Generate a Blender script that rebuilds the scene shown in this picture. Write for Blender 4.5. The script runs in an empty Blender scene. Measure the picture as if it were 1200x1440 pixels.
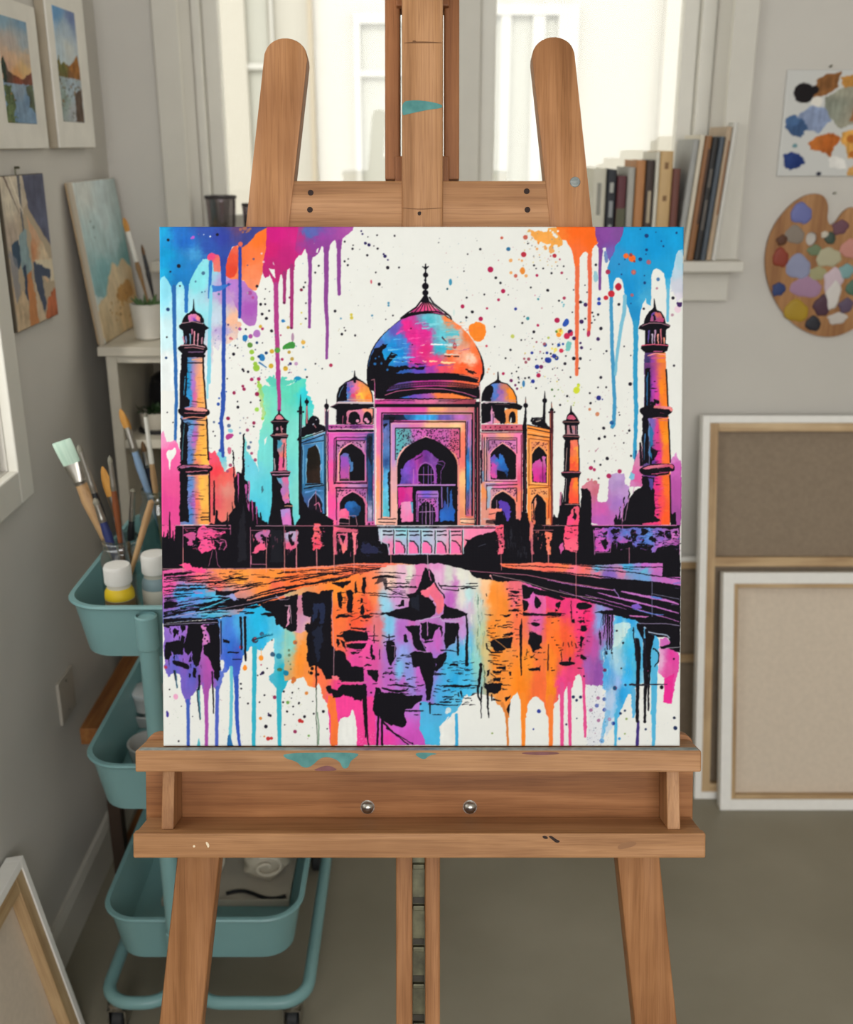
import bpy, bmesh, math, random
import numpy as np
from mathutils import Vector, Matrix
R_=math.radians
SC=bpy.context.scene
# ------------------------------------------------------------ camera
CAMZ=1.5; PITCH=19.0; FPX=1500.0
cd=bpy.data.cameras.new('camera'); cam=bpy.data.objects.new('camera',cd); SC.collection.objects.link(cam)
cd.sensor_fit='HORIZONTAL'; cd.sensor_width=36; cd.lens=36*FPX/1200; cd.clip_start=.02
cam.location=(0,0,CAMZ); cam.rotation_euler=(R_(90-PITCH),0,0)
cd.dof.use_dof=True; cd.dof.focus_distance=1.235; cd.dof.aperture_fstop=6.3
SC.camera=cam
# ------------------------------------------------------------ sky, sun, big lights, exposure
wd=bpy.data.worlds.new('sky'); SC.world=wd; wd.use_nodes=True
bg=wd.node_tree.nodes['Background']; bg.inputs[0].default_value=(1,.985,.96,1); bg.inputs[1].default_value=2.1
def sun(name,rot,e,ang,col):
    l=bpy.data.lights.new(name,'SUN'); l.energy=e; l.angle=R_(ang); l.color=col
    o=bpy.data.objects.new(name,l); SC.collection.objects.link(o); o.rotation_euler=rot
sun('sun',(R_(52),0,R_(-12)),1.35,3,(1,.96,.9))
def area(name,loc,rot,sx,sy,e,col):
    l=bpy.data.lights.new(name,'AREA'); l.shape='RECTANGLE'; l.size=sx; l.size_y=sy; l.energy=e; l.color=col
    o=bpy.data.objects.new(name,l); SC.collection.objects.link(o); o.location=loc; o.rotation_euler=rot
area('front_fill_light',(.35,-1.95,1.95),(R_(84),0,R_(3)),2.6,1.5,73,(.975,.985,1))  # unseen fill added behind the camera to light the canvas; no window there
vs=SC.view_settings; vs.view_transform='Standard'; vs.look='None'; vs.gamma=1; vs.exposure=0; vs.use_curve_mapping=False

# ------------------------------------------------------------ where a pixel's ray meets a real surface
cP,sP=math.cos(R_(PITCH)),math.sin(R_(PITCH))
def ray(px,py):
    a=(px-600)/FPX; b=(720-py)/FPX
    return Vector((a,cP+b*sP,-sP+b*cP))
CO=Vector((0,0,CAMZ))
def at_y(px,py,Y): d=ray(px,py); return CO+d*(Y/d.y)
def at_x(px,py,X): d=ray(px,py); return CO+d*(X/d.x)
def at_z(px,py,Z): d=ray(px,py); return CO+d*((Z-CAMZ)/d.z)

# ------------------------------------------------------------ materials
def lin(c):
    if isinstance(c,str): c=[int(c[i:i+2],16)/255 for i in (0,2,4)]
    return tuple((x/12.92 if x<=.04045 else ((x+.055)/1.055)**2.4) for x in c)+(1,)
def mat(name,c,rough=.6,metal=0,var=.06,scale=18,bump=0,spec=.4,stretch=(1,1,1),c2=None,detail=4):
    m=bpy.data.materials.new(name); m.use_nodes=True; n=m.node_tree.nodes; l=m.node_tree.links; b=n['Principled BSDF']
    b.inputs['Roughness'].default_value=rough; b.inputs['Metallic'].default_value=metal; b.inputs['Specular IOR Level'].default_value=spec
    tc=n.new('ShaderNodeTexCoord'); mp=n.new('ShaderNodeMapping'); mp.inputs['Scale'].default_value=stretch
    nz=n.new('ShaderNodeTexNoise'); nz.inputs['Scale'].default_value=scale; nz.inputs['Detail'].default_value=detail
    l.new(tc.outputs['Object'],mp.inputs['Vector']); l.new(mp.outputs[0],nz.inputs['Vector'])
    rp=n.new('ShaderNodeValToRGB'); rp.color_ramp.elements[0].position=.3; rp.color_ramp.elements[1].position=.7
    a=lin(c); d=lin(c2) if c2 else tuple(min(1,x*(1+var)) for x in a[:3])+(1,)
    if not c2: a=tuple(x*(1-var) for x in a[:3])+(1,)
    rp.color_ramp.elements[0].color=a; rp.color_ramp.elements[1].color=d
    l.new(nz.outputs[0],rp.inputs[0]); l.new(rp.outputs[0],b.inputs['Base Color'])
    if bump:
        bp=n.new('ShaderNodeBump'); bp.inputs['Strength'].default_value=bump; bp.inputs['Distance'].default_value=.002
        l.new(nz.outputs[0],bp.inputs['Height']); l.new(bp.outputs[0],b.inputs['Normal'])
    return m
def wood(name,c,dark,light,axis,rough=.5,scale=1.0,knots=.42):
    """grain running along axis 0/1/2 of the object's own coordinates"""
    m=bpy.data.materials.new(name); m.use_nodes=True; n=m.node_tree.nodes; l=m.node_tree.links; b=n['Principled BSDF']
    tc=n.new('ShaderNodeTexCoord'); mp=n.new('ShaderNodeMapping'); s=[26*scale]*3; s[axis]=1.3*scale; mp.inputs['Scale'].default_value=s
    l.new(tc.outputs['Object'],mp.inputs['Vector'])
    n1=n.new('ShaderNodeTexNoise'); n1.inputs['Scale'].default_value=2.2; n1.inputs['Detail'].default_value=6; n1.inputs['Distortion'].default_value=.6; l.new(mp.outputs[0],n1.inputs['Vector'])
    mp2=n.new('ShaderNodeMapping'); s=[210*scale]*3; s[axis]=5*scale; mp2.inputs['Scale'].default_value=s; l.new(tc.outputs['Object'],mp2.inputs['Vector'])
    n2=n.new('ShaderNodeTexNoise'); n2.inputs['Scale'].default_value=2; n2.inputs['Distortion'].default_value=1.2; n2.inputs['Detail'].default_value=3; l.new(mp2.outputs[0],n2.inputs['Vector'])
    n3=n.new('ShaderNodeTexNoise'); n3.inputs['Scale'].default_value=7; n3.inputs['Detail'].default_value=3; l.new(tc.outputs['Object'],n3.inputs['Vector'])
    r=n.new('ShaderNodeValToRGB'); e=r.color_ramp.elements; e[0].position=.28; e[0].color=lin(dark); e[1].position=.74; e[1].color=lin(light)
    k=e.new(.5); k.color=lin(c); l.new(n1.outputs[0],r.inputs[0])
    mx=n.new('ShaderNodeMix'); mx.data_type='RGBA'; mx.blend_type='MULTIPLY'; mx.inputs[0].default_value=.38
    r2=n.new('ShaderNodeValToRGB'); r2.color_ramp.elements[0].position=.32; r2.color_ramp.elements[0].color=(.45,.36,.3,1); r2.color_ramp.elements[1].position=.55; r2.color_ramp.elements[1].color=(1,1,1,1)
    l.new(n2.outputs[0],r2.inputs[0]); l.new(r.outputs[0],mx.inputs[6]); l.new(r2.outputs[0],mx.inputs[7])
    mx2=n.new('ShaderNodeMix'); mx2.data_type='RGBA'; mx2.blend_type='MULTIPLY'; mx2.inputs[0].default_value=knots
    r3=n.new('ShaderNodeValToRGB'); r3.color_ramp.elements[0].position=.35; r3.color_ramp.elements[0].color=(.55,.45,.38,1); r3.color_ramp.elements[1].position=.6; r3.color_ramp.elements[1].color=(1,1,1,1)
    l.new(n3.outputs[0],r3.inputs[0]); l.new(mx.outputs[2],mx2.inputs[6]); l.new(r3.outputs[0],mx2.inputs[7])
    l.new(mx2.outputs[2],b.inputs['Base Color']); b.inputs['Roughness'].default_value=rough; b.inputs['Specular IOR Level'].default_value=.35
    bp=n.new('ShaderNodeBump'); bp.inputs['Strength'].default_value=.12; bp.inputs['Distance'].default_value=.001; l.new(n2.outputs[0],bp.inputs['Height']); l.new(bp.outputs[0],b.inputs['Normal'])
    return m
def glass(name,tint=(1,1,1),gl=.08,rough=.02,fres=True,edge=.45):
    m=bpy.data.materials.new(name); m.use_nodes=True; n=m.node_tree.nodes; l=m.node_tree.links
    for x in list(n):
        if x.type!='OUTPUT_MATERIAL': n.remove(x)
    out=[x for x in n if x.type=='OUTPUT_MATERIAL'][0]
    t=n.new('ShaderNodeBsdfTransparent'); t.inputs[0].default_value=tuple(tint)+(1,); g=n.new('ShaderNodeBsdfGlossy'); g.inputs['Roughness'].default_value=rough
    mx=n.new('ShaderNodeMixShader'); mx.inputs[0].default_value=gl
    if fres:
        lw=n.new('ShaderNodeLayerWeight'); lw.inputs[0].default_value=.35; mm=n.new('ShaderNodeMath'); mm.operation='MULTIPLY_ADD'; mm.inputs[1].default_value=edge; mm.inputs[2].default_value=gl
        l.new(lw.outputs['Facing'],mm.inputs[0]); l.new(mm.outputs[0],mx.inputs[0])
    l.new(t.outputs[0],mx.inputs[1]); l.new(g.outputs[0],mx.inputs[2]); l.new(mx.outputs[0],out.inputs[0])
    return m
def paintmat(name,rough=.45,weave=0,spec=.35):
    """colour laid on point by point (the picture), with the weave of the cloth"""
    m=bpy.data.materials.new(name); m.use_nodes=True; n=m.node_tree.nodes; l=m.node_tree.links; b=n['Principled BSDF']
    a=n.new('ShaderNodeAttribute'); a.attribute_name='paint'; l.new(a.outputs['Color'],b.inputs['Base Color'])
    b.inputs['Roughness'].default_value=rough; b.inputs['Specular IOR Level'].default_value=spec
    if weave:
        tc=n.new('ShaderNodeTexCoord'); w=n.new('ShaderNodeTexWave'); w.inputs['Scale'].default_value=190; w2=n.new('ShaderNodeTexWave'); w2.bands_direction='Y'; w2.inputs['Scale'].default_value=190
        for q in (w,w2): l.new(tc.outputs['Object'],q.inputs['Vector']); q.inputs['Distortion'].default_value=1
        ad=n.new('ShaderNodeMath'); l.new(w.outputs[1],ad.inputs[0]); l.new(w2.outputs[1],ad.inputs[1])
        bp=n.new('ShaderNodeBump'); bp.inputs['Strength'].default_value=weave; bp.inputs['Distance'].default_value=.0006; l.new(ad.outputs[0],bp.inputs['Height']); l.new(bp.outputs[0],b.inputs['Normal'])
    return m
M={}
M['wall']=mat('wall_plaster','cac6be',.85,var=.025,scale=5,bump=.03)
M['floor']=mat('concrete','86806f',.42,scale=3.2,c2='958f7e',bump=.03,detail=8,spec=.35)
M['white']=mat('white_gloss_paint','d9d6cc',.45,var=.02)
M['trim']=mat('trim_paint','cfcbc0',.5,var=.02)
M['sash']=mat('sash_paint','dcd9cf',.5,var=.02)
WC=('ae7f54','90633c','c29369')
M['wv']=wood('beech_upright',*WC,1); M['wh']=wood('beech_cross',*WC,0)
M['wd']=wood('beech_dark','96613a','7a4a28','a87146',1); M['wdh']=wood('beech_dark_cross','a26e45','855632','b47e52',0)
M['wleg']=wood('beech_leg','a8764c','8c5e38','b8865c',1)
M['pine']=wood('pine_stretcher','c8aa80','b4946a','d6bc94',0,scale=.7); M['pinev']=wood('pine_stretcher_upright','c8aa80','b4946a','d6bc94',1,scale=.7)
M['crate']=wood('crate_wood','9a6434','7c4c26','b07a44',1)
M['metal']=mat('steel','a8a49c',.3,1,var=.05); M['dmetal']=mat('rack_metal','5a584a',.45,.8,var=.25,scale=60,c2='7c7a62')
M['crack']=mat('crack_brown','6a4628',.7); M['hole']=mat('screw_hole','2a1710',.7); M['linen']=mat('raw_linen','8f7f6c',.9,scale=90,var=.08,bump=.1); M['linen2']=mat('pale_linen','d8c9b6',.9,scale=90,var=.04,bump=.1)
M['cloth']=mat('primed_cloth','f2f0ea',.8,var=.02,scale=60,bump=.05)
M['teal']=mat('teal_enamel','7aa4a5',.38,var=.02,spec=.5); M['tealpaint']=mat('dried_teal_paint','3a7674',.5,c2='55908c',scale=60)
M['black']=mat('black_lacquer','17171b',.35,spec=.5); M['rubber']=mat('castor_rubber','26282a',.6); M['purplepaint']=mat('dried_brown_paint','6a4038',.6,c2='7c4c50',scale=80)
M['greypaint']=mat('dried_grey_paint','9aa09a',.6,c2='6c7474',scale=90,stretch=(1,3,1))
M['glass']=glass('window_glass',(.98,.99,.985),.03,fres=False); M['jar']=glass('jar_glass',(.82,.88,.87),.13,edge=.75); M['smoke']=glass('smoked_glass',(.62,.58,.60),.12)
def cm(c,rough=.55,**k):
    key='c_'+c+'_%d'%int(rough*100)
    if key not in M: M[key]=mat('paint_'+c,c,rough,**k)
    return M[key]

# ------------------------------------------------------------ building helpers
def new_bm(): return bmesh.new()
def add_box(bm,x0,x1,y0,y1,z0,z1,bev=0,M4=None):
    r=bmesh.ops.create_cube(bm,size=1); vs_=r['verts']
    bmesh.ops.transform(bm,matrix=Matrix.Translation(((x0+x1)/2,(y0+y1)/2,(z0+z1)/2))@Matrix.Diagonal((abs(x1-x0),abs(y1-y0),abs(z1-z0),1)),verts=vs_)
    if bev:
        es=list({e for v in vs_ for e in v.link_edges}); rr=bmesh.ops.bevel(bm,geom=es,offset=bev,segments=2,affect='EDGES',profile=.5); 
        vs_=list({v for f in rr['faces'] for v in f.verts}|{v for v in vs_ if v.is_valid})
    if M4 is not None: bmesh.ops.transform(bm,matrix=M4,verts=[v for v in vs_ if v.is_valid])
    return bm
def add_prism(bm,pts,w0,w1,bev=0,axis=2):
    """polygon in two axes pushed along the third (axis)"""
    def V(p,w):
        a=list(p); a.insert(axis,w); return bm.verts.new(a)
    A=[V(p,w0) for p in pts]; B=[V(p,w1) for p in pts]; n=len(pts)
    fs=[bm.faces.new(A[::-1]),bm.faces.new(B)]+[bm.faces.new((A[i],A[(i+1)%n],B[(i+1)%n],B[i])) for i in range(n)]
    if bev: bmesh.ops.bevel(bm,geom=[e for e in fs[0].edges]+[e for e in fs[1].edges],offset=bev,segments=2,affect='EDGES',profile=.5)
    return bm
def add_lathe(bm,prof,c=(0,0,0),seg=28,M4=None):
    rings=[]
    for r,z in prof:
        if r<1e-6: rings.append([bm.verts.new((c[0],c[1],c[2]+z))])
        else: rings.append([bm.verts.new((c[0]+r*math.cos(t*2*math.pi/seg),c[1]+r*math.sin(t*2*math.pi/seg),c[2]+z)) for t in range(seg)])
    for a,b in zip(rings,rings[1:]):
        for i in range(seg):
            j=(i+1)%seg
            if len(a)==1 and len(b)>1: bm.faces.new((a[0],b[j],b[i]))
            elif len(b)==1 and len(a)>1: bm.faces.new((a[i],a[j],b[0]))
            elif len(a)>1: bm.faces.new((a[i],a[j],b[j],b[i]))
    if M4 is not None: bmesh.ops.transform(bm,matrix=M4,verts=[v for r in rings for v in r])
    return bm
def add_tube(bm,pts,rad,seg=12,flat=1.0):
    pts=[Vector(p) for p in pts]; n=len(pts); rad=rad if isinstance(rad,(list,tuple)) else [rad]*n; rings=[]
    up=None
    for i,p in enumerate(pts):
        t=(pts[min(i+1,n-1)]-pts[max(i-1,0)]).normalized()
        if up is None: up=Vector((0,0,1)) if abs(t.z)<.9 else Vector((0,-1,0))
        s=t.cross(up).normalized(); up=s.cross(t).normalized()
        rings.append([bm.verts.new(p+(s*math.cos(a)+up*math.sin(a)*flat)*rad[i]) for a in [k*2*math.pi/seg for k in range(seg)]])
    for a,b in zip(rings,rings[1:]):
        for i in range(seg): bm.faces.new((a[i],a[(i+1)%seg],b[(i+1)%seg],b[i]))
    bm.faces.new(rings[0][::-1]); bm.faces.new(rings[-1])
    return bm
def obj(name,bm,m,parent=None,smooth=False,loc=None):
    bmesh.ops.recalc_face_normals(bm,faces=bm.faces)
    me=bpy.data.meshes.new(name); bm.to_mesh(me); bm.free()
    if m: me.materials.append(M[m] if isinstance(m,str) and m in M else (cm(m) if isinstance(m,str) else m))
    o=bpy.data.objects.new(name,me); SC.collection.objects.link(o)
    if smooth:
        me.polygons.foreach_set('use_smooth',[True]*len(me.polygons))
        try: me.set_sharp_from_angle(angle=R_(smooth if smooth is not True else 38))
        except Exception: pass
    if parent: o.parent=parent
    if loc is not None: o.location=loc
    return o
def tag(o,label,cat,group=None):
    o['label']=label; o['category']=cat
    if group: o['group']=group
    return o
def thing(name,label,cat,loc=(0,0,0),rot=(0,0,0),group=None):
    o=bpy.data.objects.new(name,None); SC.collection.objects.link(o); o.location=loc; o.rotation_euler=rot; o.empty_display_size=.05
    return tag(o,label,cat,group)
def struct(name,bm,m,**k):
    o=obj(name,bm,m,**k); o['kind']='structure'; return o

# ------------------------------------------------------------ the room
YW=2.5; XL=-.71; XR=1.9; YB=-2.2; ZC=2.75; TH=.24
b=new_bm(); add_box(b,XL-.25,XR+.25,YB-.25,YW+.25,-.1,0); struct('floor',b,'floor')
b=new_bm(); add_box(b,XL-.25,XR+.25,YB-.25,YW+.25,ZC,ZC+.1); struct('ceiling',b,'wall')
WX0=at_y(250,0,YW).x; WX1=at_y(1031,0,YW).x; WZ0=1.235; WZ1=2.5      # the back window's opening
b=new_bm(); add_box(b,XL-.25,WX0,YW,YW+TH,0,ZC); add_box(b,WX1,XR+.25,YW,YW+TH,0,ZC); add_box(b,WX0,WX1,YW,YW+TH,0,WZ0); add_box(b,WX0,WX1,YW,YW+TH,WZ1,ZC); struct('wall_back',b,'wall')
LY1=at_x(8,640,XL).y; LY0=LY1-1.5; LZ0=at_x(4,668,XL).z; LZ1=LZ0+1.45
b=new_bm(); add_box(b,XL-.2,XL,YB,LY0,0,ZC); add_box(b,XL-.2,XL,LY1,YW,0,ZC); add_box(b,XL-.2,XL,LY0,LY1,0,LZ0); add_box(b,XL-.2,XL,LY0,LY1,LZ1,ZC); struct('wall_left',b,'wall')
b=new_bm(); add_box(b,XR,XR+.25,YB,YW,0,ZC); struct('wall_right',b,'wall')
b=new_bm(); add_box(b,XL-.25,XR+.25,YB-.25,YB,0,ZC); struct('wall_front',b,'wall')
b=new_bm(); add_prism(b,[(XL,0),(XL+.014,0),(XL+.014,.085),(XL+.008,.1),(XL,.1)],YB,YW,axis=1); struct('baseboard_left',b,'trim')
b=new_bm(); add_prism(b,[(YW,0),(YW-.014,0),(YW-.014,.085),(YW-.008,.1),(YW,.1)],XL+.014,XR,axis=0); struct('baseboard_back',b,'trim')
# back window: casing, jamb liner, sashes, mullion, panes
win=bpy.data.objects.new('window_1',None); SC.collection.objects.link(win); win['kind']='structure'
CXo0=at_y(214,0,YW).x; CXo1=at_y(1067,0,YW).x
b=new_bm(); add_box(b,CXo0,WX0,YW-.022,YW,WZ0,WZ1+.09,.003); add_box(b,WX1,CXo1,YW-.022,YW,WZ0,WZ1+.09,.003); add_box(b,WX0,WX1,YW-.022,YW,WZ1,WZ1+.09,.003)
obj('window_casing',b,'trim',win)
GY_=YW+.17
gx0=at_y(284,0,GY_).x; gx1=at_y(984,0,GY_).x
b=new_bm(); add_box(b,WX0,gx0,YW+.12,YW+TH,WZ0,WZ1,.003); add_box(b,gx1,WX1,YW+.12,YW+TH,WZ0,WZ1,.003); add_box(b,WX0,WX1,YW+.12,YW+TH,WZ1-.04,WZ1); obj('window_frame',b,'sash',win)
m0=at_y(641,150,GY_).x; m1=at_y(674,150,GY_).x; zb=at_y(345,301,GY_).z
for (a,c) in ((gx0,m0),(m1,gx1)):
    s=.036; b=new_bm(); zt=WZ1-.04
    add_box(b,a,a+s,GY_-.02,GY_+.02,WZ0,zt,.004); add_box(b,c-s*(.35 if a<0 else 1),c,GY_-.02,GY_+.02,WZ0,zt,.004) if a<0 else add_box(b,c-s,c,GY_-.02,GY_+.02,WZ0,zt,.004)
    add_box(b,a,c,GY_-.02,GY_+.02,WZ0,zb,.004); add_box(b,a,c,GY_-.02,GY_+.02,zt-s,zt,.004); f=obj('sash',b,'sash',win)
    b=new_bm(); add_box(b,a+.005,c-.005,GY_-.003,GY_+.003,zb-.01,zt-.02); obj('pane',b,'glass',f)
b=new_bm(); add_box(b,m0,m1,GY_-.035,GY_+.05,WZ0,WZ1-.04,.003); obj('mullion',b,'trim',win)
b=new_bm(); add_box(b,CXo0-.03,at_y(1048,372,YW-.085).x,YW-.085,YW+TH,WZ0-.004,WZ0+.02,.004); struct('trim_1',b,'trim')   # stool of the window
b=new_bm(); add_box(b,CXo0,CXo1-.015,YW-.024,YW,WZ0-.075,WZ0-.004,.003); struct('trim_2',b,'trim')
SILL=WZ0+.02
# side window
w2=bpy.data.objects.new('window_2',None); SC.collection.objects.link(w2); w2['kind']='structure'
b=new_bm(); s=.06
for (y0,y1,z0,z1) in ((LY1,LY1+s,LZ0-s,LZ1+s),(LY0-s,LY0,LZ0-s,LZ1+s),(LY0,LY1,LZ0-s,LZ0),(LY0,LY1,LZ1,LZ1+s)): add_box(b,XL,XL+.018,y0,y1,z0,z1,.003)
obj('window_casing',b,'sash',w2)
b=new_bm()
for (y0,y1,z0,z1) in ((LY1-.03,LY1,LZ0,LZ1),(LY0,LY0+.03,LZ0,LZ1),(LY0+.03,LY1-.03,LZ0,LZ0+.03),(LY0+.03,LY1-.03,LZ1-.03,LZ1)): add_box(b,XL-.05,XL-.01,y0,y1,z0,z1,.003)
f=obj('sash',b,'sash',w2)
b=new_bm(); add_box(b,XL-.035,XL-.03,LY0+.02,LY1-.02,LZ0+.02,LZ1-.02); obj('pane',b,'glass',f)
# light switch plate low on the left wall
a=at_x(79,975,XL); c=at_x(102,975,XL); z0=at_x(92,1010,XL).z; z1=at_x(92,942,XL).z
t=thing('socket_plate','blank white wall plate low on the left wall','plate',(XL,(a.y+c.y)/2,(z0+z1)/2))
b=new_bm(); hw=abs(c.y-a.y)/2; hh=(z1-z0)/2; add_box(b,.0,.006,-hw,hw,-hh,hh,.002); obj('plate',b,'b3ac9f',t)
for q in (-1,1):
    b=new_bm(); add_lathe(b,[(0,0),(.003,0),(.003,.001),(0,.0015)],seg=10,M4=Matrix.Translation((.006,0,q*hh*.7))@Matrix.Rotation(R_(90),4,'Y')); obj('screw',b,'metal',t)

# ------------------------------------------------------------ the house across the way
FY=6.2
t=thing('neighbouring_house','pale cream house seen bright through the back window','house',(0,FY,0))
def fbox(b,px0,py0,px1,py1,d0,d1):
    p=at_y(px0,py0,FY); q=at_y(px1,py1,FY); add_box(b,p.x,q.x,-d0,-d1,q.z,p.z)
b=new_bm(); add_box(b,-4,4,0,.3,-.5,5); obj('wall',b,cm('b6b2a6',var=.004),t)
b=new_bm(); fbox(b,430,-300,462,900,.0,.05); obj('corner_board',b,cm('a89c86',var=.004),t)
b=new_bm(); fbox(b,330,-300,345,900,.0,.06); fbox(b,955,-300,975,900,0,.06); obj('downpipe',b,cm('b4afa2',var=.004),t)
for (x0,y0,x1,y1,mx,my) in ((498,20,585,330,None,100),(662,8,800,340,(705,750),None),(300,-60,395,330,None,90)):
    b=new_bm(); fbox(b,x0,y0,x1,y0+14,.0,.052); fbox(b,x0,y1-14,x1,y1,.0,.052); fbox(b,x0,y0,x0+14,y1,0,.05); fbox(b,x1-14,y0,x1,y1,0,.05)
    if my: fbox(b,x0,my,x1,my+8,0,.046)
    for k in (mx or ()): fbox(b,k,y0,k+6,y1,0,.045)
    f=obj('window',b,cm('c0beb6',var=.004),t)
    b=new_bm(); fbox(b,x0+6,y0+6,x1-6,y1-6,.0,.012); obj('pane',b,cm('b0afa4',var=.004),f)
b=new_bm(); add_box(b,-12,12,YW+.5,14,-.6,-.5); struct('trim_3',b,'b5ad9c')   # yard between the houses
# ------------------------------------------------------------ the easel's own leaning frame: x right, y up along it, z towards the viewer
LEAN=17.2; D0=1.22
Vv=Vector((0,math.sin(R_(LEAN)),math.cos(R_(LEAN)))); Nn=Vector((0,-math.cos(R_(LEAN)),math.sin(R_(LEAN)))); Ux=Vector((1,0,0))
EO=CO+ray(593.2,684)*D0
def e(px,py,w=0):
    d=ray(px,py); o=EO+Nn*w; t=(o-CO).dot(Nn)/d.dot(Nn); q=CO+d*t-EO
    return (q.dot(Ux),q.dot(Vv))
EM=Matrix.Translation(EO)@Matrix(((1,0,0,0),(0,Vv.y,Nn.y,0),(0,Vv.z,Nn.z,0),(0,0,0,1)))
def zfloor(w): return -(EO.z+Nn.z*w)/Vv.z     # frame coordinate y where it meets the floor
easel=thing('easel','large beech studio easel with tray holding the bright picture','easel'); easel.matrix_world=EM
def ep(name,bm,m,parent=None,**k): return obj(name,bm,m,parent or easel,**k)
def erect(b,px0,py0,px1,py1,w0,w1,bev=.0015):
    """box whose FRONT face (at w1) spans the given outline"""
    x0,y1=e(px0,py0,w1); x1,y0=e(px1,py1,w1); add_box(b,x0,x1,y0,y1,w0,w1,bev)
WB=-.038      # plane of the canvas's back
# mast and rails
b=new_bm(); erect(b,565,-260,623,700,WB-.026,WB-.001,.003); mast=ep('mast',b,'wv')
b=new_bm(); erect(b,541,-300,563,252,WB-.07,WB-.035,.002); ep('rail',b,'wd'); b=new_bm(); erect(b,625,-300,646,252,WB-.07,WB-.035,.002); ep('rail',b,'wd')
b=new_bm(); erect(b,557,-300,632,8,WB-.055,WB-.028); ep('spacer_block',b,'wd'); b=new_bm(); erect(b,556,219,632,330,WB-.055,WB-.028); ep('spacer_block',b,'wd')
b=new_bm(); erect(b,400,254,776,330,WB-.027,WB-.006,.002)
ep('cross_bar',b,'wh')
for (x,y) in ((437,271),(436,295),(741,269),(742,295)):
    u,v=e(x,y,WB-.006); b=new_bm(); add_lathe(b,[(0,.0006),(.0024,.0006),(.0034,.0003),(.0036,-.002),(0,-.002)],(u,v,WB-.006),seg=16); ep('screw',b,'hole')
# legs
def leg(name,pts,cap,slant):
    w1=WB-.004; w0=WB-.032
    L0=[e(*p,w1) for p in pts]     # top-left, top-right, then lower right, lower left
    (a,c,d,f)=[Vector((p[0],p[1])) for p in L0]
    yb=zfloor(w0)+.004
    dr=(d-c); dl=(f-a); br=c+dr*((yb-c.y)/dr.y); bl=a+dl*((yb-a.y)/dl.y)
    mid=(a+c)/2; r=(c-a).length/2; ax=((c-a).normalized()); up=Vector((-ax.y,ax.x)); 
    arc=[mid+ax*r*math.cos(t)+up*r*.86*math.sin(t) for t in [math.pi*k/14 for k in range(15)]]
    b=new_bm(); add_prism(b,[tuple(bl),tuple(br)]+[tuple(p) for p in arc],w0,w1,.0022); return ep(name,b,'wleg',smooth=30)
leg('leg',[(372,76),(432,82),(309,1207),(249,1207)],0,0)
rl=leg('leg',[(749,80),(808,74),(928,1207),(868,1207)],0,0)
u,v=e(809,256,WB-.004); b=new_bm(); add_lathe(b,[(0,.0012),(.0055,.0010),(.0062,0),(.0062,-.002),(0,-.002)],(u,v,WB-.004),seg=20); ep('screw_cap',b,'greypaint',smooth=True)
# rear strut, out behind the mast
b=new_bm(); fx=EM.inverted()@Vector((.0,1.9,.0)); tp=Vector((0,e(594,60,WB-.08)[1],WB-.085))
fx=EM.inverted()@Vector((.005,1.78,.012)); add_tube(b,[tp,fx],.014,4); ep('rear_leg',b,'wd')
# lower mast: two rails and a metal rack between them
wl=WB-.01
def vrail(px0,px1):
    x0,_=e(px0,1300,wl); x1,_=e(px1,1300,wl); b=new_bm(); add_box(b,x0,x1,zfloor(wl-.03)+.12,e(600,1100,wl)[1],wl-.03,wl,.002); return ep('rail',b,'wleg')
vrail(557,580); vrail(598,619)
x0,_=e(580,1300,wl-.012); x1,_=e(598,1300,wl-.012)
b=new_bm(); add_box(b,x0+.0005,x1-.0005,zfloor(wl)+.14,e(600,1100,wl)[1],wl-.02,wl-.014); rk=ep('ratchet_strip',b,'dmetal')
for py in (1217,1275,1333,1385,1440,1500):
    b=new_bm(); (_,y)=e(589,py,wl-.01); add_box(b,x0+.0005,x1-.0005,y-.004,y+.002,wl-.016,wl-.007,.001); ep('tooth',b,'dmetal',rk)
    if py!=1217:
        b=new_bm(); add_box(b,x0+.001,x1-.001,y+.003,y+.010,wl-.0142,wl-.0128); ep('slot',b,'3c382e',rk)
(_,yb)=e(589,1600,wl); b=new_bm(); x0,_=e(470,1600,wl); x1,_=e(700,1600,wl); add_box(b,x0-.12,x1+.12,zfloor(wl)+.10,zfloor(wl)+.15,wl-.03,wl,.003); ep('foot_bar',b,'wh')
# ledge, tray
CB=e(593,1050,0)[1]           # height of the canvas's lower edge
LW1=.016
x0,_=e(190,1070,LW1); x1,_=e(987,1070,LW1); y0=e(600,1086,LW1)[1]
b=new_bm(); add_box(b,x0,x1,y0,CB-.0008,WB+.002,LW1,.002); ledge=ep('ledge',b,'wh')
# wide board behind, rounded shoulders
wb1=WB-.001
x0,_=e(205,1110,wb1); x1,_=e(975,1110,wb1); yt=e(600,1033,wb1)[1]; ybt=e(600,1180,wb1)[1]; r=.013
pts=[(x0,ybt),(x1,ybt)]+[(x1-r+r*math.cos(t),yt-r+r*math.sin(t)) for t in [math.pi/2*k/6 for k in range(7)]]+[(x0+r-r*math.cos(t),yt-r+r*math.sin(t)) for t in [math.pi/2*k/6 for k in range(6,-1,-1)]]
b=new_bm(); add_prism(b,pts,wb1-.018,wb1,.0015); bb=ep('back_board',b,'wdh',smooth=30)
TW1=.022
x0,_=e(187,1190,TW1); x1,_=e(993,1190,TW1); ylt=e(600,1172,TW1)[1]; ylb=e(600,1207,TW1)[1]
b=new_bm(); add_box(b,x0,x1,ylb,ylt,TW1-.014,TW1,.002); ep('tray_lip',b,'wh')
xf0,_=e(197,1165,-.02); xf1,_=e(980,1165,-.02)
b=new_bm(); add_box(b,x0+.002,x1-.002,ylt-.012,ylt-.0008,wb1+.0002,TW1-.0142,.001); ep('tray_floor',b,'wh')
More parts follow.
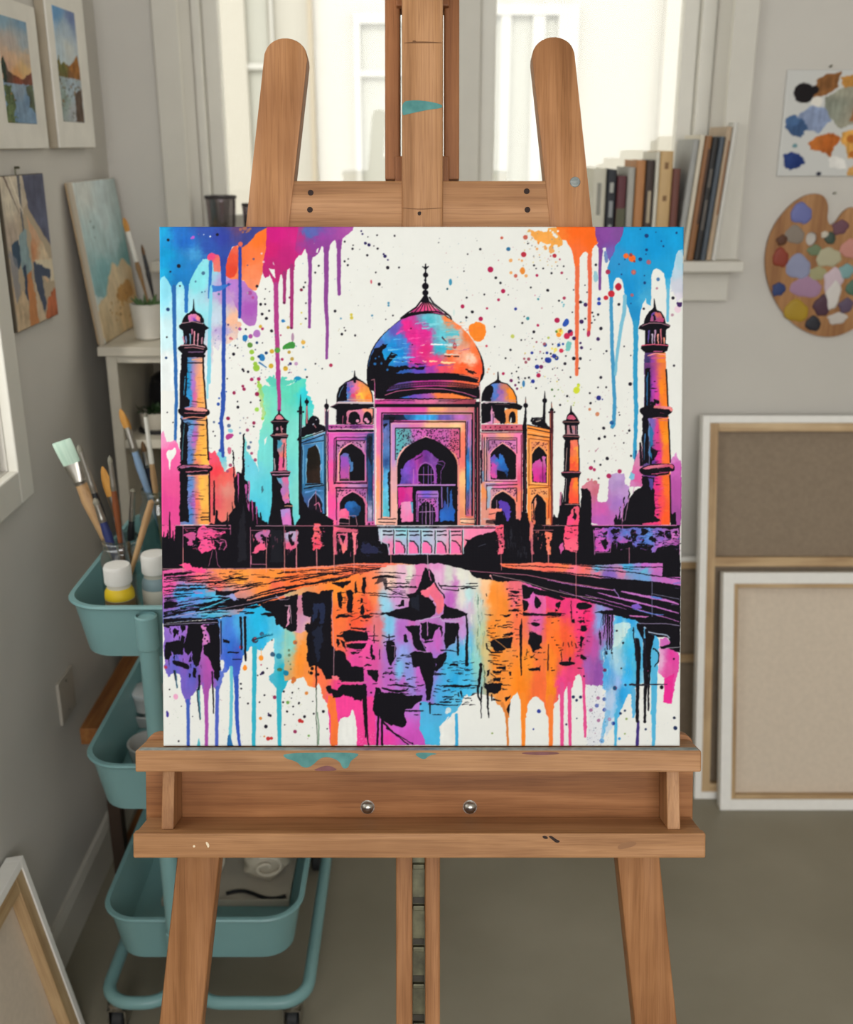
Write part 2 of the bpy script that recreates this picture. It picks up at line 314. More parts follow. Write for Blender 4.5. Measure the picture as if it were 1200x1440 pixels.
for s,(pa,pb) in ((0,(229,246)),(1,(937,955))):
    xa,_=e(pa,1130,-.002); xb,_=e(pb,1130,-.002); b=new_bm(); add_prism(b,[(y0-.0004,wb1+.0004),(ylt-.0006,wb1+.0004),(ylt-.0006,.006),(y0-.0004,-.002)],xa,xb,.001,axis=0); ep('tray_divider',b,'wv')
for px in (517,661):
    u,v=e(px,1135,wb1); b=new_bm(); add_lathe(b,[(0,.007),(.004,.0065),(.0068,.004),(.0072,.001),(.0072,0),(.0085,0),(.0085,-.0004),(0,-.0004)],(u,v,wb1),seg=24); bo=ep('bolt',b,'metal',smooth=True)
    b=new_bm(); add_box(b,u-.0045,u+.0045,v-.0006,v+.0006,wb1+.0062,wb1+.0072); ep('slot',b,'hole',bo)
# dried paint on the wood
def blob(name,pts,w,m,parent,th=.0004,smoothn=2):
    P_=[Vector(e(x,y,w)) for x,y in pts]
    for _ in range(smoothn): P_=[q for i in range(len(P_)) for q in (P_[i]*.75+P_[(i+1)%len(P_)]*.25,P_[i]*.25+P_[(i+1)%len(P_)]*.75)]
    b=new_bm(); add_prism(b,[tuple(p) for p in P_],w-.0003,w+th); return ep(name,b,m,parent)
blob('paint_stain',[(565.8,143),(580,141),(600,142),(622.4,147),(622.4,152),(605,154),(585,158),(572,161),(565.8,163)],WB-.001,'tealpaint',mast)
blob('paint_stain',[(398,1059),(400,1066),(418,1071),(424,1078),(432,1080),(440,1076),(450,1066),(462,1064),(478,1070),(482,1081),(490,1080),(493,1070),(502,1064),(506,1059),(470,1058)],LW1,'tealpaint',ledge)
blob('paint_stain',[(582,1059),(590,1066),(598,1068),(604,1062),(618,1060),(600,1058)],LW1,'tealpaint',ledge)
blob('paint_stain',[(438,1084),(450,1079),(460,1076),(470,1079),(476,1084)],LW1,'purplepaint',ledge)
blob('paint_stain',[(730,1058),(740,1061),(765,1062),(790,1060),(780,1057)],LW1,'purplepaint',ledge)
b=new_bm(); a_,_=e(194,1060,LW1); c_,_=e(984,1060,LW1)
add_box(b,a_,c_,CB-.0009,CB-.0004,.0015,LW1-.002); ep('paint_crust',b,'greypaint',ledge)
for (x,y,r0) in ((573,1166,.004),(626,1161,.0012)): 
    u,v=e(x+25,y,.0); 
for pts in ([(771,1176),(776,1175),(782,1180),(789,1183),(783,1186),(776,1180)],[(762,1176),(768,1175),(772,1179),(766,1180)]): blob('paint_stain',pts,TW1,'hole',easel)
blob('paint_stain',[(868,1190),(876,1185),(890,1183),(897,1185),(892,1190),(880,1193),(870,1195)],TW1,'8f6440',easel,.00015)
blob('paint_chip',[(289,1184),(292,1184),(295,1189),(293,1193),(291,1189)],TW1,'e6d3b4',easel); blob('paint_chip',[(271,1189),(274,1188),(275,1191),(272,1192)],TW1,'e6d3b4',easel)
blob('paint_stain',[(568,60),(590,58),(622,59.6),(622,60.8),(600,60.6),(568,61)],WB-.001,'crack',mast,.0002); blob('paint_stain',[(580,57),(585,57),(586,60),(581,60)],WB-.001,'crack',mast,.0003); blob('paint_stain',[(587,298),(593,297),(592,303),(588,303)],WB-.001,'hole',mast,.0003)
blob('paint_stain',[(566,292),(590,294),(622,292),(622,293),(590,295),(566,293)],WB-.001,'crack',mast,.0002)

# ------------------------------------------------------------ the painted canvas
def picture_mesh(name,arr,W_,H_,depth,nx,ny,m,parent=None,rnd=.003,side=None):
    """a stretched canvas: arr (h,w,3 sRGB 0..255) laid over the front, wrapped round the sides; local x right, y up, z out, front at z=0"""
    nx+=1; ny+=1
    us=np.concatenate([[0],np.linspace(0,1,nx),[1]]); vs2=np.concatenate([[0],np.linspace(0,1,ny),[1]])
    U,Vv_=np.meshgrid(us,vs2); h,w=arr.shape[:2]
    gx=np.clip(U*(w-1),0,w-1.001); gy=np.clip((1-Vv_)*(h-1),0,h-1.001); ix=gx.astype(int); iy=gy.astype(int); fx=(gx-ix)[...,None]; fy=(gy-iy)[...,None]
    col=(arr[iy,ix]*(1-fx)+arr[iy,ix+1]*fx)*(1-fy)+(arr[iy+1,ix]*(1-fx)+arr[iy+1,ix+1]*fx)*fy
    col=np.clip(col/255,0,1); col=np.where(col<=.04045,col/12.92,((col+.055)/1.055)**2.4)
    X=(U-.5)*W_; Y=(Vv_-.5)*H_
    de=np.minimum(np.minimum(U,1-U)*W_,np.minimum(Vv_,1-Vv_)*H_); Zc=np.where(de<rnd,-(rnd-np.sqrt(np.maximum(rnd**2-(rnd-de)**2,0))),0)
    back=np.zeros_like(U,bool); back[0]=back[-1]=True; back[:,0]=back[:,-1]=True; Zc=np.where(back,-depth,Zc)
    co=np.stack([X,Y,Zc],-1).reshape(-1,3).astype(np.float32); ny2,nx2=U.shape
    i=(np.arange(ny2-1)[:,None]*nx2+np.arange(nx2-1)[None]).ravel(); q=np.stack([i,i+1,i+nx2+1,i+nx2],1)
    if side: col=col.copy(); sc_=np.array(lin(side)[:3]); bk=(de<rnd*.4); col[bk]=sc_
    # closing back face
    ring=list(range(0,nx2))+[k*nx2+nx2-1 for k in range(1,ny2)]+[ (ny2-1)*nx2+k for k in range(nx2-2,-1,-1)]+[k*nx2 for k in range(ny2-2,0,-1)]
    me=bpy.data.meshes.new(name); nf=len(q)
    me.vertices.add(len(co)); me.vertices.foreach_set('co',co.ravel())
    me.loops.add(nf*4+len(ring)); me.loops.foreach_set('vertex_index',np.concatenate([q.ravel(),np.array(ring[::-1])]).astype(np.int32))
    me.polygons.add(nf+1); me.polygons.foreach_set('loop_start',np.concatenate([np.arange(nf)*4,[nf*4]]).astype(np.int32)); me.polygons.foreach_set('loop_total',np.concatenate([np.full(nf,4),[len(ring)]]).astype(np.int32))
    me.update(calc_edges=True); me.validate()
    sm=np.ones(nf+1,bool); sm[-1]=False; me.polygons.foreach_set('use_smooth',sm)
    at=me.color_attributes.new('paint','FLOAT_COLOR','POINT'); at.data.foreach_set('color',np.concatenate([col,np.ones(col.shape[:2]+(1,))],-1).astype(np.float32).ravel())
    me.materials.append(m); o=bpy.data.objects.new(name,me); SC.collection.objects.link(o)
    if parent: o.parent=parent
    return o
import numpy as np
# ---------------------------------------------------------------- painter: an acrylic picture drawn into a numpy array
S=2; PX0,PY0,PW,PH=220,314,748,740          # picture area in drawing units
pr=np.random.RandomState(7)
GY,GX=np.mgrid[0:PH*S,0:PW*S].astype(np.float32)
GX=(GX+.5)/S+PX0; GY=(GY+.5)/S+PY0
def up(a,h,w):
    gy=np.linspace(0,a.shape[0]-1.001,h); gx=np.linspace(0,a.shape[1]-1.001,w)
    y=gy.astype(int); x=gx.astype(int); fy=(gy-y)[:,None]; fx=(gx-x)[None]; fy=fy*fy*(3-2*fy); fx=fx*fx*(3-2*fx)
    return ((a[y][:,x]*(1-fx)+a[y][:,x+1]*fx)*(1-fy)+(a[y+1][:,x]*(1-fx)+a[y+1][:,x+1]*fx)*fy).astype(np.float32)
def noi(cx,cy):
    return up(pr.rand(int(PH/cy)+3,int(PW/cx)+3)*2-1,PH*S,PW*S)
NX=noi(5,5)*.6+noi(16,16)*.6+noi(2.4,2.4)*.55; NY=noi(5,5)*.6+noi(16,16)*.6+noi(2.4,2.4)*.55
NS=noi(3,24)*.6+noi(9,30)*.4; NB=noi(14,14)*.5+noi(5,5)*.3+noi(2,2)*.2; NF=noi(1.6,1.6); NH=noi(20,2)*.6+noi(8,3)*.5
IMG=np.empty((PH*S,PW*S,3),np.float32)
OX,OY,Z=0,0,6.; AN=1.
def O(x,y,z=6.):
    global OX,OY,Z
    OX,OY,Z=x,y,z
def hx(c):
    if len(c)==3: c=''.join(k*2 for k in c)
    return np.array([int(c[i:i+2],16) for i in (0,2,4)],np.float32)
def P(s): return np.array([[float(q) for q in p.split(',')] for p in s.split()],np.float64)/Z+[OX,OY]
def chaikin(p,n,closed=True):
    for _ in range(n):
        if closed:
            q=np.roll(p,-1,0); p=np.stack([p*.75+q*.25,p*.25+q*.75],1).reshape(-1,2)
        else:
            a,b=p[:-1],p[1:]; p=np.vstack([p[:1],np.stack([a*.75+b*.25,a*.25+b*.75],1).reshape(-1,2),p[-1:]])
    return p
def box(x0,y0,x1,y1):
    i0=max(0,int((y0-PY0)*S)); i1=min(PH*S,int((y1-PY0)*S)+2); j0=max(0,int((x0-PX0)*S)); j1=min(PW*S,int((x1-PX0)*S)+2)
    return None if i1<=i0 or j1<=j0 else (slice(i0,i1),slice(j0,j1))
def shade(c,sl,pw=3):
    """flat hex, or 'x,y,hex x,y,hex' blended by distance"""
    if ',' not in c: return hx(c)[None,None]
    acc=0; ws=0
    for t in c.split():
        x,y,h=t.split(','); x=float(x)/Z+OX; y=float(y)/Z+OY
        d=np.hypot(GX[sl]+NX[sl]*4*min(1,AN+.1)-x,(GY[sl]+NY[sl]*4-y)*AN)+1.5
        w=(1/d**pw)[...,None]; acc=acc+w*hx(h); ws=ws+w
    return acc/ws
def put(m,c,sl,a=1.,tex=0.):
    if tex: c=c*(1+tex*(NS[sl]*.5+NB[sl]*.6)[...,None])
    if a<1: m=m*a
    m=np.asarray(m,np.float32)[...,None]; IMG[sl]=IMG[sl]*(1-m)+np.clip(c,0,255)*m
def inside(p,X,Y):
    r=np.zeros(X.shape,bool); q=np.roll(p,-1,0)
    for (x1,y1),(x2,y2) in zip(p,q):
        if y1==y2: continue
        c=(Y>=min(y1,y2))&(Y<max(y1,y2))
        if c.any(): r^=c&(X<(x2-x1)*(Y-y1)/(y2-y1)+x1)
    return r
def F(c,s,sm=0,w=.5,a=1.,tex=.06,pw=3,keep=None):
    """fill a polygon; w = how ragged its edge is"""
    p=P(s) if isinstance(s,str) else s
    if sm: p=chaikin(p,sm)
    m=2+w*2.5; sl=box(p[:,0].min()-m,p[:,1].min()-m,p[:,0].max()+m,p[:,1].max()+m)
    if sl is None: return
    k=inside(p,GX[sl]+NX[sl]*w,GY[sl]+NY[sl]*w)
    if keep is not None: k=k&keep(sl)
    put(k,shade(c,sl,pw),sl,a,tex)
def R(c,x0,y0,x1,y1,**k): F(c,'%f,%f %f,%f %f,%f %f,%f'%(x0,y0,x1,y0,x1,y1,x0,y1),**{**dict(w=.25),**k})
def L(c,s,w0,w1=None,sm=0,w=.25,a=1.,tex=0.):
    """brush line; widths in the same units as the points"""
    p=P(s) if isinstance(s,str) else s
    if sm: p=chaikin(p,sm,False)
    w0=w0/Z/2; w1=w0 if w1 is None else w1/Z/2
    n=len(p)-1; mw=max(w0,w1)+1+w*2
    sl=box(p[:,0].min()-mw,p[:,1].min()-mw,p[:,0].max()+mw,p[:,1].max()+mw)
    if sl is None: return
    m=np.zeros(GX[sl].shape,np.float32)
    for i in range(n):
        a0,b0=p[i],p[i+1]
        s2=box(min(a0[0],b0[0])-mw,min(a0[1],b0[1])-mw,max(a0[0],b0[0])+mw,max(a0[1],b0[1])+mw)
        if s2 is None: continue
        X=GX[s2]+NX[s2]*w; Y=GY[s2]+NY[s2]*w; d=b0-a0; l=max(d@d,1e-9)
        t=np.clip(((X-a0[0])*d[0]+(Y-a0[1])*d[1])/l,0,1)
        r=w0+(w1-w0)*(i+t)/n
        k=np.clip((r-np.hypot(X-a0[0]-t*d[0],Y-a0[1]-t*d[1]))*S+.5,0,1)
        v=(slice(s2[0].start-sl[0].start,s2[0].stop-sl[0].start),slice(s2[1].start-sl[1].start,s2[1].stop-sl[1].start))
        m[v]=np.maximum(m[v],k)
    put(m,shade(c,sl),sl,a,tex)
def LL(c,wd,*ss,**k):
    for s in ss: L(c,s,wd,**k)
def D(c,x,y,r,ry=None,a=1.,w=.25):
    ry=ry or r; x=x/Z+OX; y=y/Z+OY; r/=Z; ry/=Z
    sl=box(x-r-2,y-ry-2,x+r+2,y+ry+2)
    if sl is None: return
    d=np.hypot((GX[sl]+NX[sl]*w-x)/r,(GY[sl]+NY[sl]*w-y)/ry)
    put(np.clip((1-d)*min(r,ry)*S+.5,0,1),shade(c,sl),sl,a)
def DD(c,s,**k):
    """dots 'x,y,r ...'"""
    for t in s.split():
        v=[float(q) for q in t.split(',')]; D(c,*v,**k)
def spray(cols,x0,y0,x1,y1,n,r0,r1,a=.9,seed=1):
    q=np.random.RandomState(seed); cols=cols.split()
    for i in range(n):
        D(cols[q.randint(len(cols))],q.uniform(x0,x1),q.uniform(y0,y1),r0+(r1-r0)*q.rand()**3,a=a)
K='0f0d14'; W='dedfda'
IMG[:]=hx(W); IMG*=(1+.008*NB)[...,None]

def scrib(c,x0,y0,x1,y1,n,l,t,vert=False,seed=1,w=1.2,a=1.):
    q=np.random.RandomState(seed); cs=c.split()
    for i in range(n):
        x=q.uniform(x0,x1); y=q.uniform(y0,y1); d=l*(.3+q.rand()); k=q.uniform(-.08,.08)*d; tt=t*(.4+q.rand())
        L(cs[q.randint(len(cs))],'%f,%f %f,%f'%((x,y,x+k,y+d) if vert else (x,y,x+d,y+k)),tt,tt*.3,w=w,a=a)
# ---- washes, upper left
O(220,310)
F('60,600,86d2e6 350,480,80d6de 200,700,a8dce8 100,950,c4e4ea 120,1250,dde4e4 330,900,9cdae2 400,800,8fd6e0 500,800,b8c8d8 600,620,b48ac8 640,850,eab294 560,950,b0a0cc 520,1060,cfcad4 400,1300,dde2e2 250,1400,dfe2e0 620,1000,e0c4b4','0,30 600,30 640,500 700,600 690,850 720,870 700,930 690,1000 640,1010 600,1040 540,1040 520,1100 480,1060 465,1400 300,1440 30,1440 0,1300',w=1.6,pw=4)
F('640,560,ac74c4 690,620,a070c0 780,740,a254b0 820,860,a86ab4 620,640,b890c0 780,600,b070b8','590,490 740,500 790,570 850,620 852,700 848,840 830,885 800,892 770,885 730,850 700,800 640,660 590,600',1,w=.8)
F('860,130,f0702a 800,300,ef7440 800,420,ee8458 830,540,ec8a62 750,330,e8703c','960,40 930,45 830,100 775,180 690,200 590,300 580,490 735,500 750,530 800,590 850,590 872,520 890,460 912,330 960,240 970,60',1,w=1.)
F('640,300,e05038 640,440,d8442f 660,250,e0604a','690,205 640,225 600,310 580,430 590,478 640,490 690,430',1,w=.6)
F('60,100,1f9ed4 90,300,1494cc 60,430,1c9ccc 200,90,2468b8 250,180,2060b4 300,400,2478bc 200,470,1c74b8 550,150,33419c 450,230,2e50a4 560,350,30449c 780,110,3c4288 310,280,3f90c8 690,62,5c4470 400,80,3450a4 150,400,1880c4',
  '0,20 945,20 930,60 835,112 785,185 735,225 710,240 690,210 640,220 600,310 580,430 588,560 552,560 545,430 530,310 520,292 500,290 465,272 430,300 425,325 395,322 360,365 320,440 285,500 272,560 268,700 240,700 235,560 215,515 190,518 170,545 165,640 135,640 125,565 100,515 65,468 40,485 25,520 0,540',w=.7,tex=.1)
F('465,300,dc4478 520,340,e06c60 500,400,dc7a6c','425,310 440,280 470,272 500,290 530,290 540,360 548,440 510,430 480,430 485,360 470,345 430,330',1,w=.6)
DD('d0604c','710,198,20'); D('b05a60',712,225,12)
for c,s,a,b in (('2a4aa0','570,400 570,860 566,1100 567,1500 563,1600 548,1690 556,1800 552,2000 562,2060',34,26),('283f9c','705,235 706,600 703,815',28,24),
  ('2a62a4','150,560 152,900 162,1200 168,1500 163,1700 160,1880',34,22),('2a6cb4','253,560 253,765',30,30),('2c70ba','458,350 455,500 445,650',32,18)): L(c,s,a,b,w=.5)
L('7cc6da','465,560 455,700 450,900 445,1200 443,1365',26,34,w=.6); L('8cccdc','432,1380 432,1500',20,14,w=.5)
F('2f70c2','470,545 520,555 560,545 600,540 640,530 600,560 540,595 475,605',w=.8,a=.9); DD('3a4a9a','610,540,12')
# magenta and purple drip field
F('1000,120,c81e7c 950,250,c8206e 1100,300,b82474 1000,430,b0286c 1200,150,c8247c 1300,80,c02a80 1250,200,b83080','932,20 1260,20 1290,200 1262,228 1240,260 1230,290 1200,296 1170,340 1165,420 1130,400 1105,420 1095,500 1066,500 1062,455 1045,455 1030,540 1020,620 995,600 985,525 955,455 945,475 915,487 895,440 905,335 925,250',w=.6,tex=.05)
F(W,'950,408 1000,410 1005,492 985,470',w=.6); F('d8c0c8','985,345 1000,385 985,370',w=.3)
DD('d9b4b8','905,350,10 888,280,9')
L('a63a80','1008,540 1015,900 1022,1050 1024,1200 1030,1440 1035,1600',40,32,w=.6)
L('98306c','1082,440 1080,695',28,24,w=.4); L('9c2f6e','1143,380 1143,650 1140,905',30,28,w=.4); D('5a2040',1137,908,10); D('5a2040',1078,695,10)
DD('7a2050','1125,650,9')
O(400,310)
F('130,150,b0307c 200,100,4c68ac 260,90,5a60a8 320,150,94409a 480,120,a0489c 540,70,a4509c 200,250,923a8a 240,200,8e3e92 360,220,8c4294 100,60,a83880 100,280,a83080','120,20 590,20 580,80 540,112 490,160 484,240 440,240 436,180 425,162 405,178 385,215 378,270 335,270 325,225 312,217 295,265 265,300 240,312 232,350 202,350 195,290 180,245 165,230 150,260 125,290 90,250',w=.6,tex=.06)
for s,a,b in (('217,310 215,600 212,900',30,24),('357,240 352,600 352,720 362,900 357,1160',40,22),('462,180 460,420 462,620',34,30)): L('84408c',s,a,b,w=.5)
F(W,'275,240 292,232 280,275 268,268',w=.3)
# ---- upper right
O(770,310)
F('10,120,eba050 60,180,e8a04a 0,90,e8a048','-130,80 -90,88 -60,85 -20,90 10,70 60,60 130,90 125,200 95,220 60,190 50,200 60,260 30,270 5,255 20,200 -30,190 -60,180 -80,200 -110,150 -140,120',w=2.2)
F('100,120,f07a30 250,100,f0651e 380,150,ee651f 250,260,ea6a35','70,20 400,20 405,120 425,190 380,235 372,330 350,340 340,275 320,262 295,275 275,310 270,420 235,420 220,300 200,230 160,168 125,160 90,110',w=.8,tex=.04)
DD(W,'60,120,15 75,135,14 45,100,10 90,90,9 25,85,8'); 
L('e06a44','253,400 252,700 248,1000 247,1300',38,26,w=.6); L('dc6446','355,300 360,600 352,900 345,965',36,26,w=.6); F('b03058','335,930 365,930 358,972 345,980 332,970',1)
F('500,120,84489a 430,180,7a4090 600,100,7c4c94 520,300,6a5aa8','402,20 655,20 635,120 600,190 575,215 565,330 520,345 505,300 490,228 468,240 462,300 435,300 432,230 415,205 425,190 405,120',w=1.2)
L('74408c','448,240 445,400 442,580',30,20,w=.4); F('6c84b8','475,260 500,262 515,340 500,370 478,330',1,w=.8); F('90bcc8','392,420 425,430 432,500 400,525 385,490',1,w=.8)
F('700,150,1a96d2 900,200,0f90ce 1100,100,1496d0 600,300,2f8fc8 700,600,168ccc 760,800,1f88c2 1000,450,1a94cc 1050,540,4aaad2 840,650,40a0cc','650,20 1170,20 1160,300 1110,250 1085,290 1060,420 1040,520 1030,590 1005,590 995,500 985,450 960,425 920,405 890,420 875,460 880,560 872,720 835,700 832,650 810,700 790,770 780,830 770,900 730,905 715,840 690,770 660,680 655,620 640,540 625,500 600,478 575,490 562,520 555,600 525,600 520,480 510,400 530,330 570,260 570,215 600,190 635,120 645,60',w=.8,tex=.06)
F('1090,450,a8c4d8 1110,380,9cc8dc 1100,550,c0c4d4 1100,650,d0cad8','1085,290 1115,250 1150,240 1150,640 1100,700 1060,600 1040,600 1045,480',w=2.,a=.85)
D('e0c0d0',1100,750,28,30,a=.8)
L('3f8fba','538,580 540,800 545,1000 552,1200 560,1400 565,1500 568,1560 560,1720 546,1740',28,32,w=.6); L('74b4cc','655,640 648,780 620,900 600,1050 580,1200 572,1300',34,22,w=.5)
L('2f94c0','748,860 745,1100 742,1300 748,1600 745,1800 735,2000',42,28,w=.7); L('62b0d0','1018,580 1015,850',26,22,w=.5); D('205a94',545,1705,18,w=.6)
L('245c90','748,1950 738,2050',18,8,w=.6)
# dots, upper right
DD('1d3a70','838,130,17 838,248,12 785,328,16 822,525,12 1092,105,9 980,218,8 963,175,6 832,285,6 625,455,7 705,700,6 820,465,6 655,330,6 605,370,6 785,75,6 915,100,5')
DD('e8682c','665,300,22 715,320,30'); DD('9c3c38','705,290,14 735,345,9'); DD('a06070','855,352,20 728,437,22 715,630,15'); DD('c87058','728,437,12')
DD('a03050','512,435,20 122,443,11 60,298,16 143,655,13 105,328,8'); DD('c02a38','600,560,28 540,618,28 495,652,19'); D('b02238',600,560,22,32)
DD('4a70a0','935,497,15'); DD('b08090','925,572,10'); DD('2a3fa0','437,662,14 437,700,16'); DD('40285c','1115,712,20 1100,700,10 1130,700,9'); DD('b08898','1055,797,12')
DD('201c28','1060,655,13 410,375,11 138,388,7 35,445,9 0,590,9 98,678,8 280,688,13 428,795,10 380,778,8 452,912,14 308,920,6 603,708,12 222,1165,15 278,1165,12 150,1208,12 155,1145,7 212,775,6 268,1247,8 195,1322,8 500,1103,9 648,1062,6 705,1140,6 1070,1225,9 360,1180,5 815,745,10 222,587,6 335,605,6 318,545,5 365,1085,5 700,1380,15 452,1325,12 128,1263,5 85,1245,5 45,1253,5 95,1345,5 45,1045,6 428,1408,7 497,1405,7 40,1430,8 475,1125,5 165,495,4 320,830,8 390,810,7 400,840,6 375,865,7')
DD('3a2456','322,710,17 288,855,18 428,1000,15 225,995,16 193,940,20 288,1075,13 280,1035,10'); F('2a50a8','130,870 160,825 185,840 180,880 150,900 128,890',1); DD('2a4c9c','97,1050,14 133,1042,10 -20,1050,16 60,1145,18 78,1162,17 10,1180,24 -5,1170,14')
DD('c02a50','82,842,22 165,975,26 200,960,16 210,945,8'); DD('c8324c','118,1100,18'); DD('e8d870','105,940,30 70,1090,16 40,1080,10 60,1110,8'); DD('e89030','95,965,20 110,930,12'); DD('5a7a30','77,938,11 115,915,6 10,990,10'); DD('70b8b4','178,1065,22 190,1040,16 165,1090,12')
D('70b8b4',178,1060,20,42); DD('60a8b8','140,710,8 125,690,7 135,725,6 300,690,5'); DD('c8d038','262,1388,12 248,1430,26'); DD('70a030','262,1385,7')
# dots middle top
O(590,310)
DD('2a6a94','750,242,17'); D('3a8aac',262,520,13,28); DD('1e4a5c','237,577,8'); DD('c05c4c','895,142,20 695,148,12 812,467,15'); DD('b03040','880,288,22 1142,298,16 1108,300,5')
DD('a8204c','600,415,24 517,830,18 365,725,16 708,597,18 1163,842,20 668,670,12 570,742,9 993,463,12 1000,885,11 1005,1307,18 708,1293,12'); DD('dc8434','870,425,22 1005,188,8'); D('dc8434',870,425,20,30)
DD('e0a060','770,337,15 773,440,13 900,467,14 992,240,11 865,340,10 930,85,12 840,330,7 1065,235,14 1115,245,20 1120,262,12 1060,220,10')
F('f08228','425,880 470,855 520,858 555,890 562,930 556,980 520,1015 480,1020 450,1000 425,960 415,920',2,w=1.2)
DD('1c1a22','515,242,10 408,285,6 645,483,11 685,527,10 448,770,12 398,818,10 940,565,8 1085,590,11 1115,447,7 770,1092,9 727,1162,8 860,1008,7 635,897,6 965,940,12 1180,678,8 870,865,9 820,1275,6 835,1240,6 835,1325,8 840,1367,8 1005,665,7 1045,405,7 915,195,6 400,650,8 548,625,8 375,428,6 892,1330,8 925,1325,9 985,1415,8 1048,1120,5 1110,1125,8 1035,1165,7 985,405,5 968,378,8 750,628,5 1125,1255,5 780,1290,6 952,995,6 885,810,6')
DD('9a5060','1055,1043,14 988,1025,8 923,1170,14 898,1197,12 885,1168,10 1020,1107,7'); DD('b8c060','787,978,16 1090,990,9'); DD('26348c','812,747,12 993,1235,18 958,1357,16 1080,1180,20 1137,1145,18 1158,1162,16 950,1118,12 1078,1118,11'); DD('6a2456','1028,1235,16 775,1350,14 810,1390,10 825,1420,10')
DD('3c8a98','915,827,14 1003,663,9 350,857,6'); D('3a78a8',880,1377,12,28); D('b8d4d0',290,778,8,28,a=.6); DD('e0a888','585,1255,9 575,1280,7 565,1060,9 630,1295,6'); DD('c0425c','568,1060,10')
spray('c8b060 e0a860 b08a60 d8c880 888',880,80,1190,420,60,2,7,seed=3); spray('9a9aa0 303038 b06a78 6888a0 c07090',150,100,1190,1400,110,2,6,a=.75,seed=4); spray('303050 9a3a5a 3a4a8a c8b040 606068',800,950,1250,1420,60,2,8,a=.8,seed=5)
# dots left of the dome
O(400,310)
DD('1e1a24','872,397,14 800,538,13 700,293,10 787,238,9 508,345,9 510,180,8 535,378,9 968,397,8 428,765,12 485,960,11 598,970,9 290,382,9 260,440,8 182,828,8 772,440,7 540,325,6 575,240,9 580,210,6 932,130,8 782,125,7 262,1208,7 190,1322,9 182,698,7 162,563,9 176,523,7 515,930,7 505,905,5 916,802,7 857,835,5 706,140,5 320,1250,6 755,215,5')
DD('241c50','685,193,12 715,207,13 850,303,14 838,285,8 875,333,7 660,115,8 650,90,7'); DD('702038','142,585,13'); DD('a0284a','392,1222,14'); D('c05060',733,518,7,16)
DD('c8b848','565,795,12 567,822,14 145,780,7 140,873,7'); DD('4c86a8','880,697,10 880,718,9 740,803,9 478,828,8 160,1068,8 178,1258,8'); DD('d8a848','160,1028,18 10,1250,20'); D('9a7090',70,985,12,36,a=.8)
F('3c8a3c','0,1050 30,1025 90,1020 92,1070 60,1085 20,1080 -10,1092 -20,1070',1,w=1.); DD('3c8ac4','0,850,8'); DD('b0903c','32,903,13 40,1113,14 65,1168,15'); DD('3a2a6a','52,1208,12 44,1282,5'); DD('b890b4','100,1208,15')
spray('9a9aa0 50505a b0a080 6888a0',30,80,1150,1400,90,2,5,a=.7,seed=6)
O(220,310)
DD('1a8ab8','1190,1345,30 1200,1345,28'); DD('2874b0','888,1150,24 895,1165,22 750,985,22 748,1000,20 1068,848,14'); DD('1e3a66','865,1148,12 928,1118,13 848,1032,11 98,750,15 82,1160,10'); L('3a70a4','870,1200 930,1240',16,8)
DD('a04a90','795,978,18 705,915,14 790,612,18'); D('a86cb4',848,955,30,32); DD('a86cb4','830,965,14'); DD('b04a90','815,650,12'); DD('c8a030','878,895,14 975,1105,18 968,1228,20 1090,1248,18'); DD('5c8a3c','790,1052,22 1022,1095,24'); DD('90b840','805,1110,20 810,1165,18 845,1245,28 835,1210,18 870,1395,20 862,1365,12 880,1420,16')
DD('48a048','1028,1100,12'); DD('1c1822','652,1127,13 928,827,13 952,763,9 972,932,13 775,1277,10 730,1258,10 738,1272,8 892,790,12 850,555,12 915,663,6 918,707,9 880,707,12 755,918,8 665,1055,7 685,1075,6 598,1335,6 920,578,5 955,600,5 88,985,7 895,1033,5 100,165,12 190,385,16 515,120,12 118,432,8 200,552,7')
DD('a02a5c','805,1342,15 865,1338,15 740,1422,14 730,1398,11 1062,1172,12 895,915,12 1050,968,7'); DD('b05ac0','310,143,14 295,150,8'); DD('d8dce0','455,135,8 400,120,5'); DD('c87840','745,65,20 775,85,14 790,70,12 710,75,14 730,100,10 760,100,8',a=.6)
DD('446a88','395,445,16 527,622,10 330,515,8 385,605,7 410,600,6'); DD('5a4a70','605,880,9 820,325,9 770,378,6'); DD('9a9aa4','770,612,7'); spray('556 9a5a6a 5a8a9a 88a',600,950,1190,1440,60,2,8,a=.8,seed=8); spray('4060a0 7090c0 d0507a',60,80,650,500,30,2,6,a=.6,seed=9)
DD('c02a4c','625,995,12 640,1000,8',a=.6); spray('3a5a9a 6a4a9a 90a0c8',480,860,700,1080,40,3,9,a=.35,seed=12)

